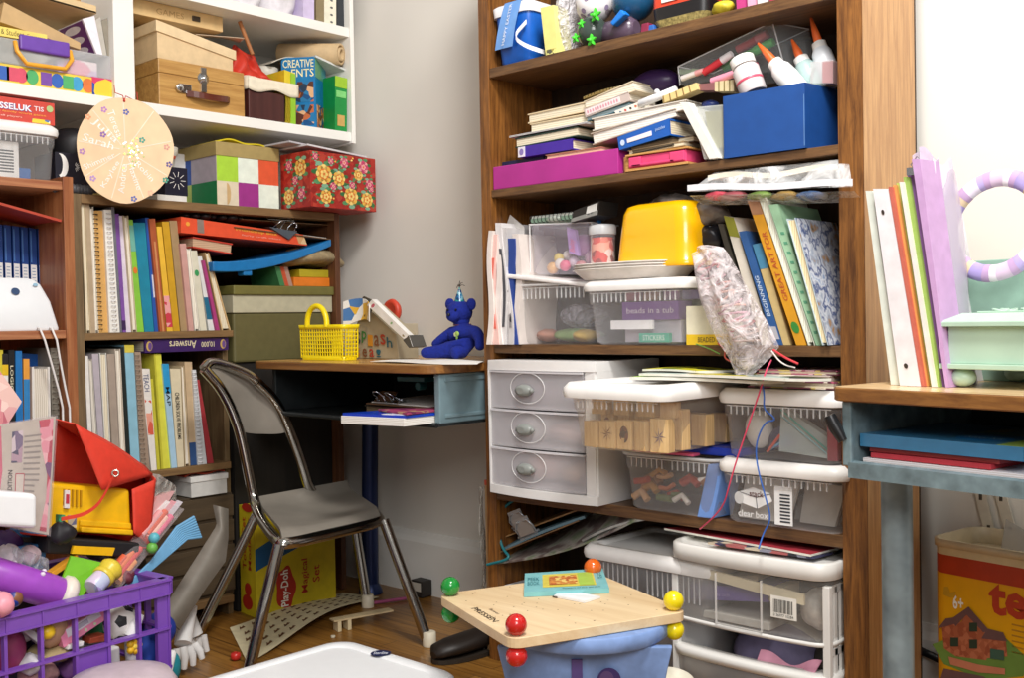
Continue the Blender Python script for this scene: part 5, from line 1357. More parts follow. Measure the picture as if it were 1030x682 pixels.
# ---- low bookcase bottom level clutter
z6 = .061
o, P, w = SB(188, 224, .34, .395, XB-.01, .2, '#d9d7d2', 'white_carton', 'white carton on the crate in the low bookcase bottom level', 'carton')
MB(mat('#e9e7e2')).box(P, -.003, w+.003, -.003, .203, .040, .0555).build('lid', o, bevel=.001)
o, P, w = SB(140, 229, z6, .338, XB-.02, .3, wood('#382c1e', '#50402c', 'y', 10, .6), 'wooden_crate', 'brown plank crate in the bottom level of the low bookcase', 'crate', .002)
for k in range(4): MB(wood('#423626', '#5e4d38', 'y', 10, .6)).box(P, 0, w, -.006, -.0005, .010+.068*k, .068+.068*k).build('plank', o, bevel=.001)
Pq = Fr(V((XB-.02, LXb(186, XB), .3955)), LX, LY); wq_ = LXb(226, XB) - Pq.o.y
o = MB(mat('#b8452c')).sheet(lambda u, v: Pq(u*wq_, v*.12, .004+.016*math.sin(PI*u)*math.sin(PI*v*.8+.3)+.004*math.sin(9*u)), 14, 8, thick=.004).build('red_folder'); tag(o, 'crumpled red folder on the white carton under the low bookcase shelf', 'folder')
# ============================================================ purple crate and its toys
M_pur = mat('#7a4ab0', .35, noise=.03)
zr5 = .30
cR = PZ(168, 581, zr5); cL = PZ(1, 620, zr5)
dirL = (cR - cL); dirL.z = 0; dirL.normalize()
inn = V((-dirL.y, dirL.x, 0))            # into the crate, away from the camera
if inn.x > 0: inn = -inn
CL, CW, CH = .46, .34, .30
PC0 = Fr(cR - dirL*CL, dirL, inn); PC0.o.z = .001
root = empty('purple_crate', (PC0(CL/2, CW/2, 0)))
b = MB(M_pur); b.box(PC0, .01, CL-.01, .01, CW-.01, 0, .006); b.build('base', root)
def wall(P, L, ncell, panel=None):
 b = MB(M_pur); H_ = CH-.001
 b.box(P, 0, L, -.010, .012, H_-.030, H_-.0035)             # rim band
 b.box(P, 0, L, -.014, .014, H_-.004, H_)             # top flange
 b.box(P, 0, L, -.012, .012, H_-.032, H_-.029)
 n = ncell
 for i in range(n+1):
  a = L*i/n
  b.box(P, max(0, a-.0018), min(L, a+.0018), -.012, .006, H_-.029, H_-.0045)   # fins on the rim
  b.box(P, max(0, a-.003), min(L, a+.003), -.006, .006, .004, H_-.030)         # ribs
 for z_ in (.045, .12, .20): 
  b.box(P, 0, L, -.008, .008, z_-.0025, z_+.0025)
 if panel: b.box(P, L*panel[0]/n, L*panel[1]/n, -.002, .002, .004, .20)
 return b.build('side_wall', root)
PF = Fr(PC0(0, 0, 0), dirL, inn); wall(PF, CL, 7, (4, 5))
PB_ = Fr(PC0(0, CW, 0), dirL, -inn); wall(PB_, CL, 7)
PRt = Fr(PC0(CL, 0, 0), inn, -dirL); wall(PRt, CW, 5)
PLt = Fr(PC0(0, 0, 0), inn, dirL); wall(PLt, CW, 5)
for (a, bb_) in ((0, 0), (CL, 0), (0, CW), (CL, CW)):
 sa, sb2 = (1 if a == 0 else -1), (1 if bb_ == 0 else -1)
 b = MB(M_pur); b.box(PC0, min(a, a+sa*.026), max(a, a+sa*.026), min(bb_-sb2*.004, bb_+sb2*.006), max(bb_-sb2*.004, bb_+sb2*.006), .004, CH-.031); b.box(PC0, min(a-sa*.004, a+sa*.006), max(a-sa*.004, a+sa*.006), min(bb_, bb_+sb2*.026), max(bb_, bb_+sb2*.026), .004, CH-.031); b.build('corner_post', root)
tag(root, 'purple plastic crate heaped with toys at bottom left', 'crate')
# place a thing in the crate: pixel + distance behind the front wall
def cr(px, py, d):
 """point seen at (px,py) lying on the vertical plane d metres behind the crate's front wall"""
 r = ray(px, py); n = inn; o_ = PC0(0, d, 0)
 t = (o_ - CAM).dot(n) / r.dot(n); return CAM + r*t
def qC(d, depth, *px): return Hx(*[cr(a, c, d) for a, c in px], inn*depth)
def T(b, nm, lab, cat, group=None, **k):
 o = b.build(nm, **k); tag(o, lab, cat, group); return o
# filler inside the crate so that the toys rest on something: cloths and soft toys, each its own object
M_wc = mat('#eceae8', .85, noise=.05)
def softblob(c, r, sq, m, seed=0, amp=.12):
 rr = random.Random(seed); ph = [rr.uniform(0, 6) for _ in range(6)]
 rings = []
 for j in range(1, 12):
  t = PI*j/12
  rings.append([c + V((r*sq[0]*math.sin(t)*math.cos(q)*(1+amp*math.sin(3*q+ph[0]+2*t)+amp*.5*math.sin(7*q+ph[1])), r*sq[1]*math.sin(t)*math.sin(q)*(1+amp*math.sin(2*q+ph[2]+3*t)), -r*sq[2]*math.cos(t)*(1+amp*.6*math.sin(4*q+ph[3])))) for q in [2*PI*i/20 for i in range(20)]])
 return MB(m).loft(rings)
inc = lambda px, py, d: cr(px, py, d)
# white storage tub in the crate
p = cr(103, 668, .03)
H = qC(.025, .12, (92, 682), (123, 674), (121, 650), (91, 658)); H.q[0].z -= .10; H.q[1].z -= .10
b = MB(M_wc); b.box(H, 0, 1, 0, 1, 0, 1); T(b, 'white_carton', 'plain white carton seen through the right half of the purple crate', 'carton', bevel=.004)
T(softblob(cr(148, 660, .055), .034, (.9, .9, 1.5), mat('#1f3f9a', .8), 3), 'blue_pouch', 'blue cloth bundle at the right end inside the purple crate', 'pouch')
T(softblob(cr(132, 655, .03), .022, (.8, .5, 1.7), M_wc, 5), 'white_sock', 'white cloth hanging beside the toy football in the crate', 'cloth')
b = MB(M_wc); b.tube([cr(131, 640, .02), cr(136, 628, .02), cr(142, 618, .02)], [.012, .012, .007], seg=12); T(b, 'white_glove_finger', 'white padded finger shaped toy beside the toy football', 'toy')
b = MB(mat('#e8b420')); c_ = cr(135, 650, .008); 
for k in range(5): b.ball(c_ + dirL*(.010*math.cos(k*1.256)) + V((0, 0, .010*math.sin(k*1.256))), .0075, seg=10, rings=6)
b.ball(c_, .008, mat('#f0cf4a')); T(b, 'yellow_flower', 'small yellow plastic flower below the toy football in the crate', 'flower')
# toy football
cB_ = cr(121, 626, .055); rB = .034
b = MB(mat('#eeeae2')); b.ball(cB_, rB, seg=24, rings=16)
for v_ in [(.85, .45, .3), (.85, -.4, -.1), (.5, .3, -.8), (.45, -.3, .85), (.1, -1, .3), (.1, 1, .2)]:
 n = (V(v_).x*(-inn) + V(v_).y*dirL*-1 + V((0, 0, V(v_).z))).normalized(); u = n.cross(V((0, 0, 1))).normalized(); w_ = n.cross(u)
 ring = [cB_ + (n*.94 + u*(.36*math.cos(t)) + w_*(.36*math.sin(t))).normalized()*(rB*1.02) for t in [2*PI*i/5 for i in range(5)]]
 b.add([cB_ + n*rB*1.03] + ring, [(0, i+1, (i+1) % 5+1) for i in range(5)], mat('#1a1a1c'))
T(b, 'toy_football', 'small black and white football inside the purple crate', 'ball')
# pink toy phone
H = qC(.018, .03, (62, 650), (66, 655), (110, 622), (104, 612)); Hh = Hx(cr(60, 640, .02), cr(66, 649, .02), cr(110, 621, .05), cr(104, 610, .05), inn*.03)
Hh = Hx(cr(62, 648, .02), cr(109, 620, .045), cr(103, 611, .045), cr(72, 618, .02), inn*.03)
Hh = Hx(cr(64, 652, .018), cr(110, 621, .03), cr(103, 610, .03), cr(60, 636, .018), inn*.028)
b = MB(mat('#e88aa8', .4)); b.box(Hh, 0, 1, 0, 1, 0, 1); b.box(Hh, .12, .88, -.06, 0, .42, .95, mat('#d8d4d8', .3)); b.box(Hh, .3, .6, -.10, -.05, .55, .85, mat('#a8a4b0', .2))
for k in range(3): b.disc(Hh, .3+.2*k, .2, .03, .12, -.02, mat('#c8dcae', .3), seg=8)
T(b, 'pink_toy_phone', 'pink toy handset with a grey face inside the crate', 'toy', bevel=.004)
T(softblob(cr(50, 632, .04), .030, (.9, 1, 1.2), mat('#b8906a'), 8, .05), 'tan_cup', 'tan rounded toy behind the purple crate ribs', 'toy')
T(MB(mat('#e8c020', .4)).ball(cr(48, 636, .012), .013), 'yellow_ball', 'tiny yellow ball behind the purple crate ribs', 'ball')
H = Hx(cr(24, 636, .02), cr(42, 650, .02), cr(46, 643, .02), cr(28, 630, .02), inn*.02); T(MB(mat('#b8b8ba', .3)).box(H, 0, 1, 0, 1, 0, 1), 'grey_block', 'small grey plastic block at the left inside the crate', 'block', bevel=.002)
H = Hx(cr(68, 654, .012), cr(84, 650, .012), cr(85, 645, .012), cr(70, 649, .012), inn*.02); T(MB(mat('#dcdad4', .4)).box(H, 0, 1, 0, 1, 0, 1), 'white_domino', 'small white plastic tile under the pink handset', 'tile', bevel=.0015)
H = Hx(cr(74, 644, .05), cr(90, 634, .05), cr(88, 624, .05), cr(74, 634, .05), inn*.02); T(MB(mat('#2a7ab0', .4)).box(H, 0, 1, 0, 1, 0, 1), 'blue_brick', 'blue plastic brick below the pink handset in the crate', 'brick', bevel=.002)
H = Hx(cr(90, 648, .03), cr(110, 645, .03), cr(108, 638, .03), cr(91, 642, .03), inn*.03); T(MB(mat('#a84a30', .4)).box(H, 0, 1, 0, 1, 0, 1), 'red_brick', 'rusty red brick below the toy football', 'brick', bevel=.002)
T(softblob(cr(98, 630, .09), .028, (1, 1, .8), mat('#1f6a3a', .6), 12), 'green_bundle', 'dark green cloth bundle between handset and football', 'cloth')
T(softblob(cr(8, 655, .05), .036, (.7, .9, 1.2), mat('#8a2f5a', .4), 14, .04), 'maroon_bottle', 'dark pink bottle at the left edge inside the crate', 'bottle')
T(softblob(cr(52, 655, .06), .036, (1.2, 1.3, .5), mat('#a8946a', .8), 15), 'beige_toy', 'beige soft toy lying low in the crate behind the ribs', 'soft toy')
T(softblob(cr(38, 676, .045), .034, (1.1, 1, .8), mat('#b88a8a', .6, noise=.3), 16), 'pink_grey_doll', 'pinkish grey soft bundle at the bottom left in the crate', 'soft toy')
T(softblob(cr(22, 630, .08), .035, (1.2, 1, .8), mat('#d8d4d6', .7), 17), 'white_plush', 'white plush bundle at the upper left inside the crate', 'soft toy')
T(softblob(PC0(CL*.5, CW*.62, .10), .11, (1.05, 1.5, .8), mat('#5a4a6a', .9), 18, .08), 'purple_blanket', 'dull purple blanket filling the back of the crate', 'blanket')
T(softblob(PC0(CL*.45, CW*.60, .25), .09, (1.1, 1.5, .75), mat('#4a3a3a', .9), 19, .06), 'brown_blanket', 'dark brown blanket under the heap of toys', 'blanket')
# pale lilac dome in front, bottom edge of the frame
pd = PX(122, 690, .02); pd = V((-.06, PX(122, 690, -.06).y, PX(122, 690, -.06).z))
b = MB(mat('#cdbcc4', .4)); zt7 = PX(122, 674, -.08).z
b.lathe(Fr((-.08, PX(122, 680, -.08).y, .001)), [(.095, 0), (.10, .02), (.098, zt7-.03), (.085, zt7-.010), (.05, zt7-.001), (0, zt7)], cap=(True, False), seg=36)
T(b, 'lilac_tub', 'pale lilac rounded tub standing before the crate at the bottom edge', 'tub')
# pink balloon-like ball and mixed ball at the left rim
T(softblob(cr(0, 608, -.005), .028, (1.1, .8, .8), mat('#f0a0b0', .4), 21, .05), 'pink_soft_toy', 'pale pink soft toy hanging over the crate rim at the left edge', 'soft toy')
b = MB(blotch(['#2a4aa8', '#3a3f8a', '#8a5a3a', '#b88a4a'], 60, .4)); b.ball(cr(14, 602, .05), .016); T(b, 'marbled_ball', 'blue and brown marbled ball on the left crate rim', 'ball')
# purple cylinder toy with white end
a_, c_ = cr(2, 580, .07), cr(58, 597, .055); ax = (c_-a_).normalized(); s1 = ax.cross(V((0, 0, 1))).normalized(); s2 = s1.cross(ax)
PT7 = Fr(a_ - ax*.03, s1, s2, ax); L7 = (c_-a_).length + .03; r7 = .031
b = MB(mat('#a04ac0', .35)); b.lathe(PT7, [(.0, .0), (r7*.8, 0), (r7, .010), (r7, L7-.004), (r7*.96, L7)], seg=28)
o = b.build('purple_toy_lantern')
b = MB(mat('#e6dcd0', .4)); b.lathe(PT7, [(r7*1.0, L7), (r7*1.18, L7+.004), (r7*1.22, L7+.016), (r7*1.10, L7+.024), (r7*.7, L7+.026), (0, L7+.024)], cap=(True, False), seg=28); b.build('white_cap', o)
b = MB(mat('#e8dcec', .3))
for tt_, aa in ((.4, .045), (2.1, .08), (1.1, .11), (-.6, .09), (.2, .10), (1.6, .04)): 
 n = (s1*math.cos(tt_+PI/2) + s2*math.sin(tt_+PI/2)); b.ball(PT7.o + ax*aa + n*r7*(1.0), .0048, seg=10, rings=6)
b.build('stud', o)
tag(o, 'purple cylindrical toy with white studs and cream end cap', 'toy')
# clear plastic package behind it
H = qC(.09, .05, (12, 573), (50, 582), (50, 562), (16, 550)); T(MB(clear('#dfe2ea', .35, .1, 3, 18)).box(H, 0, 1, 0, 1, 0, 1), 'clear_package', 'clear blister package standing behind the purple cylinder toy', 'package', bevel=.004)
H = qC(.13, .04, (20, 572), (44, 572), (49, 546), (18, 550)); T(MB(mat('#4a8ac8', .4)).box(H, 0, 1, 0, 1, 0, 1), 'blue_cup', 'bright blue plastic block behind the clear blister package', 'block', bevel=.003)
T(softblob(cr(8, 560, .12), .026, (1, 1, .9), mat('#d0c4cc', .5, noise=.3), 31), 'grey_pink_doll', 'grey pink doll head shape at the left edge of the heap', 'doll')
T(softblob(cr(6, 545, .16), .028, (1.1, 1, .8), mat('#4a2a6a'), 32), 'dark_purple_bundle', 'dark purple bundle under the magazine bag', 'bundle')
# orange wooden strip, green card, jar
H = Hx(cr(52, 576, .06), cr(54, 580, .06), cr(80, 563, .09), cr(78, 558, .09), inn*.02); T(MB(mat('#d8962c', .4)).box(H, 0, 1, 0, 1, 0, 1), 'orange_ruler', 'orange wooden strip lying beside the green card', 'strip', bevel=.001)
H = Hx(cr(60, 590, .045), cr(82, 602, .035), cr(104, 566, .06), cr(72, 559, .075), inn*.006); T(MB(mat('#6fb81e', .4)).box(H, 0, 1, 0, 1, 0, 1), 'green_card', 'bright green card sticking out of the crate heap', 'card', bevel=.0005)
a_, c_ = cr(92, 592, .03), cr(112, 572, .05); ax = (c_-a_).normalized(); s1 = ax.cross(V((0, 0, 1))).normalized(); s2 = s1.cross(ax); PJ = Fr(a_, s1, s2, ax); LJ = (c_-a_).length
b = MB(blotch(['#b0a0d0', '#d8c8e0', '#c0c8e0', '#e8d0d8'], 30, .3)); b.lathe(PJ, [(.016, 0), (.019, .004), (.019, LJ*.5)], seg=20); o = b.build('craft_jar')
b = MB(mat('#e0c840', .35)); b.lathe(PJ, [(.021, LJ*.5), (.0225, LJ*.55), (.0225, LJ*.66), (.020, LJ*.7)], seg=20, cap=(True, True)); b.lathe(PJ, [(.018, LJ*.7), (.023, LJ*.88), (.024, LJ*1.0), (.019, LJ*1.12), (.010, LJ*1.14)], seg=20, cap=(True, True)); b.build('lid', o)
tag(o, 'lilac craft jar with thick yellow lid beside the green card', 'jar')
# clear box of orange crayons with two balls, blue tassel
ea, eb = cr(110, 588, .05), cr(178, 520, .12)
H = Hx(cr(107, 584, .06), cr(122, 592, .06), cr(187, 512, .14), cr(170, 506, .14), inn*.03)
def HT(u, w_, v): return H(u, w_, v)
o = MB(clear('#f4e8ea', .14, .12)).box(HT, 0, 1, 0, 1, 0, 1).build('crayon_case', bevel=.004); tag(o, 'long clear case of orange crayons leaning out of the crate', 'case')
crc = ['#e0603a', '#e87a4a', '#d84a4a', '#e89a5a', '#e0a0a0', '#d85a3a', '#f0c0b0', '#e06a8a']
for k in range(8):
 u0 = .10 + .22*(k % 4); v0 = .05 + .30*(k // 4)*1.0 + .03*(k % 3); w0 = .3
 a_, c_ = H(u0, .4, v0), H(u0, .4, min(.97, v0+.24+.04*(k % 3)))
 if k >= 4: a_, c_ = H(u0, .4, .56+.03*(k % 2)), H(u0, .4, .84+.03*(k % 3))
 o = MB(mat(crc[k], .5)).tube([a_, c_], .0078, seg=8).build('crayon'); o['label'] = 'x'
 tag(o, 'one of the orange and pink crayons inside the leaning clear case', 'crayon', 'crayons in the clear case')
for (px, py, col, lab, nm) in [(155, 541, '#5ab0c0', 'turquoise blue ball inside the clear crayon case', 'blue_ball'), (153, 551, '#6ab04a', 'green ball under the turquoise one in the crayon case', 'green_ball')]:
 T(MB(mat(col, .4)).ball(cr(px, py, .085), .0115), nm, lab, 'ball')
b = MB(mat('#6fa8d0'))
for k in range(9):
 f = k/8; b.tube([cr(126+5*f, 590+1*f, .075), cr(152+6*f, 565+3*f, .10), cr(178+10*f, 530+12*f, .125), cr(195+7*f, 520+20*f, .135)], [.003, .003, .003, .0036], seg=6)
T(b, 'blue_tassel', 'light blue plastic tassel along the crayon case', 'tassel')
H = qC(.16, .03, (148, 522), (180, 524), (178, 488), (160, 476)); b = MB(clear('#b8b4ac', .55, .2, 5, 20)); b.box(H, 0, 1, 0, 1, 0, 1); T(b, 'grey_plastic_bag', 'greyish clear bag standing behind the crayon case', 'bag', bevel=.006)
H = qC(.15, .02, (146, 522), (160, 520), (176, 494), (158, 500)); T(MB(mat('#d8a8a8')).box(H, 0, 1, 0, 1, 0, 1), 'pink_card', 'pink and white card inside the greyish bag', 'card')
for k in range(3):
 H = Hx(cr(144+7*k, 530, .14), cr(149+7*k, 532, .14), cr(172+6*k, 505, .15), cr(167+6*k, 503, .15), inn*.004); 
 T(MB(mat(['#e8e0e0', '#e0a0a8', '#d0c8d0'][k], .5)).box(H, 0, 1, 0, 1, 0, 1), 'paper_strip', ['white', 'pink', 'grey'][k] + ' paper strip poking up behind the crayon case', 'strip')
# red fabric bag with the yellow case
M_rb = mat('#d83a26', .7, noise=.05, nscale=60)
d0 = .10
b = MB(M_rb)
def sheetq(b, q, n=8, bulge=0, nrm=None, m=None):
 q = [V(t) for t in q]; nrm = nrm or -inn
 b.sheet(lambda u, v: (q[0]*(1-u)+q[1]*u)*(1-v) + (q[3]*(1-u)+q[2]*u)*v + nrm*bulge*math.sin(PI*u)*math.sin(PI*v), n, n, m)
# back, top, right side, flap
sheetq(b, [cr(52, 545, d0+.17), cr(150, 548, d0+.17), cr(146, 470, d0+.17), cr(56, 424, d0+.15)], bulge=-.01)
sheetq(b, [cr(56, 421, d0+.02), cr(76, 426, d0+.00), cr(80, 440, d0+.17), cr(56, 424, d0+.16)])
sheetq(b, [cr(76, 426, d0-.01), cr(154, 477, d0+.03), cr(146, 468, d0+.17), cr(80, 430, d0+.17)], bulge=.008, nrm=V((0, 0, 1)))
sheetq(b, [cr(150, 549, d0+.02), cr(150, 549, d0+.17), cr(146, 470, d0+.17), cr(157, 482, d0+.03)], bulge=.006, nrm=dirL)
sheetq(b, [cr(135, 536, d0+.005), cr(151, 549, d0+.02), cr(157, 482, d0+.03), cr(133, 492, d0+.02)], bulge=.004)
sheetq(b, [cr(103, 493, d0-.02), cr(154, 478, d0+.03), cr(118, 452, d0+.00), cr(76, 426, d0-.01)], bulge=.006)
sheetq(b, [cr(20, 535, d0), cr(150, 551, d0+.02), cr(150, 551, d0+.17), cr(30, 540, d0+.17)])
o = b.build('red_bag', solid=.0022)
b = MB(mat('#d8d4cc', .2, .8)); ce = cr(116, 476, d0-.016)
nn_ = (CAM-ce).normalized(); s1 = nn_.cross(V((0, 0, 1))).normalized(); s2 = s1.cross(nn_)
b.tube([ce + (s1*math.cos(t)+s2*math.sin(t))*.0062 for t in [2*PI*i/16 for i in range(16)]], .0018, closed=True, seg=6); b.build('eyelet', o)
b = MB(M_rb); pth = smooth([cr(114, 480, d0-.020), cr(107, 495, d0-.03), cr(98, 509, d0-.03), cr(84, 518, d0-.03), cr(62, 522, d0-.02)], 2)
b.loft([[p_ + V((0, 0, .0035)), p_ + V((0, 0, -.0035)), p_ + V((0, 0, -.0035)) + inn*.002, p_ + V((0, 0, .0035)) + inn*.002] for p_ in pth], smooth=False); b.build('strap', o)
tag(o, 'bright red fabric bag lying open on the purple crate heap', 'bag')
H = qC(d0+.02, .12, (50, 534), (133, 539), (131, 492), (52, 486))
M_ye = mat('#efb80e', .35)
b = MB(M_ye); b.box(H, 0, 1, 0, 1, 0, 1)
o = b.build('yellow_toy_case', bevel=.008, seg=3)
b = MB(M_ye); b.box(H, .33, .98, -.10, -.0, .02, .14); b.box(H, .33, .98, -.05, 0, .14, .28); b.build('ledge', o, bevel=.003)
b = MB(mat('#b8860a', .4))
for k in range(5): b.box(H, .14+.05*k, .16+.05*k, -.03, 0, .55, .90)
b.build('grille', o)
b = MB(mat('#e8e0e0', .3)); b.box(H, .14, .20, -.06, 0, .5, .88); b.box(H, .15, .19, -.07, -.06, .6, .8, mat('#c03a4a', .3)); b.build('switch', o, bevel=.001)
b = MB(blotch(['#1f6a4a', '#3a9a6a', '#123a2a'], 60)); b.box(H, .06, .14, -.08, 0, .2, .36); b.build('clip', o)
b = MB(blotch(['#b8a890', '#6a6a8a', '#d8c8a0'], 50)); b.box(H, .2, .3, -.02, 0, .1, .36); b.build('sticker', o)
tag(o, 'yellow plastic toy case with a grille inside the red bag', 'case')
H = qC(d0-.005, .14, (48, 557), (140, 561), (141, 546), (48, 540)); T(MB(BLK).box(H, 0, 1, 0, 1, 0, 1), 'black_tray', 'black flat tray under the red bag', 'tray', bevel=.004)
H = qC(d0-.014, .006, (72, 557), (113, 559), (116, 551), (74, 549)); T(MB(M_ye).box(H, 0, 1, 0, 1, 0, 1), 'yellow_plate', 'yellow strip on the front of the black tray', 'plate')
T(softblob(cr(62, 536, .08), .026, (1, .9, .8), mat('#17141a', .6), 41, .15), 'black_cloth', 'crumpled black cloth at the left end of the black tray', 'cloth')
# magazine in a clear pouch, white box end, pink magazine
d1_ = .055
H = qC(d1_, .012, (-24, 524), (49, 538), (56, 419), (-24, 432))
b = MB(mat('#b8ada2')); b.box(H, 0, 1, 0, 1, 0, 1)
H2 = lambda a, b_, c: H(a, b_, c)
def strip_(pts, m, dd=-.03): b.add([H(a, dd, c) for a, c in pts], [tuple(range(len(pts)))], m)
strip_([(.78, .99), (.97, .99), (.98, .6), (.96, .02), (.86, .02), (.93, .3), (.93, .5), (.83, .75)], blotch(['#b83a50', '#d88a9a', '#6a3a6a', '#e0a8b0', '#a83048'], 55), -.03)
strip_([(.02, .99), (.30, .99), (.33, .55), (.30, .3), (.02, .3)], mat('#c05a72'), -.02)
for k in range(16): b.box(H, .60, .80-.0*k + (.02 if k > 6 else -.04), -.04, -.02, .10+.05*k, .118+.05*k, mat('#8a827c', .6))
b.box(H, .50, .62, -.05, -.02, .30, .52, mat('#a8404a')); b.box(H, .51, .61, -.06, -.05, .31, .51, mat('#c4b8ae'))
b.box(H, .44, .58, -.05, -.02, .62, .92, blotch(['#6a5a7a', '#c8b8c0', '#3a3a5a', '#a88a9a'], 45))
vtext(b, 'LIMITED EDITION', H2, .40, .46, .10, .55, -.06, mat('#2a2422'), .01)
o = b.build('magazine'); MB(clear('#f0e4ec', .12, .1)).box(lambda a, b_, c: H(a*1.02-.01, b_*1.6-.35, c*1.02-.01), 0, 1, 0, 1, 0, 1).build('clear_pouch', o)
tag(o, 'red bordered magazine in a clear pouch at the left edge', 'magazine')
H = qC(.11, .006, (-24, 440), (9, 425), (22, 404), (-24, 340)); T(MB(blotch(['#e0a8a8', '#d88a90', '#f0d0c8', '#c06a78', '#e8c0b8'], 40)).box(H, 0, 1, 0, 1, 0, 1), 'pink_magazine', 'pink printed magazine tilted behind the pouched one', 'magazine')
b = MB(mat('#eef0f4', .3, noise=.01)); H = qC(.0, .05, (-30, 528), (38, 532), (38, 497), (-30, 492)); b.box(H, 0, 1, 0, 1, 0, 1); T(b, 'white_case', 'rounded white plastic case end at the left picture edge', 'case', bevel=.009, seg=4)
# ------------------------------------------------------------ right of the crate
xg = -.60
def sx(px, py, x=xg): return PX(px, py, x)
Lp_ = [(214, 508), (218, 528), (195, 564), (172, 600), (163, 617)]; Rp_ = [(229, 512), (229, 541), (226, 565), (205, 594), (180, 634)]
def band_(u, v):
 k = v*4; i = min(3, int(k)); f = k-i
 l = (Lp_[i][0]*(1-f)+Lp_[i+1][0]*f, Lp_[i][1]*(1-f)+Lp_[i+1][1]*f); r = (Rp_[i][0]*(1-f)+Rp_[i+1][0]*f, Rp_[i][1]*(1-f)+Rp_[i+1][1]*f)
 return sx(l[0]*(1-u)+r[0]*u, l[1]*(1-u)+r[1]*u, -.52 + .02*math.sin(PI*u) + .10*v)
o = MB(mat('#7d766c', .6)).sheet(band_, 8, 30, thick=.003).build('grey_strap'); tag(o, 'wide curved grey cardboard band between crate and chair', 'band')
# white work gloves
wg = MB(mat('#e4e2e0', .9, noise=.06))
pg0 = PZ(186, 655, .02); 
base = [PX(190, 610, -.50), PX(186, 632, -.48), PX(184, 648, -.46)]
wg.tube(smooth(base, 1), [.016, .019, .022, .024, .022][:len(smooth(base, 1))] if len(smooth(base, 1)) <= 5 else .02, seg=12)
for k, (dx_, l) in enumerate([(-.030, .05), (-.016, .062), (0, .066), (.015, .06), (.030, .045)]):
 s = base[-1] + V((0, dx_, -.006)); e = s + V((.006*k-.01, dx_*.3, -l*.75)); e.z = max(e.z, .012)
 wg.tube([s, (s+e)/2 + V((.006, 0, .002)), e], [.0085, .009, .007], seg=8)
T(wg, 'white_glove', 'white cloth glove hanging down beside the purple crate', 'glove')
wg = MB(mat('#dedcda', .9, noise=.06)); base = [PX(180, 600, -.58), PX(196, 640, -.55)]
wg.tube([base[0], base[0]*.5+base[1]*.5, base[1]], [.014, .020, .020], seg=12)
for k, dx_ in enumerate((-.022, -.008, .008, .022)):
 s = base[1] + V((0, dx_, -.004)); e = s + V((.004, dx_*.3, -.05)); e.z = max(e.z, .012); wg.tube([s, e], [.009, .007], seg=8)
T(wg, 'white_glove', 'second white glove behind the one beside the crate', 'glove')
T(softblob(PX(160, 634, -.30), .038, (.8, .9, 1.0), mat('#1f3a9a', .6), 51, .04), 'blue_ball_bag', 'dark blue cloth ball just right of the crate corner', 'ball')
T(softblob(PX(167, 672, -.28), .034, (.9, .9, 1.1), mat('#1f8a98', .6), 52, .05), 'teal_bundle', 'teal cloth bundle beside the crate corner', 'bundle')
b = MB(mat('#eceae8')); b.tube([PX(166, 690, -.20), PX(173, 658, -.24)], .0085, seg=12); b.ball(PX(173, 658, -.24), .0085); T(b, 'white_marker', 'white round ended tube standing beside the teal bundle', 'tube')
for (px, py, d, r, sq, col, lab, nm, cat) in [
 (30, 668, .03, .024, (1.3, .8, .8), '#c8c4c8', 'pale grey toy car body low at the left in the crate', 'grey_toy', 'toy'),
 (74, 672, .05, .026, (1.2, .9, .8), '#8a5a9a', 'violet cloth ball low in the middle of the crate', 'violet_ball', 'ball'),
 (30, 558, .12, .020, (1.1, .9, .9), '#e0c8d0', 'pale pink doll head above the clear package', 'doll_head', 'doll'),
 (70, 575, .10, .020, (1.4, .9, .7), '#3a2a2a', 'dark brown bundle under the orange strip', 'brown_bundle', 'bundle'),
 (125, 580, .09, .020, (1.2, 1, .8), '#6a2a3a', 'dark red bundle beside the craft jar', 'dark_red_bundle', 'bundle'),
 (100, 556, .13, .024, (1.6, 1, .6), '#2a2228', 'black cloth behind the craft jar', 'black_cloth_roll', 'cloth')]:
 T(softblob(cr(px, py, d), r, sq, mat(col, .6, noise=.15), px), nm, lab, cat)
H = qC(.16, .03, (16, 540), (44, 541), (46, 532), (18, 532)); T(MB(mat('#3a7ab8', .4)).box(H, 0, 1, 0, 1, 0, 1), 'blue_plate', 'blue plastic plate sticking out below the magazine pouch', 'plate', bevel=.002)
# ============================================================ brown bookcase: top three shelves
RX, RY = V((1, 0, 0)), V((0, 1, 0))
za, zb9, zc, zd9 = SH['a'][0]+.0006, SH['b'][0]+.0006, SH['c'][0]+.0006, SH['d'][0]+.0006
def FR(px, y, z0, yaw=0):
 p = PY(px, 300, y); p.z = z0
 if p.x < ST0: p.x = ST0 + .001
 c, s = math.cos(math.radians(yaw)), math.sin(math.radians(yaw))
 return Fr(p, (c, s, 0), (-s, c, 0))
def boxR(y, z0, pxl, pxr, ptop, pxt=None):
 P = FR(pxl, y, z0); w = PY(pxr, 300, y).x - P.o.x
 return P, w, PY(pxt if pxt is not None else pxl, ptop, y).z - z0
def base(H, z):
 H.q[0].z = z; H.q[1].z = z; return H
# ---- top shelf
yf = YB + .012
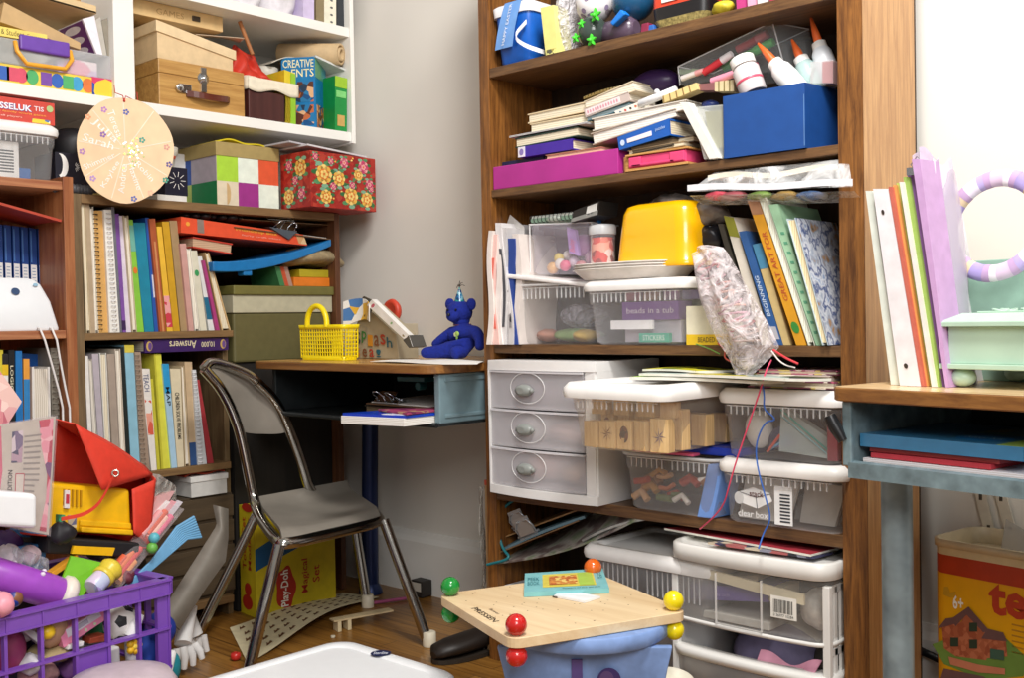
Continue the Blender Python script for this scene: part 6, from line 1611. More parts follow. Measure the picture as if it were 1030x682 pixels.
# blue pail with white rim
P, w, h = boxR(yf, za, 496, 537, 9, 494)
b = MB(mat('#1a62c4', .35))
sc = lambda c: .80 + .20*c/h
def pr(c, e=0): 
 k = (1-sc(c))/2; return rrect(P, w*k-e, w*(1-k)+e, .10*k-e, .10*(1-k)+e, c, .022)
b.loft([pr(0, -.006), pr(.010, 0), pr(h*.82, 0)]); o = b.build('blue_pail')
b = MB(mat('#e8e8ec', .4)); b.loft([pr(h*.82, .004), pr(h*.97, .004), pr(h, -.002), pr(h*.99, -.012)]); b.build('rim_lid', o)
b = MB(mat('#6fa0e0'))
R0 = [P(w*.40, -.004, h+.001), P(w*.85, -.004, h+.001), P(w*.60, -.006, h*.28), P(w*.13, -.006, h*.28)]
b.sheet(lambda u, v: (R0[0]*(1-u)+R0[1]*u)*(1-v) + (R0[3]*(1-u)+R0[2]*u)*v + V((0, -.004*math.sin(PI*v), 0)), 4, 8)
b.sheet(lambda u, v: P(w*(.40+.45*u), -.004+.09*v, h+.0015), 4, 4)
Pd_ = lambda a, d, c: (R0[3]*(1-c)+R0[0]*c)*(1-a) + (R0[2]*(1-c)+R0[1]*c)*a + V((0, -.0055, 0))
vtext(b, 'HAPPY EASTER', Pd_, .42, .58, .06, .94, 0, mat('#e8f0fa'), .005)
b.build('ribbon', o, )
b = MB(mat('#e4e4ea', .4)); pth = smooth([P(w*.95, -.004, h*.62), P(w*.72, -.020, h*.40), P(w*.98, -.016, h*.22), P(w*1.22, .02, h*.12)], 2)
b.loft([[q + V((0, 0, .005)), q + V((0, 0, -.005)), q + V((0, .002, -.005)), q + V((0, .002, .005))] for q in pth], smooth=False); b.build('handle', o)
tag(o, 'blue pail with white rim and light blue ribbon on the top shelf', 'pail')
H = base(qY(yf, .05, (549, 58), (561, 55), (556.5, 5), (543.5, 8)), za)
b = MB(mat('#e6e08a')); b.box(H, 0, 1, 0, 1, 0, 1); b.box(H, .1, .9, -.01, 0, .02, .12, blotch(['#5a5a4a', '#e6e08a', '#a89a4a'], 90)); T(b, 'yellow_card_box', 'narrow pale yellow box standing beside the blue pail', 'box', bevel=.001)
def bagb(name, lab, c, rx, ry, hh, m, seed, z, cat='bag', amp=.1):
 rr = random.Random(seed); ph = [rr.uniform(0, 6) for _ in range(5)]; rings = []
 for j in range(14):
  t = j/13; s_ = (math.sin(PI*min(1, .10+t*.86)))**.45
  rings.append([V((c.x + rx*s_*math.cos(q)*(1+amp*math.sin(3*q+ph[0]+5*t)) + .2*amp*rx*math.sin(9*q+ph[3]), c.y + ry*s_*math.sin(q)*(1+amp*math.sin(4*q+ph[1]+3*t)), z+hh*t+amp*.1*hh*math.sin(2*q+ph[2])*(0 if j == 0 else 1))) for q in [2*PI*i/24 for i in range(24)]])
 return T(MB(m).loft(rings), name, lab, cat)
c = PY(571, 30, YB+.06); bagb('clear_bag', 'whitish crinkled bag standing right of the pale yellow box', c, .022, .04, .16, clear('#e8e4e8', .75, .2, 0, 40), 3, za)
c = PY(556, 10, YB+.13); bagb('grey_jar', 'grey rounded jar behind the pale yellow box', c, .028, .03, .15, mat('#8f9096', .4), 4, za, 'jar', .02)
# spotted ball
cb6 = PY(598, 4, YB+.055); r6 = .042; cb6.z = PY(598, 4, YB+.055).z
b = MB(mat('#ece8ea', .35)); b.ball(cb6, r6, seg=24, rings=16)
for k in range(22):
 t, f = rnd.uniform(-2.8, .6), rnd.uniform(-.9, .9); n = V((math.cos(t)*math.cos(f), math.sin(t)*math.cos(f), math.sin(f))); u = n.cross(V((0, 0, 1))).normalized(); w_ = n.cross(u)
 b.add([cb6 + (n + u*.15*math.cos(q) + w_*.15*math.sin(q)).normalized()*r6*1.008 for q in [2*PI*i/8 for i in range(8)]], [tuple(range(8))], mat(['#8a7a92', '#9a8aa8', '#a0929a'][k % 3], .4))
o = T(b, 'spotted_ball', 'white ball with grey lilac spots on the top shelf', 'ball')
cg = PY(596, 33, YB+.03); cg.z = za + .034
o = T(MB(mat('#3e4a44', .15)).ball(cg, .034), 'dark_glass_ball', 'dark green grey glassy ball under the spotted ball', 'ball')
def sprout(px, py, s, lab):
 c = PY(px, py, YB-.004); b = MB(mat('#4fd83c', .4))
 pts = []
 for i in range(20):
  t = 2*PI*i/20; r = s*(.62 + .38*math.cos(5*t)*.8)
  pts.append(c + V((r*math.cos(t+.3), 0, r*math.sin(t+.3))))
 b.prism(pts, (0, .006, 0)); b.ball(c + V((0, -.002, 0)), s*.3); T(b, 'green_leaf_toy', lab, 'toy', bevel=.001)
sprout(598, 15, .017, 'bright green leaf toy, topmost of the four'); sprout(584, 24, .012, 'bright green leaf toy, second highest at left'); sprout(578, 38, .012, 'bright green leaf toy at far left beside the whitish bag'); sprout(594, 40, .015, 'bright green leaf toy resting on the shelf edge')
c = PY(637, 2, YB+.06); T(MB(mat('#1d4f74', .2)).ball(c, .045, sq=(1.05, 1, .95)), 'blue_balloon_ball', 'dark teal blue shiny ball on the top shelf', 'ball')
cj = PY(624, 30, YB+.045); b = MB(mat('#5a4a5c', .25)); b.lathe(Fr(PY(606, 36, YB+.05), (0, 1, 0), (0, 0, 1), (1, 0, 0)), [(.012, 0), (.026, .008), (.028, .05), (.026, .085), (.014, .092)]); T(b, 'purple_jar', 'purple grey jar lying under the dark teal ball', 'jar')
H = qY(YB+.006, .02, (613, 23), (616, 26), (629, 14), (624, 9)); T(MB(mat('#1d7ad8', .35)).box(H, 0, 1, 0, 1, 0, 1), 'blue_clip', 'bright blue plastic clip between spotted ball and teal ball', 'clip', bevel=.003)
H = base(qY(YB+.02, .03, (644, 33), (658, 29), (657, 21), (645, 24)), za); b = MB(mat('#8a2a48', .4)); b.box(H, 0, .6, 0, 1, 0, 1); b.box(H, .6, 1, 0, 1, 0, .7, mat('#2f62b0', .4)); T(b, 'red_blue_brick', 'small dark red and blue toy block beside the orange bag', 'block', bevel=.002)
# orange bag with barcode
P, w, h = boxR(YB+.02, za, 659, 714, -40, 660)
h = .13
b = MB(mat('#d8442a', .4))
def br(c, e): return rrect(P, e, w-e, e*.5, .07-e*.5, c, .02)
b.loft([br(.000, .010), br(.02, .0)], mat('#a09058', .5, noise=.4, nscale=200)); b.loft([br(.02, 0), br(.045, -.002)], mat('#1c1a1c', .4)); b.loft([br(.045, -.002), br(.09, 0), br(h, .012)])
b.box(P, w*.22, w*.52, -.0035, -.0028, .052, .10, mat('#eceae4'))
for k in range(12): b.box(P, w*.25+k*w*.02, w*.258+k*w*.02, -.0042, -.0035, .058, .088, mat('#222222'))
b.text('SH', P, w*.78, w*.98, .05, .075, -.0035, mat('#e8d0c0'), .01)
T(b, 'orange_packet', 'red orange packet with barcode and black band on the top shelf', 'packet')
for (pl_, pr_, z_, col, lab, nm) in [(718, 737, .022, '#c8b832', 'yellow crumpled item beside the orange packet', 'yellow_pouch')]:
 T(softblob(PY(727, 8, YB+.03), .016, (1.5, 1, .8), mat(col, .5), 61), nm, lab, 'pouch')
for i, (a, c_, col, lab) in enumerate([(741, 750, '#b83a7a', 'magenta and white thin book end on the top shelf right part'), (752, 760, '#e0a0b8', 'pale pink book end beside the magenta one'), (762, 772, '#d8d4d0', 'off white book end beside the pale pink one'), (774, 784, '#a83248', 'crimson book end, last in the visible top row')]):
 H = qY(YB+.015, .15, (a, 5), (c_, 3), (c_-4, -60), (a-4, -60)); base(H, za)
 book(H, 'book', mat(col, .5), lab, axis='x', group=None)
# ---- second shelf
yf = YB + .006
PM_, wM, hM = boxR(yf, zb9, 496, 624, 168.5, 496)
hM = ((PY(496, 168, yf).z - PY(496, 191, yf).z) + (PY(623, 149, yf).z-PY(623, 174.5, yf).z))/2
o = MB(mat('#b0308c', .45, noise=.08, nscale=10)).box(PM_, 0.002, wM, 0, .19, 0, hM).build('magenta_box', bevel=.0015)
tag(o, 'long magenta box lying at the left of the second shelf', 'box')
zt = zb9 + hM + .0008
def flatbook(pxl, pxr, z0, th, y, d, cover, label, pg='#e9dfc6', face='flatpages', yaw=0, lean=0, nm='paperback', t=.12, mk=None, group=None):
 P = FR(pxl, y, z0, yaw); w = (PY(pxr, 300, y).x - P.o.x)
 s = math.sin(math.radians(lean)); c = math.cos(math.radians(lean))
 ux, uz = P.ux*c + V((0, 0, s)), V((0, 0, c)) - P.ux*s
 if lean < 0: P.o = P.o - V((0, 0, w*s*0))
 H = Hx(P.o, P.o + ux*w, P.o + ux*w + uz*th, P.o + uz*th, P.uy*d)
 return book(H, nm, mat(cover, .5) if isinstance(cover, str) else cover, label, face=face, pg=pg, t=t, marks=mk, group=group), H
flatbook(498, 549, zt, .014, YB+.04, .14, '#1d2244', 'thin navy book lying on the magenta box at left', face='flat')
(o, H) = flatbook(551, 607, zt, .010, YB+.015, .15, '#c89070', 'thin peach edged book on the magenta box', pg='#e0b8a0')
(o, H) = flatbook(524, 578, zt+.0145, .024, YB+.02, .12, '#43289a', 'purple book with white spine end on the magenta box', face='flat', mk=lambda b, H: (b.box(H, 0, .13, -.012, 0, .02, .98, mat('#e4e0ea')), b.disc(H, .07, .5, .04, .3, -.02, mat('#8a7ab8'))))
(o, H) = flatbook(521, 584, zt+.039, .022, YB+.025, .12, '#1c3a34', 'dark green book with cream pages above the purple book', lean=1)
flatbook(515, 592, zt+.0645, .0035, YB+.022, .12, '#d8d8dc', 'thin pale booklet over the dark green book', t=.3, lean=.5)
(o, H) = flatbook(536, 598, zt+.070, .022, YB+.04, .12, '#d8c4a0', 'lower of two cream paperbacks on the pale booklet', group='two cream paperbacks')
(o, H) = flatbook(534, 600, zt+.093, .022, YB+.04, .12, '#dcc8a4', 'upper of two cream paperbacks on the pale booklet', group='two cream paperbacks', lean=1)
# dark book far back and curved ruler
bkz = zt + .118
flatbook(566, 634, bkz, .022, YB+.12, .09, '#2c2620', 'dark brown book at the back over the cream paperbacks', face='flat')
pr0 = FR(590, YB+.11, bkz+.024)
b = MB(wood('#c8a860', '#e0c98a', 'x', 30, .5)); b.loft([[pr0(.13*u, 0, .008*math.sin(PI*u*.8)), pr0(.13*u, .03, .008*math.sin(PI*u*.8)), pr0(.13*u, .03, .008*math.sin(PI*u*.8)+.006), pr0(.13*u, 0, .008*math.sin(PI*u*.8)+.006)] for u in [i/12 for i in range(13)]], smooth=False)
for k in range(14): b.box(pr0, .004+.009*k, .005+.009*k, -.0008, 0, .002+.008*math.sin(PI*(.004+.009*k)/.13*.8), .006+.008*math.sin(PI*(.004+.009*k)/.13*.8), mat('#4a3a20'))
T(b, 'wooden_ruler', 'bent wooden ruler on the dark brown book', 'ruler')
# middle stacks
zq0 = zb9
def pile(y, d, *pxq, cover='#c8b8a0', label='', pg='#ece4d2', face='flatpages', nm='paperback', group=None, mk=None, t=.1):
 H = qY(y, d, *pxq); return book(H, nm, mat(cover, .5) if isinstance(cover, str) else cover, label, face=face, pg=pg, t=t, marks=mk, group=group), H
# pink cassette case at the bottom
P, w, h = boxR(YB+.004, zb9, 633, 694, 161, 633); hcs = .034
b = MB(mat('#e0487a', .35)); b.box(P, .004, w-.004, 0, .10, .006, hcs-.004)
b.box(P, .012, w-.03, -.004, 0, .008, .014); b.box(P, .006, w*.25, -.004, 0, .008, hcs-.006); b.box(P, w*.72, w-.006, -.004, 0, .008, hcs-.006)
o = b.build('pink_case', bevel=.002)
b = MB(wood('#b07a3a', '#d8a868', 'x', 30, .5)); b.box(P, -.002, w+.002, -.004, .105, 0, .005); b.box(P, -.002, w+.002, -.004, .105, hcs-.003, hcs+.001); b.lathe(Fr(P(-.004, .02, .001)), [(.016, 0), (.016, hcs-.002)], seg=18); b.build('wooden_frame', o, bevel=.0008)
tag(o, 'pink plastic case in a thin wooden frame on second shelf edge', 'case')
flatbook(634, 690, zb9+hcs+.0015, .010, YB+.012, .12, '#b09a78', 'thin cream book lying on the pink case', lean=1.5)
flatbook(655, 700, zb9+hcs+.014, .012, YB+.03, .12, '#5a4638', 'thin brown book above the pink case')
pile(YB+.010, .14, (636, 155), (677, 146), (677, 138), (633, 148), cover='#26241f', label='black book under the blue labelled one', pg='#6a5a44')
def mk(b, H):
 b.box(H, .18, .66, -.008, 0, .32, .62, mat('#f0e4e8')); b.disc(H, .09, .45, .045, .22, -.008, mat('#c8d8f0')); b.text('puzzles', H, .74, .92, .45, .7, -.009, mat('#b8d0f0'))
pile(YB+.004, .13, (623, 151), (674, 136), (673, 119), (621, 138), cover='#1c5cb4', label='blue book with white label bar leaning on the second shelf', pg='#e4d8bc', face='flat', mk=mk)
pile(YB+.02, .16, (596, 146), (681, 117), (679, 109), (594, 134), cover='#b8a898', label='long white magazine pile beneath the card deck', pg='#f0ece4')
pile(YB+.022, .16, (596, 132), (690, 110), (690, 100), (595, 119), cover='#dcd4c8', label='white magazine above the long magazine pile', pg='#f0ece4')
def mk(b, H):
 for k in range(4): b.disc(H, .2+.22*k, .5, .05, .2, -.01, mat(['#3a6a8a', '#c04a4a', '#2a2a2a', '#c86a4a'][k], .5), seg=6)
pile(YB+.028, .12, (622, 118), (645, 108), (641, 103), (618, 112), cover='#ece4d8', label='small white card pack printed with red and dark marks', face='flat', nm='card_pack', mk=mk)
def mk(b, H): b.box(H, .03, .8, -.008, 0, .15, .85, mat('#f0e0e0')); [b.disc(H, .08+.06*k, .5, .02, .22, -.012, mat('#d89aa8'), seg=6) for k in range(12)]
pile(YB+.030, .10, (589, 118), (634, 101), (632, 92), (587, 110), cover='#c8b8b0', label='paperback with pink lettered spine under the top cream one', face='flat', mk=mk)
pile(YB+.030, .10, (588, 109), (640, 91), (636, 81), (587, 102), cover='#dccdb0', label='top cream paperback of the middle pile')
pile(YB+.034, .10, (590, 122), (634, 108), (633, 103), (589, 118), cover='#3f6a78', label='thin teal book under the pink lettered paperback', pg='#9ab0b8', nm='thin_book')
c = PY(660, 84, YB+.13); T(softblob(c, .05, (1.2, .8, .6), mat('#3a2450', .4), 66, .03), 'purple_dome', 'dark purple rounded dome at the back of second shelf', 'rolled item')  # dark purple dome, made as a soft lump
# white marker and domino sticks
b = MB(mat('#e6e8ea', .35)); a_, c_ = PY(643, 105, YB+.03), PY(681, 90, YB+.045); b.tube([a_, a_.lerp(c_, .02), a_.lerp(c_, .98), c_], [.006, .0085, .0085, .006], seg=12); b.ball(a_.lerp(c_, .5)+V((0, -.003, .010)), .006); T(b, 'white_marker', 'white tube toy on the magazines in the second shelf', 'tube')
ds = MB(mat('#e0c98a')); Hq = qY(YB+.022, .03, (667, 104), (702, 90), (700, 83), (666, 97)); ds.box(Hq, 0, 1, 0, 1, 0, 1)
for k in range(5): ds.box(Hq, .02+.19*k, .05+.19*k, -.03, 0, 0, 1, mat('#8a6a3a'))
T(ds, 'wooden_tile_bar', 'cream wooden bar with notches left of the blue box', 'toy', bevel=.001)
Hq = qY(YB+.03, .03, (700, 92), (738, 92), (738, 80), (700, 84)); b = MB(mat('#d0c098')); b.box(Hq, .5, 1, 0, 1, 0, 1); b.box(Hq, 0, .5, 0, 1, .1, .9, mat('#8a5a5a')); 
for k in range(3): b.box(Hq, .6+.14*k, .63+.14*k, -.03, 0, 0, 1, mat('#7a6a3a'))
T(b, 'wooden_block_row', 'row of cream and mauve wooden blocks beside the blue box', 'blocks', bevel=.001)
T(softblob(PY(714, 106, YB+.06), .014, (1.3, 1, .7), mat('#2a3a78', .3), 68), 'blue_marbles', 'dark blue shiny bundle behind the white frame', 'bundle')
# white frames and clear tape case leaning
Hq = qY(YB-.006, .02, (713, 153), (723, 153), (693, 103), (683, 103)); Hq.q[0].z = Hq.q[1].z = zb9 + .002
T(MB(mat('#e4e2da')).box(Hq, 0, 1, 0, 1, 0, 1), 'photo_frame', 'white frame edge leaning left of the blue box', 'frame', bevel=.001)
Hq = qY(YB+.006, .05, (708, 150), (729, 150), (727, 105), (694, 108)); Hq.q[0].z = Hq.q[1].z = zb9 + .003
b = MB(clear('#d8dcd8', .5, .1)); b.box(Hq, 0, 1, 0, 1, 0, 1); o = b.build('clear_case', bevel=.003)
MB(mat('#8a8448', .5, noise=.15)).box(Hq, .38, .92, .1, .9, .2, .9).build('tape_block', o, bevel=.001)
MB(mat('#dededa', .4)).box(Hq, .02, .2, -.02, 1.02, .02, .98).build('white_rim', o, bevel=.001)
tag(o, 'clear case with an olive block tilted against the blue box', 'case')
# blue box with glue bottles
P, w, h = boxR(YB-.004, zb9, 730, 812, 90, 730)
h = .5*((PY(729, 90, YB-.004).z - PY(729, 152, YB-.004).z)+(PY(812, 72, YB-.004).z-PY(812, 139, YB-.004).z))
wB_ = w; dB = .17
cr_ = P(w, 0, 0)
# side runs to px 843 but stays inside the case
M_bb = mat('#1a4a90', .5, noise=.05); b = MB(M_bb)
xr9 = min(PY(842, 100, YB+.10).x, ST1-.006); 
PBx = [P(0, 0, 0), P(w, 0, 0), V((xr9, YB+.12, zb9)), V((P.o.x+.02, YB+.12, zb9))]
up_ = V((0, 0, h)); th = .003
for i, (q0, q1) in enumerate(((0, 1), (1, 2), (2, 3), (3, 0))):
 A_1, B_1 = PBx[q0], PBx[q1]; n = (B_1-A_1).cross(V((0, 0, 1))).normalized()*-th
 b.add([A_1, B_1, B_1+n, A_1+n, A_1+up_, B_1+up_, B_1+n+up_, A_1+n+up_], [(0, 3, 2, 1), (4, 5, 6, 7), (0, 1, 5, 4), (2, 3, 7, 6), (1, 2, 6, 5), (3, 0, 4, 7)])
b.add([q + V((0, 0, .001)) for q in PBx], [(0, 1, 2, 3)])
b.box(P, w-.0022, w-.0008, -.0006, .0, .004, h*.82, mat('#5f86b8'))
o = b.build('blue_bin'); tag(o, 'deep blue open box of glue bottles at the right of second shelf', 'box')
def glue(px, py_tip, py_cap, tipdx, col, lab, ydep, tint='#f0f0ee', r=.021, lean=6):
 """bottle: tip pixel px+tipdx,py_tip ; cap centre px,py_cap"""
 cap = PY(px, py_cap, ydep); tip = PY(px+tipdx, py_tip, ydep); ax = (tip-cap).normalized()
 s1 = ax.cross(V((0, 1, 0))).normalized(); s2 = s1.cross(ax); 
 Lb_ = min(.085, (cap.z - zb9 - .010)/max(.3, ax.z)); Pg = Fr(cap - ax*Lb_, s1, s2, ax)
 b = MB(mat(tint, .35)); b.lathe(Pg, [(r*.9, 0), (r, .004), (r*1.02, Lb_*.55), (r*.93, Lb_*.80), (r*.60, Lb_*.95), (r*.55, Lb_)], seg=20); o = b.build('glue_bottle')
 b = MB(mat('#eceae6', .35)); b.lathe(Fr(cap - ax*.006, s1, s2, ax), [(r*.68, -.006), (r*.70, -.004), (r*.66, .010), (r*.40, .013)], seg=20); b.build('cap', o)
 tl = (tip-cap).length; b = MB(mat('#e0642a', .4)); b.lathe(Fr(cap + ax*.006, s1, s2, ax), [(r*.40, 0), (r*.36, tl*.3), (r*.12, tl*.92), (0, tl*.95)], seg=14, cap=(True, False)); b.build('nozzle', o)
 tag(o, lab, 'glue bottle', None); return Pg, Lb_, r
Pg, Lg, rg = glue(780, 44, 64, -17, '', 'white glue bottle leaning left, frontmost in the blue box', YB+.035)
glue(806, 41, 60, -9, '', 'pale teal glue bottle in the middle of the blue box', YB+.075, tint='#a8c0be')
glue(824, 19, 45, -8, '', 'upright glue bottle at the right rear of the blue box', YB+.085, tint='#dfe4ea', r=.020)
cap = PY(748, 65, YB+.025); ax = V((-.35, 0, .94)).normalized(); s1 = ax.cross(V((0, 1, 0))).normalized(); s2 = s1.cross(ax); Lc = .062
b = MB(mat('#d8d0d0', .35)); Pc_ = Fr(cap - ax*Lc, s1, s2, ax); b.lathe(Pc_, [(.024, 0), (.026, .004), (.026, Lc*.8), (.022, Lc*.9)], seg=22); o = b.build('craft_bottle')
MB(mat('#d0506a', .4)).lathe(Pc_, [(.0265, Lc*.35), (.0268, Lc*.36), (.0268, Lc*.42), (.0265, Lc*.43)], cap=(False, False), seg=22).build('pink_band', o); MB(mat('#f0eeea', .35)).lathe(Fr(cap - ax*.004, s1, s2, ax), [(.0235, 0), (.024, .002), (.024, .016), (.022, .018)], seg=22).build('cap', o)
tag(o, 'round craft bottle with wide white cap and pink band in the blue box', 'bottle')
Hq = qY(YB+.045, .03, (815, 84), (838, 84), (838, 60), (815, 62)); b = MB(clear('#e0dcdc', .5, .1)); b.box(Hq, 0, 1, 0, 1, 0, 1); o = b.build('clear_box', bevel=.001); MB(mat('#b02030', .3)).box(Hq, .5, .96, .1, .9, .04, .96).build('red_insert', o)
tag(o, 'small clear box with red insert at the right of the blue box', 'box')
# clear lid box with markers behind
Hc = Hx(PY(684, 86, YB+.075), PY(790, 70, YB+.075), PY(777, 22, YB+.075), PY(682, 67, YB+.075), V((.045, .06, -.012)))
b = MB(clear('#e8eef0', .16, .06))
b.box(Hc, 0, 1, 0, 1, 0, 1); o = b.build('clear_lid_box', bevel=.002)
e = MB(clear('#ffffff', .65, .08))
for p0, p1 in [((0, 0, 1), (1, 0, 1)), ((1, 0, 1), (1, 1, 1)), ((1, 0, 0), (1, 0, 1)), ((0, 0, 0), (0, 0, 1)), ((0, 1, 1), (1, 1, 1)), ((0, 0, 1), (0, 1, 1))]: e.tube([Hc(*p0), Hc(*p1)], .0014, seg=6)
e.build('edge', o)
tag(o, 'clear plastic box of markers propped behind the blue box', 'box')
def marker(p0, p1, col, capc, lab, y, r=.0075):
 a_, c_ = PY(*p0, y), PY(*p1, y); b = MB(mat(col, .4)); b.tube([a_, a_.lerp(c_, .65)], r, seg=12); o = b.build('marker')
 b = MB(mat(capc, .35)); b.tube([a_.lerp(c_, .65), a_.lerp(c_, .68), c_], [r*1.12, r*1.12, r*.95], seg=12); b.build('cap', o); tag(o, lab, 'marker')
marker((708, 73), (736, 54), '#d83a44', '#e8e2e4', 'red marker with white cap inside the clear box', YB+.062)
marker((686, 79), (708, 71), '#e8e0dc', '#e8a8a8', 'white and pink marker end lowest in the clear box', YB+.06, .006)
marker((716, 82), (762, 66), '#e89ab0', '#e0708a', 'pink marker sloping behind the craft bottle', YB+.055)
marker((728, 68), (778, 42), '#3f9a4a', '#4fae56', 'green marker in the clear box', YB+.09, .009)
marker((742, 50), (772, 34), '#b84048', '#d07078', 'dull red marker at the top of the clear box', YB+.10, .009)
marker((684, 72), (704, 72), '#9ab08a', '#b8c8a0', 'pale green marker at the left of the clear box', YB+.10, .006)
# zip bag lying on the books, jutting over the edge
yz = YB - .03
b = MB(clear('#f4f4f4', .30, .15, 1, 12))
top0, top1 = PY(710, 172, yz+.01), PY(846, 158, yz+.01)
bl0, bl1 = PY(692, 193, yz), PY(858, 188, yz)
def zb_f(u, v): return bl0.lerp(bl1, u)*(1-v) + top0.lerp(top1, u)*v + V((0, 0, 0))
b.sheet(lambda u, v: bl0.lerp(bl1, u)*(1-v) + top0.lerp(top1, u)*v + V((0, .03*v + .004*math.sin(12*u), 0)), 20, 8)
b.sheet(lambda u, v: (top0.lerp(top1, u) + V((0, .03, 0)))*(1-v) + (top0.lerp(top1, u) + V((0, .15, .004)))*v, 20, 6)
b.sheet(lambda u, v: bl0.lerp(bl1, u) + V((0, .005+.15*v, -.022*math.sin(PI*min(1, .1+v)))), 20, 8)
o = b.build('zip_bag')
b = MB(mat('#e9e9ee', .35)); b.sheet(lambda u, v: bl0.lerp(bl1, u) + V((0, -.002, .001 + .012*v + .002*math.sin(9*u))), 20, 2, thick=.001); b.build('zip_band', o)
tag(o, 'clear zip bag with white band jutting out over the third shelf', 'bag')
c = PY(778, 180, YB+.05)
b = MB(mat('#e6ddcc', .7, noise=.1)); b.sheet(lambda u, v: (PY(712, 178, yz+.03)).lerp(PY(842, 168, yz+.03), u) + V((0, .08*v, .003+.004*math.sin(9*u+3*v))), 14, 6, thick=.01); T(b, 'cream_cloth', 'cream cloth folded inside the zip bag', 'cloth')
for k, (px, col, lab) in enumerate([(722, '#c8485a', 'red petal bundle'), (738, '#b8606a', 'rose petal bundle'), (765, '#7a9a4a', 'green leaf bundle'), (790, '#a8884a', 'tan bundle'), (815, '#4a6a9a', 'blue bundle')]):
 T(softblob(PY(px, 197, YB+.02), .016, (1.6, 1.2, .55), mat(col, .6, noise=.3), 70+k), 'craft_scrap', lab + ' at the bottom of the clear zip bag', 'craft scrap')
# ============================================================ third shelf (tubs, yellow bowl, leaning books)
M_milk = clear('#f0f0f4', .26, .25)
# magazines standing on edge at the far left
yv = YB - .028
for i, (xb_0, xb_1, xt_0, xt_1, yt, col, lab, pj) in enumerate([
 (489, 494, 491, 496, 232, '#e2d8d2', 'leftmost white folded paper of the standing bundle', 0), (494, 500, 493, 498, 236, '#e8c0b8', 'pinkish folded paper in the standing bundle', .004),
 (500, 506, 497, 502, 243, '#e6ddd8', 'third folded paper from the left in the standing bundle', .006), (505, 510, 500, 506, 224, '#d8d4d4', 'tall newspaper in the standing bundle', .010),
 (510, 515, 505, 509, 229, '#c8c4c4', 'grey newspaper with black print in the bundle', .012), (515, 519, 509, 516, 240, '#24408a', 'blue printed sheet in the standing bundle', .016), (519, 524, 516, 522, 235, '#dcd2cc', 'white sheet nearest the clear tub in the bundle', .02)]):
 z0 = zc; A0, A1 = PY(xb_0, 344, yv+pj), PY(xb_1, 344, yv+pj); B0, B1 = PY(xt_0, yt, yv+pj+.02), PY(xt_1, yt, yv+pj+.02)
 A0.z = A1.z = z0
 A0.x = max(A0.x, ST0+.001); B0.x = max(B0.x, ST0+.001)
 A1.x = max(A1.x, A0.x+.004); B1.x = max(B1.x, B0.x+.004)
 def vol(u, w, v, A0=A0, A1=A1, B0=B0, B1=B1, i=i):
  p = A0.lerp(A1, u)*(1-v) + B0.lerp(B1, u)*v + V((.006*math.sin(v*6+i*1.7), .13*w, 0)); return p
 b = MB(mat(col, .65, noise=.05))
 rings = [[vol(0, 0, v/14), vol(1, 0, v/14), vol(1, 1, v/14), vol(0, 1, v/14)] for v in range(15)]
 b.loft(rings, smooth=False)
 if i in (1, 3, 4): b.loft([[vol(.3, -.01, v/14), vol(.75, -.01, v/14), vol(.75, .02, v/14), vol(.3, .02, v/14)] for v in range(2, 12)], mat(['#d86a5a', '#4a4a50', '#2a2a30'][[1, 3, 4].index(i)], .6) if i != 4 else blotch(['#2a2a30', '#c8c4c4', '#8a8688', '#d8d4d4'], 45), smooth=False)
 T(b, 'folded_paper', lab, 'paper')
T(MB(mat('#d8d4d0', .6)).prism([PY(506, 236, YB+.05), PY(527, 240, YB+.05), PY(527, 228, YB+.05), PY(513, 216, YB+.05)], (0, .002, 0)), 'loose_sheet', 'corner of a loose white sheet behind the standing bundle', 'paper')
def tub(pxl, pxr, y, z0, ptop, depth, label, yaw=0, pxt=None, **k):
 P = FR(pxl, y, z0, yaw); w = PY(pxr, 300, y).x - P.o.x; h = PY(pxt or pxl, ptop, y).z - z0
 o = storage_bin(P, w, depth, h, 'storage_bin', label, **k); return P, w, h, o
# left tub
P, w, h, o = tub(519, 597, YB+.012, zc, 286, .20, 'left clear tub on the third shelf with loose tilted lid', lid=False, bodym=M_milk, pxt=519)
h1 = h; P1, w1 = P, w
lid = MB(mat('#eeeae8', .35)); HLd = Hx(P(-.012, -.016, h+.014), P(w+.01, -.01, h-.016), P(w+.01, -.01, h-.008), P(-.012, -.016, h+.024), V((0, .20, .004)))
lid.box(HLd, 0, 1, 0, 1, 0, 1); lid.build('tilted_lid', o, bevel=.003)
def inside(P, w, h, items):
 for (a, b_, c, sa, sb2, sc_, col, nm, lab, cat, shp) in items:
  c0 = P(a*w, b_, .004 + c*h)
  if shp == 'box': bb_ = MB(mat(col, .5) if isinstance(col, str) else col).box(Fr(c0, P.ux, P.uy), -sa/2, sa/2, 0, sb2, 0, sc_); T(bb_, nm, lab, cat, bevel=.001)
  else: T(softblob(c0 + V((0, 0, sc_*.5)), 1, (sa/2, sb2/2, sc_*.5), mat(col, .6, noise=.15) if isinstance(col, str) else col, int(a*100)+3), nm, lab, cat)
inside(P, w, h, [(.5, .08, .0, .13, .08, .030, '#8aa86a', 'green_craft_bag', 'pale green craft bag low in the left clear tub', 'bag', 'blob'), (.72, .05, 0, .06, .06, .028, '#c8a850', 'yellow_dough', 'yellow ochre lump in the left clear tub', 'craft clay', 'blob'), (.2, .06, 0, .05, .06, .030, '#b8806a', 'brown_bundle', 'brownish bundle low in the left clear tub', 'bundle', 'blob'), (.5, .10, .22, .12, .08, .055, clear('#c8c8d8', .5, .2, 2, 26), 'plastic_pouch', 'grey clear pouch in the left clear tub', 'pouch', 'blob')])
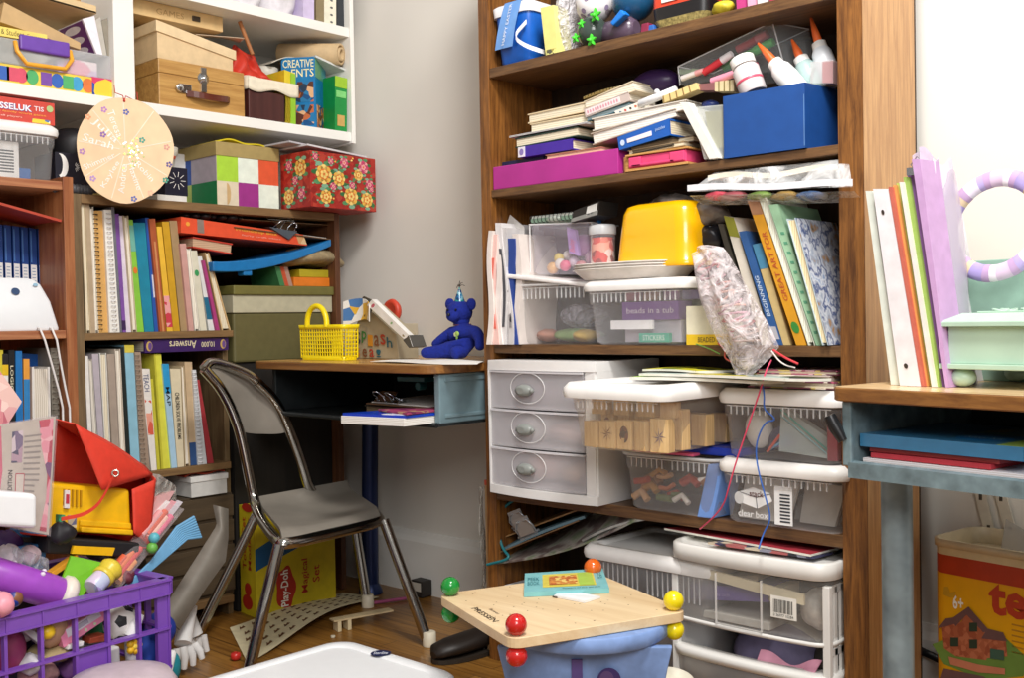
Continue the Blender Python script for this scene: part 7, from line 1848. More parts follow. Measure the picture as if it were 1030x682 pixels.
# small tilted bin with beads over it
Pn = frame(PY(532, 282, YB+.03) * 1, 8, 0, 2); Pn.o.z = zc + h + .022
w2_ = .165; h2_ = PY(532, 226, YB+.03).z - Pn.o.z
o = storage_bin(Pn, w2_, .12, h2_, 'bead_box', 'small tilted clear box of beads on the left tub lid', lid=False, bodym=clear('#e8e0ee', .34, .25), taper=.04, ribs=False, rim=False)
e = MB(clear('#ffffff', .6, .1)); 
for q in (0, w2_): e.tube([Pn(q*.98+.002, .004, .004), Pn(q*.995, .001, h2_)], .0018, seg=6)
e.tube([Pn(0, 0, h2_), Pn(w2_, 0, h2_), Pn(w2_, .12, h2_), Pn(0, .12, h2_)], .002, seg=6, closed=True); e.build('edge', o)
for k, (a, b_, c, r, col, nm) in enumerate([(.28, .03, .10, .014, '#e0b070', 'peach'), (.40, .03, .18, .013, '#ece6e0', 'white'), (.52, .02, .14, .013, '#e86a8a', 'pink'), (.62, .03, .22, .012, '#d8c8d8', 'lilac'), (.74, .03, .12, .014, '#c87a7a', 'dusty red'), (.45, .05, .36, .012, '#f0ece8', 'upper white'), (.34, .04, .30, .012, '#e0c860', 'yellow'), (.7, .05, .55, .026, '#a86aa8', 'large mauve'), (.86, .05, .3, .02, '#c8a0b8', 'pale mauve')]):
 T(MB(mat(col, .4)).ball(Pn(a*w2_, b_, .004+c*h2_), r), 'craft_bead', nm + ' bead inside the small tilted clear box', 'bead')
Hq = Hx(Pn(.10, .012, h2_*.42), Pn(.125, .012, h2_*.36), Pn(.115, .012, h2_*.88), Pn(.092, .012, h2_*.94), V((0, .01, 0))); b = MB(mat('#b890d8', .4)); b.box(Hq, 0, 1, 0, 1, 0, 1); vtext(b, 'Baby', Hq, .15, .85, .1, .6, -.05, mat('#e86a9a', .4)); T(b, 'lilac_tag', 'lilac name tag in the small tilted clear box', 'tag', bevel=.001)
Hq = Hx(Pn(.16*1.0-.005, .02, .01), Pn(.165, .02, .01), Pn(.168, .03, h2_+.012), Pn(.160, .03, h2_+.012), V((0, .008, 0))); T(MB(mat('#2f7ac0', .35)).box(Hq, 0, 1, 0, 1, 0, 1), 'blue_pen', 'blue pen standing at the right of the bead box', 'pen', bevel=.001)
# spiral pad and dark box on top
zt = Pn.o.z + h2_ + .004
P, w, h = boxR(YB+.04, zt, 535, 578, 208, 535); h = .016
o = MB(mat('#8fae98')).box(P, 0, w+.02, 0, .09, 0, .010).build('spiral_pad', bevel=.0008)
MB(mat('#dfe4dc', .6)).box(P, .002, w+.018, .002, .088, .0102, .016).build('page_block', o)
b = MB(mat('#1c1c20', .35))
for k in range(12): c = P(.006+(w+.01)*k/12, -.001, .008); b.tube([c + V((0, .008*math.cos(t), .009*math.sin(t))) for t in [i*PI/5 for i in range(10)]], .0011, seg=4, closed=True)
b.build('wire_binding', o); tag(o, 'green spiral pad lying on the bead box', 'notepad')
Hq = qY(YB+.03, .07, (574, 224), (601, 216), (603, 202), (577, 212)); b = MB(mat('#2a2826', .4)); b.box(Hq, 0, 1, 0, 1, 0, 1); b.box(Hq, .55, .95, -.02, 0, .2, .9, mat('#d8d8d4', .4)); 
b.box(Hq, 0, 1, -.02, 0, .0, .35, mat('#8a8a86', .4)); T(b, 'black_tape_box', 'black and white tape box tilted on the bead box', 'box', bevel=.0015)
T(softblob(PY(560, 220, YB+.05), .016, (1.8, 1.2, .5), clear('#e6ece4', .7, .2), 81), 'white_tissue', 'white crumpled film beside the spiral pad', 'film')
# right tub
P, w, h, o = tub(588, 690, YB-.012, zc, 283, .225, 'right clear tub with white lid under the yellow bowl', bodym=M_milk, lidh=.016, taper=.10, pxt=588)
P2_, w2t, h2t = P, w, h
PP = Fr(P(w*.05, .02, .005), P.ux, P.uy)
b = MB(mat('#7a4a9a')); b.box(PP, w*.25, w*.80, .01, .06, h*.34, h*.62); b.text('beads in a tub', PP, w*.30, w*.76, h*.44, h*.53, .0085, mat('#d8c8e0', .4), .01); b.box(PP, w*.25, w*.80, .02, .06, 0, h*.335, mat('#c8c0cc')); T(b, 'purple_packet', 'purple lettered packet inside the right clear tub', 'packet', bevel=.001)
T(MB(mat('#f0eef0', .4)).box(PP, w*.16, w*.58, .0, .006, h*.20, h*.34), 'white_card', 'white card strip low in the right clear tub', 'card')
b = MB(mat('#3aa08a', .4)); b.box(PP, w*.45, w*.74, -.002, .009, 0, h*.14); b.text('STICKERS', PP, w*.49, w*.70, h*.03, h*.11, -.003, mat('#e0f0ea', .4)); T(b, 'teal_box', 'teal strip box at the bottom of the right clear tub', 'box', bevel=.0008)
for i, (a, col) in enumerate([(.2, '#c87a8a'), (.38, '#c89a7a'), (.58, '#b87ab0'), (.76, '#8a7ab0')]):
 T(MB(mat(col, .5)).box(PP, w*a, w*(a+.15), .04, .10, h*.64, h*.78), 'coloured_packet', ['rose', 'tan', 'orchid', 'violet'][i] + ' packet near the rim of the right clear tub', 'packet', bevel=.001)
# white trays under the yellow bowl
zt = zc + h + .001
for i in range(3):
 c = PY(638, 280, YB+.055); c.z = zt + .0055*i; L_, W_ = .142-.004*i*0, .085
 b = MB(mat('#efe9e2', .4))
 def tr(r, dz): return [V((c.x + (L_*r)*math.copysign(abs(math.cos(t))**.7, math.cos(t)), c.y + (W_*r)*math.copysign(abs(math.sin(t))**.7, math.sin(t)), c.z + dz)) for t in [2*PI*k/40 for k in range(40)]]
 b.loft([tr(.72, 0), tr(.80, .002), tr(.97, .022), tr(1.0, .023), tr(.97, .0245), tr(.80, .006), tr(.72, .004)]); T(b, 'foam_tray', ['lowest', 'middle', 'topmost'][i] + ' white tray stacked beneath the yellow bowl', 'tray', group='white trays under the yellow bowl')
zt2 = zt + .012 + .006
# yellow square bowl upside down
PYb = FR(617, YB+.012, zt2+.004, -4); wy = PY(697, 300, YB+.012).x - PYb.o.x; hy = PY(650, 203, YB+.02).z - zt2 - .006
b = MB(mat('#f2b40a', .22, noise=.01, coat=.4))
def yr(c, e, r=.035): return rrect(PYb, e, wy-e, e, .13-e, c, r, 7)
b.loft([yr(0, -.004, .034), yr(.006, -.006, .036), yr(.012, -.002, .034), yr(hy*.5, .002), yr(hy*.85, .007), yr(hy*.96, .013, .034), yr(hy, .026, .03)])
T(b, 'yellow_bowl', 'glossy yellow square tub turned upside down on the white trays', 'tub')
# jar with red things
Pj = FR(607, YB+.07, zt+.018); hj = .085
b = MB(clear('#e8e0e4', .2, .12)); b.lathe(Pj, [(.026, 0), (.028, .004), (.028, hj)], seg=24); o = b.build('clear_jar')
MB(clear('#eef0f2', .8, .3)).lathe(Pj, [(.030, hj), (.031, hj+.003), (.031, hj+.018), (.027, hj+.022), (0, hj+.023)], seg=24, cap=(True, False)).build('lid', o)
MB(blotch(['#c83a34', '#e8a08a', '#d8705a', '#8a2a28', '#e8d0c8'], 70)).lathe(Pj, [(.024, .004), (.025, .01), (.025, hj*.92)], seg=20).build('beads', o)
tag(o, 'clear jar of red beads with whitish lid left of the yellow tub', 'jar')
# dark crumpled bags behind, above the yellow tub
M_dk = mat('#6a6460', .3, noise=.5, nscale=28, bump=.8)
for i, (px, py, s, q, lab) in enumerate([(676, 207, .040, (1.5, .9, .6), 'grey crumpled plastic bag over the yellow tub'), (712, 214, .036, (1.4, .9, .7), 'crumpled grey bag right of the yellow tub, upper'), (715, 238, .032, (1.2, .9, .7), 'dark bag squeezed behind the leaning books')]):
 T(softblob(PY(px, py, YB+.07), s, q, M_dk if i < 2 else mat('#1c1c22', .4), 90+i, .2), 'crumpled_bag', lab, 'bag')
# cream box with yellow strip
P, w, h = boxR(YB+.004, zc, 690, 736, 308, 690)
b = MB(mat('#e6e0c8')); b.box(P, 0, w, 0, .10, 0, h); b.box(P, 0, w, -.0006, 0, 0, h*.27, mat('#ecc428')); b.text('BEADED CRAFT', P, w*.26, w*.98, h*.07, h*.20, -.0012, mat('#5a4a28')); T(b, 'cream_box', 'cream box with yellow lettered strip beside the right tub', 'box', bevel=.001)
# leaning books
def lb_(nm, y, d, q, col, lab, face='spine', marks=None, pg='#e9dfc6', t=.12):
 H = base(qY(y, d, *q), zc); return book(H, nm, mat(col, .5) if isinstance(col, str) else col, lab, face=face, marks=marks, pg=pg, t=t, axis='x', group=None), H
lb_('book', YB+.035, .14, ((757, 347), (764, 347), (727, 225), (722, 225)), '#3a362e', 'dark thin book, leftmost of the leaning row')
lb_('book', YB+.030, .14, ((766, 347), (777, 347), (738, 219), (728, 217)), '#dcd4c6', 'white leaning book with olive top on its spine', marks=lambda b, H: b.box(H, 0, 1, -.004, 0, .84, 1, mat('#8a8a2c')))
lb_('book', YB+.020, .14, ((779, 347), (787, 347), (750, 232), (743, 233)), '#2f5a94', 'blue leaning book with small white lettering', marks=lambda b, H: (vtext(b, 'BEGINNING', H, .25, .75, .25, .6, -.006, mat('#c8d8ec')), b.box(H, .1, .9, -.004, 0, .05, .16, mat('#b8b8c0'))))
lb_('book', YB+.022, .13, ((788, 347), (795, 347), (766, 244), (757, 246)), '#c8b07a', 'tan leaning book with blue top between blue and orange books', marks=lambda b, H: b.box(H, 0, 1, -.004, 0, .75, 1, mat('#4a86a8')))
lb_('book', YB+.010, .15, ((801, 347), (811, 347), (763, 201), (752, 202)), '#d89a24', 'orange yellow leaning book with red letters and green dot', marks=lambda b, H: (vtext(b, 'GREAT ART FOR', H, .3, .75, .30, .78, -.006, mat('#b8502a')), b.disc(H, .5, .12, .38, .04, -.005, mat('#3a8a3a')), b.box(H, 0, 1, -.004, 0, .9, 1, mat('#a87a5a'))))
lb_('book', YB+.008, .16, ((813, 347), (820, 347), (769, 195), (762, 196)), '#dfe0d0', 'pale thin leaning book left of the green one', face='pages', pg='#e4e6d8')
lb_('book', YB+.006, .16, ((821, 347), (829, 347), (782, 205), (773, 206)), '#9ec8a4', 'mint green leaning book with curly top pattern', marks=lambda b, H: [b.box(H, .3, .7, -.004, 0, .08+.07*k, .10+.07*k, mat('#5a9a7a')) for k in range(11)])
# illustrated comic: page edges and a visible cover facing right
q = [PY(827, 339, YB-.01), PY(833, 339, YB-.01), PY(800, 219, YB-.01), PY(791, 220, YB-.01)]
cov = PY(844, 338, YB+.06); q[0].z = q[1].z = zc + .001
Hb = Hx(q[0], q[1], q[2], q[3], V((-.004, .17, 0)))
ok = blotch(['#2a3a6a', '#7a9ac8', '#e8ecf4', '#38508a', '#e0e4ec', '#a8b4c8', '#b88a50', '#3a6a7a'], 22, .4, 'noise', True)
def mk(b, H):
 S = lambda u, w, v: H(w, u, v)
 b.add([H(1.06, 0, 0), H(1.06, 1, 0), H(1.06, 1, 1), H(1.06, 0, 1)], [(0, 1, 2, 3)], ok)
(ob_, Hq_) = book(Hb, 'comic_book', mat('#c8d8e0', .4), 'comic book with blue illustrated cover at the right end of the leaning row', face='pages', pg='#e8d8b0', marks=mk, t=.1), Hb
# pink ribboned plastic bag hanging over the edge
outl = [(697, 262, 706, 246), (697, 275, 727, 250), (703, 300, 745, 275), (712, 320, 762, 305), (722, 340, 777, 330), (730, 355, 783, 348), (735, 370, 778, 356), (739, 381, 757, 376)]
yb7 = YB - .055
def hang(u, v, s=1):
 k = v*7; i = min(6, int(k)); f = k - i
 l = [outl[i][j]*(1-f) + outl[i+1][j]*f for j in range(4)]
 p0, p1 = PY(l[0], l[1], yb7+.03*(1-v)), PY(l[2], l[3], yb7+.03*(1-v)); bul = math.sin(PI*u)*(.032 if s > 0 else .018)*math.sin(PI*min(1, v*.9+.12))
 return p0.lerp(p1, u) + V((0, -s*bul + .006*math.sin(13*u+9*v), .002*math.sin(17*v)))
b = MB(clear('#ece2e4', .42, .12, 2, 26, .9)); b.sheet(lambda u, v: hang(u, v, 1), 18, 30); b.sheet(lambda u, v: hang(u, v, -.6), 18, 30); T(b, 'clear_ribbon_bag', 'crinkled clear bag of pink ribbons hanging over the third shelf edge', 'bag')
def hpt(u, v, d=0): return hang(u, v, .3) + V((0, d, 0))
for k in range(7):
 col = ['#d87a7a', '#c89aa8', '#b86a5a', '#e0b0a0', '#d8a8b8', '#c05a5a', '#d8c0b8'][k]
 pts = [hpt(.5+.28*math.sin(t*1.3+k*1.9), .10+.09*k*.8+.05*t/3) for t in [i*.6 for i in range(12)]]
 T(MB(mat(col, .5)).tube(pts, .0024, seg=5), 'ribbon', ['coral', 'dusty pink', 'rust', 'peach', 'rose', 'red', 'pale pink'][k] + ' curled ribbon inside the hanging clear bag', 'ribbon')
# strings
def string(pts, r, col, nm, lab): T(MB(mat(col, .5)).tube(smooth([PY(*p) for p in pts], 3), r, seg=6), nm, lab, 'string')
ys = YB - .062
string([(776, 362, ys+.02), (770, 374, ys), (764, 395, ys), (752, 430, ys), (740, 465, ys), (733, 490, ys), (728, 508, ys+.01), (716, 522, ys+.02), (704, 532, YB-.012)], .0016, '#e0486a', 'pink_string', 'long pink string hanging in front of the two stacked bins')
string([(752, 379, YB-.02), (766, 384, ys+.02), (769, 396, ys), (768, 412, ys), (777, 418, ys), (780, 423, ys), (770, 424, ys), (762, 440, ys), (760, 456, ys), (763, 475, ys), (770, 500, ys), (776, 522, ys), (768, 536, ys), (763, 552, ys-.02)], .0016, '#2f62b8', 'blue_string', 'blue string looping down over the two stacked bins')
string([(778, 352, ys+.01), (790, 360, ys), (803, 366, ys)], .0022, '#d83a44', 'red_ribbon_end', 'red ribbon end poking right from the hanging bag')
string([(776, 353, ys+.01), (786, 366, ys), (800, 370, ys+.01)], .0014, '#e8dcd8', 'white_ribbon_end', 'white curly ribbon end below the red one')
string([(722, 345, YB-.004), (730, 352, YB-.01), (728, 360, YB-.01), (736, 364, YB-.01)], .0016, '#d05a50', 'red_curl', 'red curl hanging left of the clear bag')
string([(700, 346, YB-.004), (712, 350, YB-.008), (724, 356, YB-.008)], .0012, '#6aa04a', 'green_string', 'thin green string at the third shelf edge')
# ============================================================ fourth shelf: drawers and bins
# three-drawer unit
P, w, h = boxR(YB-.036, zd9, 489.5, 598, 362, 489.5)
P.o.x = max(P.o.x, ST0+.002); dU = .23; bow = .014
M_pw = mat('#eceae8', .35, noise=.015)
root = empty('drawer_unit', P(w/2, dU/2, 0))
def bow_y(a): return -bow*(1-((a-w/2)/(w/2))**2)
def bowbar(b, c0, c1, a0=0, a1=None, y0=0, y1=.02, m=None, n=12, dep=None):
 a1 = w if a1 is None else a1
 rings = []
 for i in range(n+1):
  a = a0 + (a1-a0)*i/n; q = bow_y(a); rings.append([P(a, q+y0, c0), P(a, q+y0, c1), P(a, (dep if dep is not None else q+y1), c1), P(a, (dep if dep is not None else q+y1), c0)])
 b.loft(rings, m, smooth=False)
b = MB(M_pw); bowbar(b, h-.022, h, dep=dU); bowbar(b, 0, .020, dep=dU)
b.box(P, 0, .006, .0, dU, .02, h-.022); b.box(P, w-.030, w-.004, .0, .02, .02, h-.022); b.box(P, w-.010, w, .005, dU, .02, h-.022); b.box(P, 0, w, dU-.006, dU, .02, h-.022)
b.build('frame', root, bevel=.003)
n3 = 3; hd_ = (h-.042)/3
M_dr = clear('#e6e2e6', .40, .35)
for k in range(3):
 c0 = .0205 + hd_*k; d_ = MB(M_dr); a0, a1 = .008, w-.031
 bowbar(d_, c0+.002, c0+hd_-.003, a0, a1, .002, .005)
 d_.box(P, a0+.004, a1-.004, .006, dU-.01, c0+.003, c0+.006); d_.box(P, a0+.002, a0+.005, .006, dU-.01, c0+.006, c0+hd_*.8); d_.box(P, a1-.005, a1-.002, .006, dU-.01, c0+.006, c0+hd_*.8)
 dr = d_.build('drawer', root)
 e = MB(clear('#f4f2f6', .75, .3)); bowbar(e, c0+hd_-.0055, c0+hd_-.0015, a0, a1, -.003, .005); e.build('lip', dr)
 cxh, czh = w*.40, c0+hd_*.50; 
 # engraved oval and handle
 ev = MB(clear('#ffffff', .55, .2)); ring_ = [P(cxh+.006+.052*math.cos(t), bow_y(cxh+.052*math.cos(t))-.0005, czh+.005+.034*math.sin(t)) for t in [2*PI*i/30 for i in range(30)]]; ev.tube(ring_, .0012, seg=5, closed=True); ev.build('oval_moulding', dr)
 hn = MB(mat('#8c908c', .4)); Ph = Fr(P(cxh, bow_y(cxh)-.001, czh), P.ux, (0, 0, 1), (0, -1, 0))
 def hp(r1, r2, c, o_=0): return [Ph(o_ + r1*math.cos(t), r2*math.sin(t), c) for t in [2*PI*i/20 for i in range(20)]]
 hn.loft([hp(.024, .0135, 0), hp(.023, .013, .005), hp(.019, .011, .010, -.002), hp(.010, .007, .012, -.004)]); hn.ball(Ph(.024, 0, .004), .0055, seg=10, rings=6); hn.build('handle', dr)
tag(root, 'white three drawer unit with grey oval handles on the fourth shelf', 'drawer unit')
for k, (lst) in enumerate([[('#8a7a8a', .12, .5, .030, 'grey mauve cloth'), ('#6a5a6a', .55, .35, .03, 'dark mauve cloth')], [('#c8a8a0', .45, .45, .026, 'dusty pink cloth'), ('#e0dcd8', .15, .3, .030, 'off white cloth')], [('#b88a7a', .2, .4, .03, 'rust pink cloth'), ('#c8a890', .55, .4, .024, 'tan cloth'), ('#6a4a4a', .7, .25, .02, 'dark brown cloth')]]):
 c0 = .0205 + hd_*(2-k)
 for (col, a, wa, hh, nm) in lst:
  T(softblob(P(w*(a+wa*.4), .09, c0+.008+hh), 1, (w*wa*.5, .07, hh), mat(col, .7, noise=.2), 110+k, .08), 'cloth_bundle', nm + ' seen through the ' + ['top', 'middle', 'bottom'][k] + ' drawer', 'cloth')
# lower bead bin
PB4, w4b, h4b, o = tub(624, 718, YB-.02, zd9, 453, .20, 'clear bin of beads beneath the bin of rubber stamps', bodym=clear('#c8c8cc', .36, .25), lid=False, taper=.08, pxt=624)
b = MB(mat('#d85a80', .4)); b.box(PB4, .03, w4b*.78, -.004, .02, h4b+.0005, h4b+.006); T(b, 'pink_folder', 'pink folder edge on the bead bin', 'folder', bevel=.001)
b = MB(mat('#1f3fb8', .3)); b.box(PB4, w4b*.55, w4b+.035, .03, .19, h4b+.001, h4b+.0175); T(b, 'blue_lid_case', 'blue flat case at the right on the bead bin', 'case', bevel=.003)
rr = random.Random(5)
for k in range(16):
 a, c, bq = rr.uniform(.12, .88), rr.uniform(.08, .5), rr.uniform(.015, .05); col = ['#c8482c', '#d87a4a', '#a83a2a', '#e0b080', '#e8e0d8', '#8a5a3a', '#c89040', '#6a7a4a'][k % 8]
 T(MB(mat(col, .5)).tube([PB4(a*w4b-.018, bq, c*h4b+.01), PB4(a*w4b, bq+.004, c*h4b+.016+rr.uniform(-.008, .008)), PB4(a*w4b+.018, bq, c*h4b+.01+rr.uniform(-.006, .010))], rr.uniform(.005, .009), seg=8), 'craft_scrap', 'one of the red and tan craft scraps in the clear bead bin', 'craft scrap', ).__setitem__('group', 'craft scraps in the bead bin')
# bin of rubber stamps jutting out over it
zs = zd9 + h4b + .0185
ySt = YB - .17
pl3, pr3 = PY(572, 440, ySt), PY(668, 440, ySt)
PSb = Fr(V((pl3.x, ySt, zs)), (1, 0, 0), (0, 1, 0)); wS = pr3.x - pl3.x; hS = PY(570, 380, ySt).z - zs
zs = max(zs, PY(630, 462, ySt).z); PSb.o.z = zs; hS = PY(567, 384, ySt).z - zs
o = storage_bin(PSb, wS, .34, hS, 'storage_bin', 'clear bin of wooden rubber stamps jutting out of the fourth shelf', bodym=clear('#ece2d6', .30, .2), lidh=.024, taper=.09, lidover=.014)
k = 0
for row, (bq, cz, n, hh) in enumerate([(.017, .004, 5, .058), (.075, .004, 5, .070), (.15, .004, 4, .06), (.22, .004, 4, .055), (.045, .066, 4, .030)]):
 for i in range(n):
  a = .022 + (wS-.06)*i/(n-1 if n > 1 else 1)*.98; wv = rr.uniform(.030, .040)
  Pk9 = frame(PSb(a, bq + rr.uniform(-.004, .004), cz), rr.uniform(-14, 14))
  b = MB(wood('#c8a068', '#e4c490', 'z', 30, .5)); b.box(Pk9, 0, wv, 0, .026, 0, hh*rr.uniform(.85, 1.1))
  ink = mat(['#4a3a6a', '#6a3a30', '#2a2a3a', '#7a4a3a'][k % 4], .5)
  if row < 2:
   if k % 3 == 1: [b.add([Pk9(wv*.5, -.0006, hh*.5), Pk9(wv*(.5+.4*math.cos(t)), -.0006, hh*(.5+.32*math.sin(t))), Pk9(wv*(.5+.1*math.cos(t+.4)), -.0006, hh*(.5+.1*math.sin(t+.4)))], [(0, 1, 2)], ink) for t in [j*PI/4 for j in range(8)]]
   elif k % 3 == 2: b.disc(Pk9, wv*.5, hh*.5, wv*.3, hh*.28, -.0006, blotch(['#6a3a30', '#c8a068', '#3a2a2a'], 90))
  ob_ = b.build('rubber_stamp', bevel=.001); tag(ob_, 'one of the wooden block stamps inside the jutting clear bin', 'rubber stamp', 'rubber stamps in the clear bin'); k += 1
# magazines on that bin's lid
zL = zs + hS + .001
def mag(q, z, th, m, nm, lab, cat='magazine', amp=.002):
 q = [V(t) for t in q]
 o = MB(m if not isinstance(m, str) else mat(m, .5)).sheet(lambda u, v: (q[0]*(1-u)+q[1]*u)*(1-v) + (q[3]*(1-u)+q[2]*u)*v + V((0, 0, th + amp*math.sin(3*u+2*v))), 8, 6, thick=th, m2=mat('#e6e4d8', .6)).build(nm); tag(o, lab, cat); return o
def onz(px, py, z): 
 p = PZ(px, py, z); return p
xa, xb9 = PSb(wS*.34, 0, 0).x, PSb(wS, 0, 0).x + .16
yq0, yq1 = ySt+.10, ySt+.30
mag([(xa, yq0, zL), (xb9-.02, yq0-.01, zL), (xb9, yq1-.14, zL), (xa+.02, yq1, zL)], 0, .006, '#9cc84a', 'green_folder', 'lime green folder on the lid of the stamp bin', 'folder')
mag([(xa+.02, yq0+.004, zL+.008), (xb9+.05, yq0-.03, zL+.008), (xb9+.10, yq1-.16, zL+.008), (xa+.05, yq1, zL+.008)], 0, .005, blotch(['#e8e6dc', '#3a4a2a', '#c8b83a', '#e8e6dc', '#4a3a5a', '#b8c8c0'], 16), 'magazine', 'open printed magazine on the lime green folder')
mag([(xa+.01, yq0+.03, zL+.016), (xa+.15, yq0+.01, zL+.016), (xa+.18, yq1-.06, zL+.016), (xa+.04, yq1-.04, zL+.016)], 0, .004, blotch(['#3a3a1a', '#c8c020', '#8a9a2a', '#2a2a20', '#e0d840'], 30), 'yellow_black_magazine', 'yellow and black printed magazine on the magazine pile')
# two stacked bins at right
def labelmarks(P, w, h):
 b = MB(mat('#f0f0f0', .4)); b.box(P, w*.50, w*.66, -.003, -.002, h*.06, h*.64)
 for k in range(9): b.box(P, w*.55, w*.64, -.0036, -.003, h*(.10+.05*k), h*(.125+.05*k), mat('#30343a'))
 b.add([P(w*.16, -.0025, h*.34), P(w*.34, -.0025, h*.26), P(w*.48, -.0025, h*.40), P(w*.45, -.0025, h*.52), P(w*.30, -.0025, h*.58), P(w*.18, -.0025, h*.50)], [(0, 1, 2, 3, 4, 5)]); b.add([P(w*.18, -.003, h*.49), P(w*.33, -.003, h*.43), P(w*.47, -.003, h*.51), P(w*.32, -.003, h*.57)], [(0, 1, 2, 3)], mat('#d8d8d8', .4))
 b.tube([P(w*.18, -.003, h*.49), P(w*.33, -.003, h*.43), P(w*.47, -.003, h*.51)], .0007, mat('#5a5a60'), seg=4); b.tube([P(w*.33, -.003, h*.43), P(w*.34, -.003, h*.26)], .0007, mat('#5a5a60'), seg=4)
 b.disc(P, w*.17, h*.40, .010, .012, -.0032, mat('#d0d0d0', .4)); b.text('stack', P, w*.27, w*.40, h*.44, h*.53, -.0036, mat('#5a2a2a', .4), .01); b.text('clear box', P, w*.16, w*.44, h*.12, h*.22, -.003, mat('#f0f0f0', .4), .01)
 return b
yb8 = YB - .020
P, w, h, o = tub(722, 843, yb8, zd9, 460, .235, 'lower of the two clear white lidded bins at the right of the fourth shelf', bodym=clear('#d4d4d6', .26, .22), lidh=.020, taper=.06, pxt=727)
w = min(w, ST1-.012-P.o.x)
lb1 = labelmarks(Fr(P(.0, .006, 0), P.ux, P.uy), w, h); lb1.build('paper_label', o)
for i, (a0, a1, hh, col) in enumerate([(.08, .55, .62, '#dcdad4'), (.60, .92, .60, '#c8c6c0'), (.5, .9, .35, '#8a8884')]):
 H = Hx(P(w*a0, .035+.02*i, .006), P(w*a1, .03+.02*i, .006), P(w*(a1+.02), .07+.02*i, h*hh), P(w*(a0-.02), .07+.02*i, h*hh*1.05), V((0, .01, 0)))
 T(MB(mat(col, .5)).box(H, 0, 1, 0, 1, 0, 1), 'paper_packet', ['large white', 'pale grey', 'dark grey'][i] + ' paper packet inside the lower right bin', 'packet', bevel=.001)
zz8 = zd9 + h + .001
P, w, h, o = tub(723, 843, yb8, zz8, 390, .235, 'upper of the two clear white lidded bins, holding a zip pouch', bodym=clear('#d8d4d4', .24, .2), lidh=.022, taper=.07, pxt=729)
T(MB(mat('#e0ddd8')).ball(P(w*.20, .06, h*.38), .034, sq=(.8, .7, 1.1)), 'white_yarn_ball', 'white rounded ball inside the upper right bin', 'ball')
H = Hx(P(w*.45, .025, h*.12), P(w*.88, .03, .008), P(w*.93, .05, h*.20), P(w*.42, .05, h*.74), V((0, .02, 0))); b = MB(clear('#dce8e4', .65, .2)); b.box(H, 0, 1, 0, 1, 0, 1); b.tube([H(.98, -.05, .3), H(.0, -.05, .92)], .0016, mat('#4ab0a0', .4), seg=5); b.tube([H(.98, -.05, .1), H(.0, -.05, .80)], .0012, mat('#8ac8d0', .4), seg=5); T(b, 'zip_pouch', 'clear zip pouch with teal seal inside the upper right bin', 'pouch', bevel=.003)
T(softblob(P(w*.42, .07, h*.26), .03, (1.3, .9, .8), mat('#4a4a6a', .6, noise=.3), 131), 'dark_bundle', 'dark bundle in the middle of the upper right bin', 'bundle')
T(MB(mat('#8a2a3a')).box(P, w*.86, w*.94, .02, .12, .006, h*.55), 'crimson_box', 'crimson box at the right inside the upper right bin', 'box', bevel=.001)
for k, (col, lab) in enumerate([('#d85a4a', 'red pencil in the upper right bin'), ('#7ab0d8', 'blue pencil in the upper right bin'), ('#b090d8', 'lilac pencil in the upper right bin')]):
 T(MB(mat(col, .4)).tube([P(w*.34, .03+.006*k, .012+.004*k), P(w*(.44+.06*k), .035+.004*k, h*(.34-.05*k))], .0028, seg=6), 'pencil', lab, 'pencil')
# books on top of the upper bin
zz9 = zz8 + h + .001
pm = blotch(['#b85a78', '#e8d8c8', '#7a3a5a', '#e0b0b8', '#5a2a3a', '#d8c070'], 60)
(o, H) = flatbook(751, 838, zz9, .014, YB+.005, .16, pm, 'paperback with patterned pink cover on the upper right bin', nm='patterned_book', t=.16)
(o, H) = flatbook(753, 834, zz9+.0148, .010, YB+.010, .15, '#d8c8c0', 'thin white book on the patterned pink one', t=.16, pg='#ece6da')
(o, H) = flatbook(760, 841, zz9+.0256, .008, YB+.016, .15, pm, 'topmost patterned book on the upper right bin', nm='patterned_book', t=.2)
# light blue folder standing beside
A, B, C, D = PY(701, 528, YB-.015), PY(716, 516, YB-.012), PY(728, 467, YB-.004), PY(712, 467, YB-.012)
A.z = B.z = zd9 + .001
H = Hx(A, B, C, D, V((.010, .06, 0))); o = MB(mat('#6f96d8', .4)).box(H, 0, 1, 0, 1, 0, 1).build('blue_folder', bevel=.002); tag(o, 'light blue plastic folder standing left of the stacked bins', 'folder')
# black knob of the right desk (sticks out at its left)
# ============================================================ bottom shelf and the things standing before the bookcase
z5b = .0705
# grey white bin behind the cart (slightly turned)
PGb = FR(590, YB-.03, z5b, 0); 
xg0 = PY(590, 600, YB-.03).x; xg1 = PY(672, 600, YB-.03).x + .10
hG = PY(600, 548, YB-.03).z - z5b
PGb.o.x = xg0
o = storage_bin(PGb, xg1-xg0, .24, hG, 'storage_bin', 'greyish clear bin with white lid on the bottom shelf behind the board', bodym=clear('#b8b8ba', .62, .3), lidh=.022, taper=.08, lidover=.010)
T(MB(mat('#8a8a8c', .7)).box(PGb, .04, xg1-xg0-.04, .04, .20, .004, hG*.55), 'grey_bundle', 'grey boxy bundle inside the bottom shelf bin', 'bundle', bevel=.01)
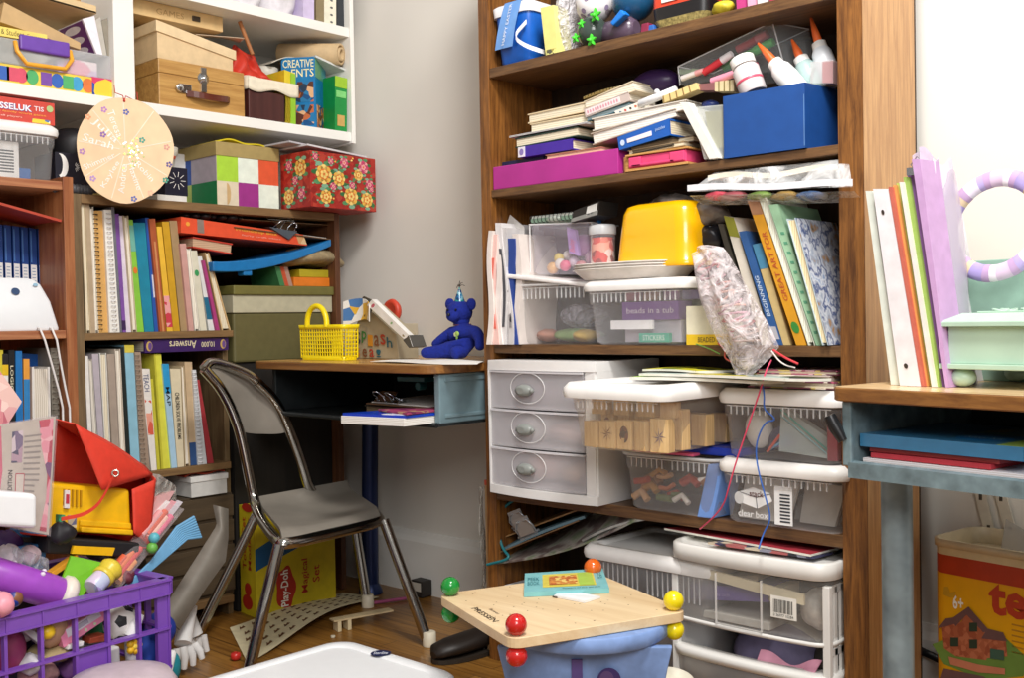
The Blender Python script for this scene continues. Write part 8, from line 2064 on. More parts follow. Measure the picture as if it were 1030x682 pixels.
# clipboards leaning on the left: sloping down-left
def slope_board(q, th, m, nm, lab, cat, extra=None, bend=0):
 q = [V(t) for t in q]; nrm = (q[1]-q[0]).cross(q[3]-q[0]).normalized()
 fn = lambda u, v: (q[0]*(1-u)+q[1]*u)*(1-v) + (q[3]*(1-u)+q[2]*u)*v + nrm*bend*math.sin(PI*u)
 b = MB(m); b.sheet(fn, 10, 6, thick=th); o = b.build(nm); tag(o, lab, cat)
 return o, fn, nrm
y1_ = YB + .01
cb1 = [PY(500, 556, y1_), PY(582, 523, y1_), PY(590, 516, y1_+.14), PY(508, 545, y1_+.14)]
o, fn, nr = slope_board(cb1, .003, wood('#6a5038', '#8f6e4c', 'x', 30, .5), 'clipboard', 'lower clipboard with large silver clip on the bottom shelf', 'clipboard')
def clipmesh(o, fn, nr, u0, s=1.0):
 c = MB(mat('#b8bcc0', .35, .6, noise=.02)); e = fn(u0, .03); ux = (fn(u0+.05, .03)-e).normalized(); uy = (fn(u0, .10)-e).normalized(); up = nr if nr.z > 0 else -nr
 Pk = Fr(e, ux, uy, up)
 c.sheet(lambda u, v: Pk((-.030+.06*u)*s, (.0+.04*v)*s, (.004+.010*math.sin(PI*(v*.9+.05)))*s), 8, 8, thick=.0012)
 c.sheet(lambda u, v: Pk((-.024+.048*u)*s, (-.004-.004*v)*s, (.012+.042*v)*s*(1)), 6, 4, thick=.0012)
 c.tube([Pk(-.034*s, .014*s, .012*s), Pk(.034*s, .014*s, .012*s)], .0032*s, seg=8)
 for q in (-1, 1): c.tube([Pk(q*.026*s, .012*s, .012*s), Pk(q*.028*s, -.008*s, .030*s), Pk(q*.018*s, -.012*s, .046*s), Pk(q*.008*s, -.010*s, .046*s)], .0022*s, seg=6)
 c.build('clip', o)
clipmesh(o, fn, nr, .42, 1.0)
q2 = [p + V((.0, .02, .026)) for p in cb1]; o, fn, nr = slope_board([q2[0] + V((-.02, 0, 0)), q2[1], q2[2], q2[3]], .003, wood('#8a6844', '#b08a5c', 'x', 30, .5), 'clipboard', 'upper clipboard with an upright silver clip on the bottom shelf', 'clipboard')
clipmesh(o, fn, nr, .30, .9)
slope_board([p + V((.012, .004, .010)) for p in cb1], .006, mat('#6a8a98', .6), 'blue_papers', 'grey blue papers between the two clipboards on the bottom shelf', 'paper', bend=.004)
slope_board([PY(499, 566, y1_-.012), PY(640, 522, y1_-.012), PY(600, 514, y1_+.12), PY(506, 548, y1_+.12)], .004, blotch(['#8a8078', '#6a5a58', '#a8a49c', '#7a8a6a', '#5a4a4a'], 14, .5, 'noise', True), 'magazine', 'long floppy grey magazine under the clipboards', 'magazine', bend=-.018)
slope_board([PY(585, 543, y1_-.006), PY(655, 520, y1_-.006), PY(660, 520, y1_+.10), PY(600, 530, y1_+.10)], .005, blotch(['#a8a8a4', '#8a8a88', '#b8b8b4', '#9a988c'], 12, .5, 'noise', True), 'newspaper', 'grey newspaper lying over the white lidded bottom bin', 'newspaper', bend=.008)
T(MB(mat('#1f7078', .35)).tube(smooth([PY(521, 500, YB+.04), PY(504, 512, YB+.03), PY(501, 532, YB+.02), PY(505, 552, YB+.01), PY(515, 562, YB), PY(490, 568, YB-.01)], 3), .0035, seg=8), 'teal_cord', 'teal cord looping at the left of the bottom shelf', 'hose')  # thin teal cord, drawn as a tube
T(MB(mat('#d4d6d8', .4)).wbox(ST0+.004, ST0+.17, YB-.005, -.03, z5b, PY(500, 588, YB).z), 'white_box', 'white box low at the left of the bottom shelf', 'box', bevel=.012)
T(MB(mat('#2a2624', .7)).wbox(ST0+.19, ST0+.30, YB+.03, -.03, z5b, .22), 'dark_box', 'dark box at the back of the bottom shelf', 'box', bevel=.003)
# ---- flower press board with four coloured knobs, standing on a painted stool
zp = .30
cL5, cF5, cR5, cB5 = PZ(447, 601, zp), PZ(526, 655, zp), PZ(682, 608, zp), PZ(588, 572, zp)
c5 = (cL5+cF5+cR5+cB5)/4
e1 = ((cF5-cL5) + (cR5-cB5)).normalized(); e2 = V((-e1.y, e1.x, 0))
s1_ = .95*((cF5-cL5).length + (cR5-cB5).length)/2; s2_ = .95*((cR5-cF5).length + (cB5-cL5).length)/2
P5 = Fr(c5 - e1*s1_/2 - e2*s2_/2, e1, e2); th5 = .017
b = MB(wood('#d8b98c', '#ecd4ac', 'x', 6, .45))
r5 = [rrect(P5, 0, s1_, 0, s2_, c, .022) for c in (-th5, -.001)] ; b.loft([rrect(P5, .001, s1_-.001, .001, s2_-.001, -th5, .022), rrect(P5, 0, s1_, 0, s2_, -th5+.001, .022), rrect(P5, 0, s1_, 0, s2_, -.001, .022), rrect(P5, .001, s1_-.001, .001, s2_-.001, 0, .022)], smooth=False)
hd5 = mat('#8a6a48', .6)
for k in range(46): 
 a, c = rr.uniform(.05, .93)*s1_, rr.uniform(.05, .95)*s2_
 b.add([P5(a + .0018*math.cos(t), c + .0014*math.sin(t), .0004) for t in [i*PI/3 for i in range(6)]], [tuple(range(6))], hd5)
# lettering along the left-front edge
tP = lambda a, bb_, c: P5(s1_*.30 + a, bb_, c)
b.text('PRESSEN', P5, s1_*.38, s1_*.68, s2_*.045, s2_*.080, .0006, mat('#3a2c22'), .01, face='top')
b.text('flower', P5, s1_*.44, s1_*.56, s2_*.12, s2_*.14, .0006, mat('#5a4432'), 0, face='top')
o = b.build('press_board')
M_k = {'g': mat('#128a34', .22, coat=.5), 'r': mat('#c81e1c', .22, coat=.5), 'y': mat('#f0dc10', .22, coat=.5), 'o': mat('#e0661a', .22, coat=.5)}
for (a, c, k, nm) in ((0, 0, 'g', 'green knob'), (s1_, 0, 'r', 'red knob'), (s1_, s2_, 'y', 'yellow knob'), (0, s2_, 'o', 'orange knob')):
 # knobs sit inside the corners
 a_ = .018 if a == 0 else a-.018; c_ = .018 if c == 0 else c-.018
 rk = .0175
 for zz in (rk*.93, -th5-rk*.93):
  b = MB(M_k[k]); b.ball(P5(a_, c_, zz), rk, seg=20, rings=14); kb = b.build('knob', o); kb['label'] = nm
tag(o, 'square pale wooden board with red, green, yellow and orange ball knobs', 'board')
# small book and white card on the board
A = PZ(527, 596, zp+.009); Bq = PZ(613, 592, zp+.009); Cq = PZ(606, 572, zp+.009); Dq = PZ(528, 577, zp+.009)
for t in (A, Bq, Cq, Dq): t.z = zp + .0006
H = lambda a, w, c: (A*(1-a)+Bq*a)*(1-w) + (Dq*(1-a)+Cq*a)*w + V((0, 0, c*.009))
b = MB(mat('#7ec0c4', .4)); b.box(H, 0, 1, 0, 1, .9, 1); b.box(H, 0, 1, 0, 1, 0, .1); b.box(H, 0, 1, 0, .02, 0.1, .9)
def top(b, a0, a1, c0, c1, m, z=1.05): b.add([H(a0, c0, z), H(a1, c0, z), H(a1, c1, z), H(a0, c1, z)], [(0, 1, 2, 3)], m)
top(b, .22, .86, .18, .85, mat('#d8c850')); top(b, .66, .84, .2, .83, mat('#a8c850'), 1.1); top(b, .30, .64, .28, .72, blotch(['#d88a3a', '#b8602a', '#e8c870', '#c8803a'], 120), 1.15)
b.text('PEEK', H, .04, .18, .55, .72, 1.1, mat('#2a7a86'), .0, face='top'); b.text('BOOK', H, .04, .18, .32, .50, 1.1, mat('#2a7a86'), 0, face='top'); b.text('26', H, .90, .96, .5, .8, 1.1, mat('#3a8a92'), 0, face='top'); b.text('flowers of the garden', H, .45, .90, .05, .12, 1.1, mat('#2a6a70'), 0, face='top')
o = b.build('picture_book'); MB(pages('#e8e4d8', 'z', 800)).box(H, .01, .99, .03, .99, .12, .88).build('page_block', o)
tag(o, 'small turquoise picture book lying on the pale wooden board', 'book')
A2, B2, C2, D2_ = [PZ(px, py, zp+.002) for px, py in ((557, 600), (588, 606), (604, 601), (568, 594))]
H2 = lambda a, w, c: (A2*(1-a)+B2*a)*(1-w) + (D2_*(1-a)+C2*a)*w + V((0, 0, -.0014+c*.0035))
b = MB(mat('#eceef0', .4)); b.box(H2, 0, 1, 0, 1, 0, 1); b.box(H2, -.03, .12, -.05, .2, 0, .6, mat('#5a4a3a')); T(b, 'white_card', 'small white card lying on the wooden board before the picture book', 'card')
# painted stool under it
zs0 = zp - th5 - .0365
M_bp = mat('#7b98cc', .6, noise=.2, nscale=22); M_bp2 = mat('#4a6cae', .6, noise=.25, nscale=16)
ctr = c5 + e1*.030 + e2*.034; zst = zp - th5 - .001
root = empty('blue_stool', V((ctr.x, ctr.y, 0)))
b = MB(M_bp); Pst = Fr((ctr.x, ctr.y, 0)); rS = .150
b.lathe(Pst, [(rS-.004, zst-.026), (rS, zst-.022), (rS, zst-.003), (rS-.003, zst)], seg=48); b.build('round_top', root)
# side panels with wavy edges, crossing under the top
fwv = V((CAM.x-ctr.x, CAM.y-ctr.y, 0)).normalized(); rtv = V((-fwv.y, fwv.x, 0))
def panel(c, ux, hw, z0, z1, th, m, nm='side_panel', wav=.009):
 n = V((-ux.y, ux.x, 0)); pts = []
 N_ = 14
 for i in range(N_+1): 
  v = i/N_; pts.append(c + ux*(hw + wav*math.sin(v*PI*2.2)) + V((0, 0, z0 + (z1-z0)*v)))
 for i in range(N_, -1, -1):
  v = i/N_; pts.append(c - ux*(hw + wav*math.sin(v*PI*2.2)) + V((0, 0, z0 + (z1-z0)*v)))
 b = MB(m); b.prism(pts, n*th); return b.build(nm, root, bevel=.002)
uxS = rtv.copy()
base_c = V((ctr.x, ctr.y, 0))
panel(base_c + fwv*.085 + uxS*.0, -uxS, .140, .002, zst-.027, .014, M_bp)
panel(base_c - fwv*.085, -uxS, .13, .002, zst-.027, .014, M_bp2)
n_ = fwv
for s in (-1, 1):
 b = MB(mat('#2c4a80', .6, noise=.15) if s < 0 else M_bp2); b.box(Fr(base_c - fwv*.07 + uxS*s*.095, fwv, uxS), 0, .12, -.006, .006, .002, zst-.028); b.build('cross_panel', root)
# painted purple frame shapes on the front panel (flat decoration)
fp = base_c + fwv*.100
PF5 = Fr(V((fp.x, fp.y, 0)), -uxS, -fwv)
if PIX(PF5(.05, 0, .1))[0] < PIX(PF5(-.05, 0, .1))[0]: PF5 = Fr(V((fp.x, fp.y, 0)), uxS, -fwv)
b = MB(mat('#3a2a6a')); b.box(PF5, -.045, .015, -.003, .0, .08, .165); b.box(PF5, -.036, .006, -.0036, -.003, .088, .156, mat('#14121a')); b.box(PF5, -.022, -.004, -.003, 0, .165, .235, mat('#5a4a8a')); b.disc(PF5, .040, .200, .020, .022, -.0034, mat('#3a2a6a')); b.disc(PF5, .036, .203, .012, .014, -.0040, mat('#5a4478'))
b.add([PF5(.015, -.0036, .155), PF5(.030, -.0036, .180), PF5(.044, -.0036, .170), PF5(.024, -.0036, .140)], [(0, 1, 2, 3)], mat('#5a4a8a'))
b.add([PF5(-.030 + .03*i/8, -.0042, .10 if i % 2 == 0 else .128) for i in range(9)] + [PF5(0, -.0042, .088), PF5(-.03, -.0042, .088)], [tuple(range(11))], mat('#d8b070')); b.build('painted_frame', root)
tag(root, 'blue painted round topped stool under the pale wooden board', 'stool')
# cream cup at the bottom beside it
pc9 = PZ(673, 676, .12); b = MB(mat('#e0dac8')); Pc9 = frame(V((pc9.x-.02, pc9.y+.02, .02)), 0, 0, 14); b.lathe(Pc9, [(.026, 0), (.036, .09), (.034, .09), (.025, .01)], seg=22, cap=(True, False)); T(b, 'cream_cup', 'tilted cream cup on the floor between stool and drawer cart', 'cup')
# ---- white drawer cart
yc = YB - .045
zt9 = PY(675, 548, yc).z
xA, xB9 = PY(671, 600, yc).x, PY(840, 600, yc).x
xB9 = min(xB9, ST1 - .004); wC = xB9 - xA; dC = .26
PCt = Fr(V((xA, yc, 0)), (1, 0, 0), (0, 1, 0)); zlC = (PY(676, 547, yc).z + PY(838, 572, yc).z)/2 + .004
zlC = min(zlC, SH['d'][1]-.006)
M_c = mat('#e9e7e2', .35, noise=.015)
root = empty('drawer_cart', PCt(wC/2, dC/2, 0))
def rr9(c, e, r=.035, bw=.012): return rrect(PCt, e, wC-e, e, dC-e*.5, c, r, 6, bow=bw)
b = MB(M_c); b.loft([rr9(zlC-.032, .004), rr9(zlC-.030, .000), rr9(zlC-.003, .0), rr9(zlC, .003), rr9(zlC, .010), rr9(zlC-.005, .013)]); b.build('top_cover', root)
M_cd = clear('#e4e0da', .2, .25)
drop = PY(700, 600, yc).z
zu0 = (PY(682, 616, yc).z + PY(800, 650, yc).z)/2
b = MB(M_cd); b.loft([rr9(zu0, .014, .03), rr9(zu0+.010, .007), rr9(zlC-.033, .005)], cap=(True, False)); dr = b.build('drawer', root)
b = MB(M_c); b.loft([rr9(zu0-.004, .010, .03), rr9(zu0-.004, .004, .034), rr9(zu0+.003, .004, .034), rr9(zu0+.003, .008, .032)], cap=(False, False)); b.build('rim', dr)
b = MB(clear('#f4f2ee', .6, .2))
for a in (.34, .62): b.box(PCt, wC*a-.001, wC*a+.001, -.0105, -.006, zu0+.006, zlC-.045)
b.box(PCt, wC*.34, wC*.62, -.0098, -.0085, zu0+.006, zu0+.008)
b.build('moulding', dr)
lb9 = MB(mat('#ece8de', .4)); Pl9 = Fr(PCt(wC*.68, -.0105, zu0+.040), (1, 0, .0), (0, 1, 0))
lb9.box(Pl9, 0, .052, -.0006, .0, 0, .040)
for k in range(14): lb9.box(Pl9, .006+.0028*k, .006+.0028*k+(.0016 if k % 3 else .0009), -.0012, -.0006, .010, .034, mat('#26241f'))
lb9.text('0 36977 10284', Pl9, .006, .046, .003, .008, -.0012, mat('#26241f')); lb9.build('barcode_label', dr)
# posts with side slats
zl0 = (PY(682, 640, yc).z + PY(800, 680, yc).z)/2 - .006
for a in (.004, wC-.020):
 for bq in (.010, dC-.024):
  MB(M_c).box(PCt, a, a+.014, bq, bq+.014, .0712, zlC-.041).build('post', root, bevel=.002)
for a in (.007, wC-.013):
 b = MB(M_c)
 for k in range(9): b.box(PCt, a, a+.005, .035+.024*k, .045+.024*k, .085, zlC-.045)
 for z_ in (.09, .12, (zu0+zl0)/2 + .012, zlC-.05): b.box(PCt, a, a+.005, .02, dC-.02, z_-.006, z_+.006)
 b.build('side_grille', root)
b = MB(M_c); b.loft([rr9(zl0-.016, .010), rr9(zl0-.016, .002), rr9(zl0-.002, .0), rr9(zl0+.002, .006), rr9(zl0+.0015, .030), rr9(zl0-.010, .034)], cap=(False, False)); b.build('rim', root)
b = MB(clear('#d4d0cc', .46, .3)); b.loft([rr9(.074, .016), rr9(.082, .008), rr9(zl0-.016, .004)], cap=(True, False)); b.build('lower_drawer', root)
tag(root, 'white plastic drawer cart with clear upper drawer before the bottom shelf', 'drawer cart')
# contents: upper
Hw = Hx(PCt(.035, .03, zu0+.030), PCt(wC*.66, .035, zu0+.055), PCt(wC*.66, .035, zu0+.082), PCt(.035, .03, zu0+.060), V((0, .08, 0)))
b = MB(mat('#6a5a9a')); b.box(Hw, 0, .88, 0, 1, 0, 1); b.box(Hw, .88, 1, .03, .97, .05, .95, mat('#e0d8b8', .6)); b.text('War', Hw, .05, .20, .12, .70, -.02, mat('#e8e4f0', .4), .01); b.text('of the cards', Hw, .25, .46, .28, .52, -.02, mat('#9a8ac0', .4)); T(b, 'purple_game_box', 'purple box lettered in white inside the cart upper drawer', 'box', bevel=.0008)
Hw = Hx(PCt(.06, .012, zlC-.062), PCt(wC*.84, .010, zlC-.082), PCt(wC*.84, .010, zlC-.062), PCt(.06, .012, zlC-.044), V((0, .006, 0))); T(MB(mat('#e0d4b4', .6)).box(Hw, 0, 1, 0, 1, 0, 1), 'cream_strip', 'long cream card strip at the top of the cart upper drawer', 'strip')
Hw = Hx(PCt(.03, .05, zu0+.064), PCt(wC*.5, .05, zu0+.084), PCt(wC*.5, .05, zu0+.094), PCt(.03, .05, zu0+.068), V((0, .1, 0))); T(MB(mat('#d8ccb0', .6)).box(Hw, 0, 1, 0, 1, 0, 1), 'cream_booklet', 'cream booklet above the purple box in the cart drawer', 'booklet')
T(softblob(PCt(wC*.84, .08, zu0+.045), .042, (1, 1, .9), mat('#c8c4bc', .5, noise=.25), 141, .1), 'grey_craft_bundle', 'pale grey bundle behind the barcode label of the cart', 'bundle')
T(MB(mat('#b8b4ac', .6)).box(PCt, .03, wC*.62, .02, .2, zu0+.002, zu0+.018), 'grey_folder', 'grey folder at the bottom of the cart upper drawer', 'folder', bevel=.002)
# contents: lower open drawer
T(softblob(PCt(wC*.55, .10, .14), 1, (.10, .07, .068), mat('#5a5470', .8, noise=.12), 142, .07), 'mauve_cloth', 'mauve grey cloth bundle lying in the open lower cart drawer', 'cloth')
T(softblob(PCt(wC*.62, .13, .155), 1, (.07, .06, .068), mat('#a8a298', .8, noise=.12), 143, .08), 'cream_cloth', 'cream grey cloth behind the mauve bundle in the cart', 'cloth')
T(softblob(PCt(wC*.86, .11, .145), 1, (.035, .05, .055), mat('#2c2824', .8, noise=.2), 144, .1), 'dark_cloth', 'dark cloth at the right in the open cart drawer', 'cloth')
H = Hx(PCt(wC*.55, .012, zl0-.002), PCt(wC*.88, .012, zl0-.006), PCt(wC*.90, .03, zl0+.018), PCt(wC*.54, .03, zl0+.016), V((0, .03, 0))); T(MB(mat('#c88aa0', .7)).sheet(lambda u, v: H(u, .2*v, v) + V((0, 0, .006*math.sin(u*9)-.012*math.sin(PI*u))), 14, 4, thick=.002), 'pink_cloth', 'pink cloth edge at the front of the open cart drawer', 'cloth')
T(MB(mat('#3a3444', .7)).box(PCt, .03, wC-.03, .03, dC-.03, .080, .088), 'dark_board', 'dark board at the bottom of the cart lower drawer', 'board')
# on the cart
zc9 = zlC + .0006
mag([PZ(668, 533, zc9+.006)+V((0, 0, 0)), PZ(815, 560, zc9+.006), PCt(wC-.03, .15, zc9+.006), PCt(.02, .17, zc9+.006)], 0, .004, '#a83440', 'red_folder', 'red folder lying on top of the white drawer cart', 'folder', .0006)
qa, qb = PZ(712, 548, zc9), PZ(818, 563, zc9)
b = MB(blotch(['#3a3a5a', '#8a8a9a', '#c8b8a0', '#2a2a34', '#a85a5a'], 40, .4)); b.prism([qa + V((0, 0, .001)), qb + V((0, 0, .001)), qb + V((.01, .06, .001)), qa + V((.03, .08, .001))], (0, 0, .004)); T(b, 'magazine', 'dark printed magazine under the red folder on the cart', 'magazine')
# ============================================================ right school desk
DT2 = .685
A6 = PZ(831, 389, DT2); ux6 = V((.985, -.17, 0)).normalized(); uy6 = V((.17, .985, 0)).normalized()
P6 = Fr(V((max(A6.x, BW1+.004), A6.y, 0)), ux6, uy6); w6, d6 = .66, .40
root = empty('school_desk', P6(w6/2, d6/2, 0))
b = MB(M_edge)
def dr6(c, e=0): return rrect(P6, e, w6-e, e, d6-e, c, .03, 6)
b.loft([dr6(DT2-.022, .002), dr6(DT2-.020), dr6(DT2-.002), dr6(DT2-.0003, .0015)], smooth=False); b.add(dr6(DT2, .0015), [tuple(range(len(dr6(DT2))))], wood('#d2ae7c', '#ecd0a4', 'x', 10, .25)); b.build('desk_top', root)
zb6 = .565
M_s6 = mat('#7f959c', .45, .3, noise=.25, nscale=30)
b = MB(M_s6); b.box(P6, .024, .034, .018, d6-.02, zb6, DT2-.0225); b.box(P6, .020, .036, .012, .020, zb6-.004, DT2-.0225); b.build('side_plate', root, bevel=.002)
MB(M_steel_shade).box(P6, w6-.04, w6-.025, .02, d6-.02, zb6, DT2-.0225).build('side_plate', root)
b = MB(M_steel_shade); b.box(P6, .03, w6-.03, .018, d6-.02, zb6-.010, zb6); 
b.loft([[P6(a, .012 + .0, zb6-.022), P6(a, .024, zb6-.022), P6(a, .024, zb6+.004), P6(a, .012, zb6+.002)] for a in (.03, .05, w6-.05, w6-.03)], M_s6, smooth=False); b.build('book_tray', root)
MB(mat('#1c2022', .6)).box(P6, .03, w6-.03, d6-.03, d6-.02, zb6, DT2-.0225).build('rear_plate', root)  # back plate darkened too, the box's inner shade put into its colour
# leg under the tray, seen at px 889-915
a_ = .045; bL = .02
while PIX(P6(a_, bL, .3))[0] < 902 and bL < .3: bL += .004
b = MB(mat('#8a9ca4', .4, .35, noise=.3, nscale=14)); b.tube([P6(a_, bL, zb6-.023), P6(a_, bL, .02)], .0245, seg=20); lgm = b.build('leg', root)
b = MB(mat('#6a7a80', .4, .35, noise=.3, nscale=14)); b.tube([P6(w6-.10, .24, zb6-.011), P6(w6-.10, .24, .02)], .0245, seg=20); b.build('leg', root)
for a9 in (a_, w6-.10): b = MB(mat('#5a686e', .4, .35, noise=.3)); b.tube([P6(a9, .14, .014), P6(a9, d6-.02, .014)], .012, seg=10); b.build('foot_bar', root)
kb = MB(mat('#17181b', .35)); k0, k1 = P6(.024, .030, .655), P6(-.0, .030, .655)
kb.tube([P6(.022, .012, .600), P6(.010, .008, .622), P6(.003, .004, .640)], [.008, .011, .009], seg=12); kb.build('black_grip', root)
tag(root, 'school desk with pale wooden top and grey steel book box at right', 'desk')
# inside
zi6 = zb6 + .0008
def q6(px, py): 
 p = PZ(px, py, zi6); return p
def put(nm, a0, a1, b0, b1, z0, th, m, lab, cat, mk=None, sk=0, **k):
 H = Hx(P6(a0, b0, z0), P6(a1, b0+sk, z0), P6(a1, b0+sk, z0+th), P6(a0, b0, z0+th), P6.uy*(b1-b0))
 b = MB(m if not isinstance(m, str) else mat(m, .5)); b.box(H, 0, 1, 0, 1, 0, 1)
 if mk: mk(b, H)
 return T(b, nm, lab, cat, **k), H
put('white_paper', .045, .50, .03, .28, zi6, .008, pages('#e4dfe2', 'z', 600), 'white paper stack at the bottom of the right desk box', 'paper')
put('red_book', .055, .25, .035, .24, zi6+.009, .008, '#b83440', 'lower thin red book in the right desk', 'book', bevel=.001)
put('red_book', .050, .26, .04, .24, zi6+.0175, .007, '#a83a3c', 'upper thin red book in the right desk, under the blue folder', 'book', bevel=.001)
def mk(b, H):
 b.add([H(.66+.16*math.cos(t)*(1+.06*math.cos(8*t)), .25+.15*math.sin(t)*(1+.06*math.cos(8*t)), 1.02) for t in [2*PI*i/32 for i in range(32)]], [tuple(range(32))], mat('#1f78b8', .3))
 b.text('Kitty Kit', H, .55, .77, .20, .30, 1.05, mat('#a8d0e8', .3), .01, face='top')
 b.box(H, .85, 1, 0, 1, 1.0, 1.01, mat('#8aa84a', .4)); b.add([H(.45, .5, 1.01), H(.95, .5, 1.01), H(.85, .98, 1.01), H(.5, .98, 1.01)], [(0, 1, 2, 3)], blotch(['#7a8a5a', '#4a7a8a', '#9a8a5a'], 20, .3, 'noise', True))
put('blue_folder', .040, .30, .03, .27, zi6+.026, .020, mat('#3a7ca8', .3, coat=.3), 'glossy blue folder with oval blue sticker in the right desk', 'folder', mk, bevel=.002)
# binders on the desk
def bind(a0, b0, wd, dep, hh, lean, col, nm, lab, mk=None, pgs=True, cat='binder', t=.1, face='spine'):
 s = math.sin(math.radians(lean)); c = math.cos(math.radians(lean)); z = DT2 + .0006 
 o_ = P6(a0, b0, z); ux = ux6*c + V((0, 0, s)) if lean < 0 else ux6*c + V((0, 0, s)); uz = V((0, 0, c)) - ux6*s
 if lean > 0: pass
 H = Hx(o_, o_ + ux*wd, o_ + ux*wd + uz*hh, o_ + uz*hh, uy6*dep)
 # keep both feet on the desk
 H.q[0].z = z; H.q[1].z = z
 return book(H, nm, mat(col, .4) if isinstance(col, str) else col, lab, cat=cat, face=face, marks=mk, t=t, pg='#e6e2d8', axis='x'), H
def px_a(px, b0=.1):
 lo, hi = -.02, .6
 for _ in range(40):
  m_ = (lo+hi)/2
  if PIX(P6(m_, b0, DT2))[0] < px: lo = m_
  else: hi = m_
 return lo
def bq(pxb0, pxb1, pxt0, pxt1, yt, b0, dep, col, nm, lab, mk=None, cat='binder', face='spine', t=.1):
 """upright item: foot pixels on the desk at depth b0, top pixels"""
 a0, a1 = px_a(pxb0, b0), px_a(pxb1, b0); o0, o1 = P6(a0, b0, DT2+.0006), P6(a1, b0, DT2+.0006)
 n = uy6
 def at(px, py): r = ray(px, py); t_ = (o0-CAM).dot(n)/r.dot(n); return CAM + r*t_
 t1, t0 = at(pxt1, yt), at(pxt0, yt)
 H = Hx(o0, o1, t1, t0, uy6*dep)
 return book(H, nm, mat(col, .4) if isinstance(col, str) else col, lab, cat=cat, face=face, marks=mk, t=t, pg='#e6e2d8', axis='x'), H
y6 = .085
bq(896, 905, 870.5, 877, 192, y6+.01, .20, '#dfe6dc', 'notebook', 'white notebook with green leaf cover against the bookcase side', mk=lambda b, H: b.add([H(-.04, .02, .15), H(-.04, .4, .35), H(-.04, .5, .75), H(-.04, .1, .8)], [(0, 1, 2, 3)], mat('#4f9a4a')), cat='notebook')
bq(905, 926, 878, 893, 190, y6, .21, '#ece8ec', 'ring_binder', 'thick white ring binder with two spine holes on right desk', mk=lambda b, H: [b.disc(H, .45, c, .10, .013, -.004, mat('#3a3028')) for c in (.10, .88)], t=.06)
for i, (b0_, b1_, t0_, t1_, yt, col, nm, lab, cat) in enumerate([
 (926.5, 930, 893.5, 897, 188, '#c86a5a', 'coral_folder', 'coral thin folder beside the white ring binder', 'folder'), (930.5, 933.5, 898, 901, 186, '#e0a05a', 'orange_folder', 'orange thin folder second beside the binder', 'folder'),
 (934, 936.5, 901.5, 904, 184, '#b8c86a', 'green_folder', 'lime thin folder third beside the binder', 'folder'), (937, 941, 904.5, 908, 183, '#f0e8e0', 'striped_folder', 'white folder with pink dotted edge on the right desk', 'folder'),
 (941.5, 946, 908.5, 914, 178, '#9ab85a', 'green_notebook', 'green notebook right of the striped folder', 'folder'),
 (946.5, 950, 912, 920, 172, '#8a5aa0', 'purple_folder', 'purple folder leaning on the right desk', 'folder'), (951, 954.5, 917, 925, 160, '#c8a0d0', 'lilac_folder', 'tall lilac folder leaning among the clear sleeves', 'folder')]):
 bq(b0_, b1_, t0_, t1_, yt, y6+.006*(i % 3), .055, col, nm, lab, cat=cat, t=.2)
# clear sleeves, fanned out, tallest items
for i, (b0_, t0_, yt, col, lab) in enumerate([(955, 921, 156, '#e4d8ea', 'clear sleeve with lilac sheet, frontmost of the fan'), (958, 926, 152, '#d8c8e0', 'second clear sleeve with torn top in the fan'), (961, 931, 165, '#f0e8f0', 'third pale sleeve in the fan'), (964, 936, 160, '#e8e0f0', 'fourth lilac sleeve in the fan'), (967, 941, 172, '#dcd0e4', 'last sleeve in the fan beside the wreath')]):
 a0 = px_a(b0_, .10+.008*i); o0 = P6(a0, .10+.008*i, DT2+.0008)
 n = uy6; r = ray(t0_, yt); t_ = (o0-CAM).dot(n)/r.dot(n); tp_ = CAM + r*t_
 b = MB(clear(col, .62, .25, 0, 0) if i % 2 == 0 else mat(col, .5)); up6 = tp_-o0
 b.sheet(lambda u, v: o0 + up6*v + uy6*(.075*u) + ux6*(.004*math.sin(PI*u)+.005*math.sin(v*5+i)-.012*u) + V((0, 0, .008*math.sin(u*5+i)*v)), 10, 16, thick=.0012)
 T(b, 'paper_sleeve', lab, 'sleeve')
b = MB(mat('#d0d0d4', .2, 1)); 
r = ray(916, 166); t_ = (P6(px_a(950, .09), .09, DT2)-CAM).dot(uy6)/r.dot(uy6); pcl = CAM + r*t_
b.tube([pcl, pcl + V((.010, 0, .012)), pcl + V((.018, 0, .004)), pcl + V((.006, 0, -.006))], .0012, seg=5, closed=True); b.wbox(pcl.x-.006, pcl.x+.010, pcl.y-.002, pcl.y+.002, pcl.z-.016, pcl.z-.004); T(b, 'binder_clip', 'small silver binder clip on top of the clear sleeves', 'clip')
# mint green box on ball feet
zx0 = DT2 + .0006
a0 = px_a(951, .10); Pbx = Fr(P6(a0, .095, zx0), ux6, uy6); wx, dx = .25, .20
def zat(py, px=985, P=Pbx):
 r = ray(px, py); t_ = (P.o-CAM).dot(uy6)/r.dot(uy6); return (CAM + r*t_).z - zx0
hf_, hb6_, hm_, ht_ = zat(366), zat(361), zat(325), zat(292)
M_mint = mat('#b4d0bc', .4, noise=.04, nscale=20)
hf_ = .032; hm_ = .092
b = MB(M_mint); b.box(Pbx, -.004, wx, -.006, dx, hf_-.004, hf_+.004); b.box(Pbx, .006, wx-.006, .004, dx-.01, hf_+.004, hm_)
o = b.build('mint_box', bevel=.0012)
b = MB(M_mint); b.box(Pbx, -.006, wx+.002, -.008, dx, hm_, hm_+.007)
HL6 = Hx(Pbx(-.004, -.006, hm_+.007), Pbx(wx, -.006, hm_+.007), Pbx(wx-.02, .02, hm_+.026), Pbx(.022, .02, hm_+.026), V((0, 0, 0)))
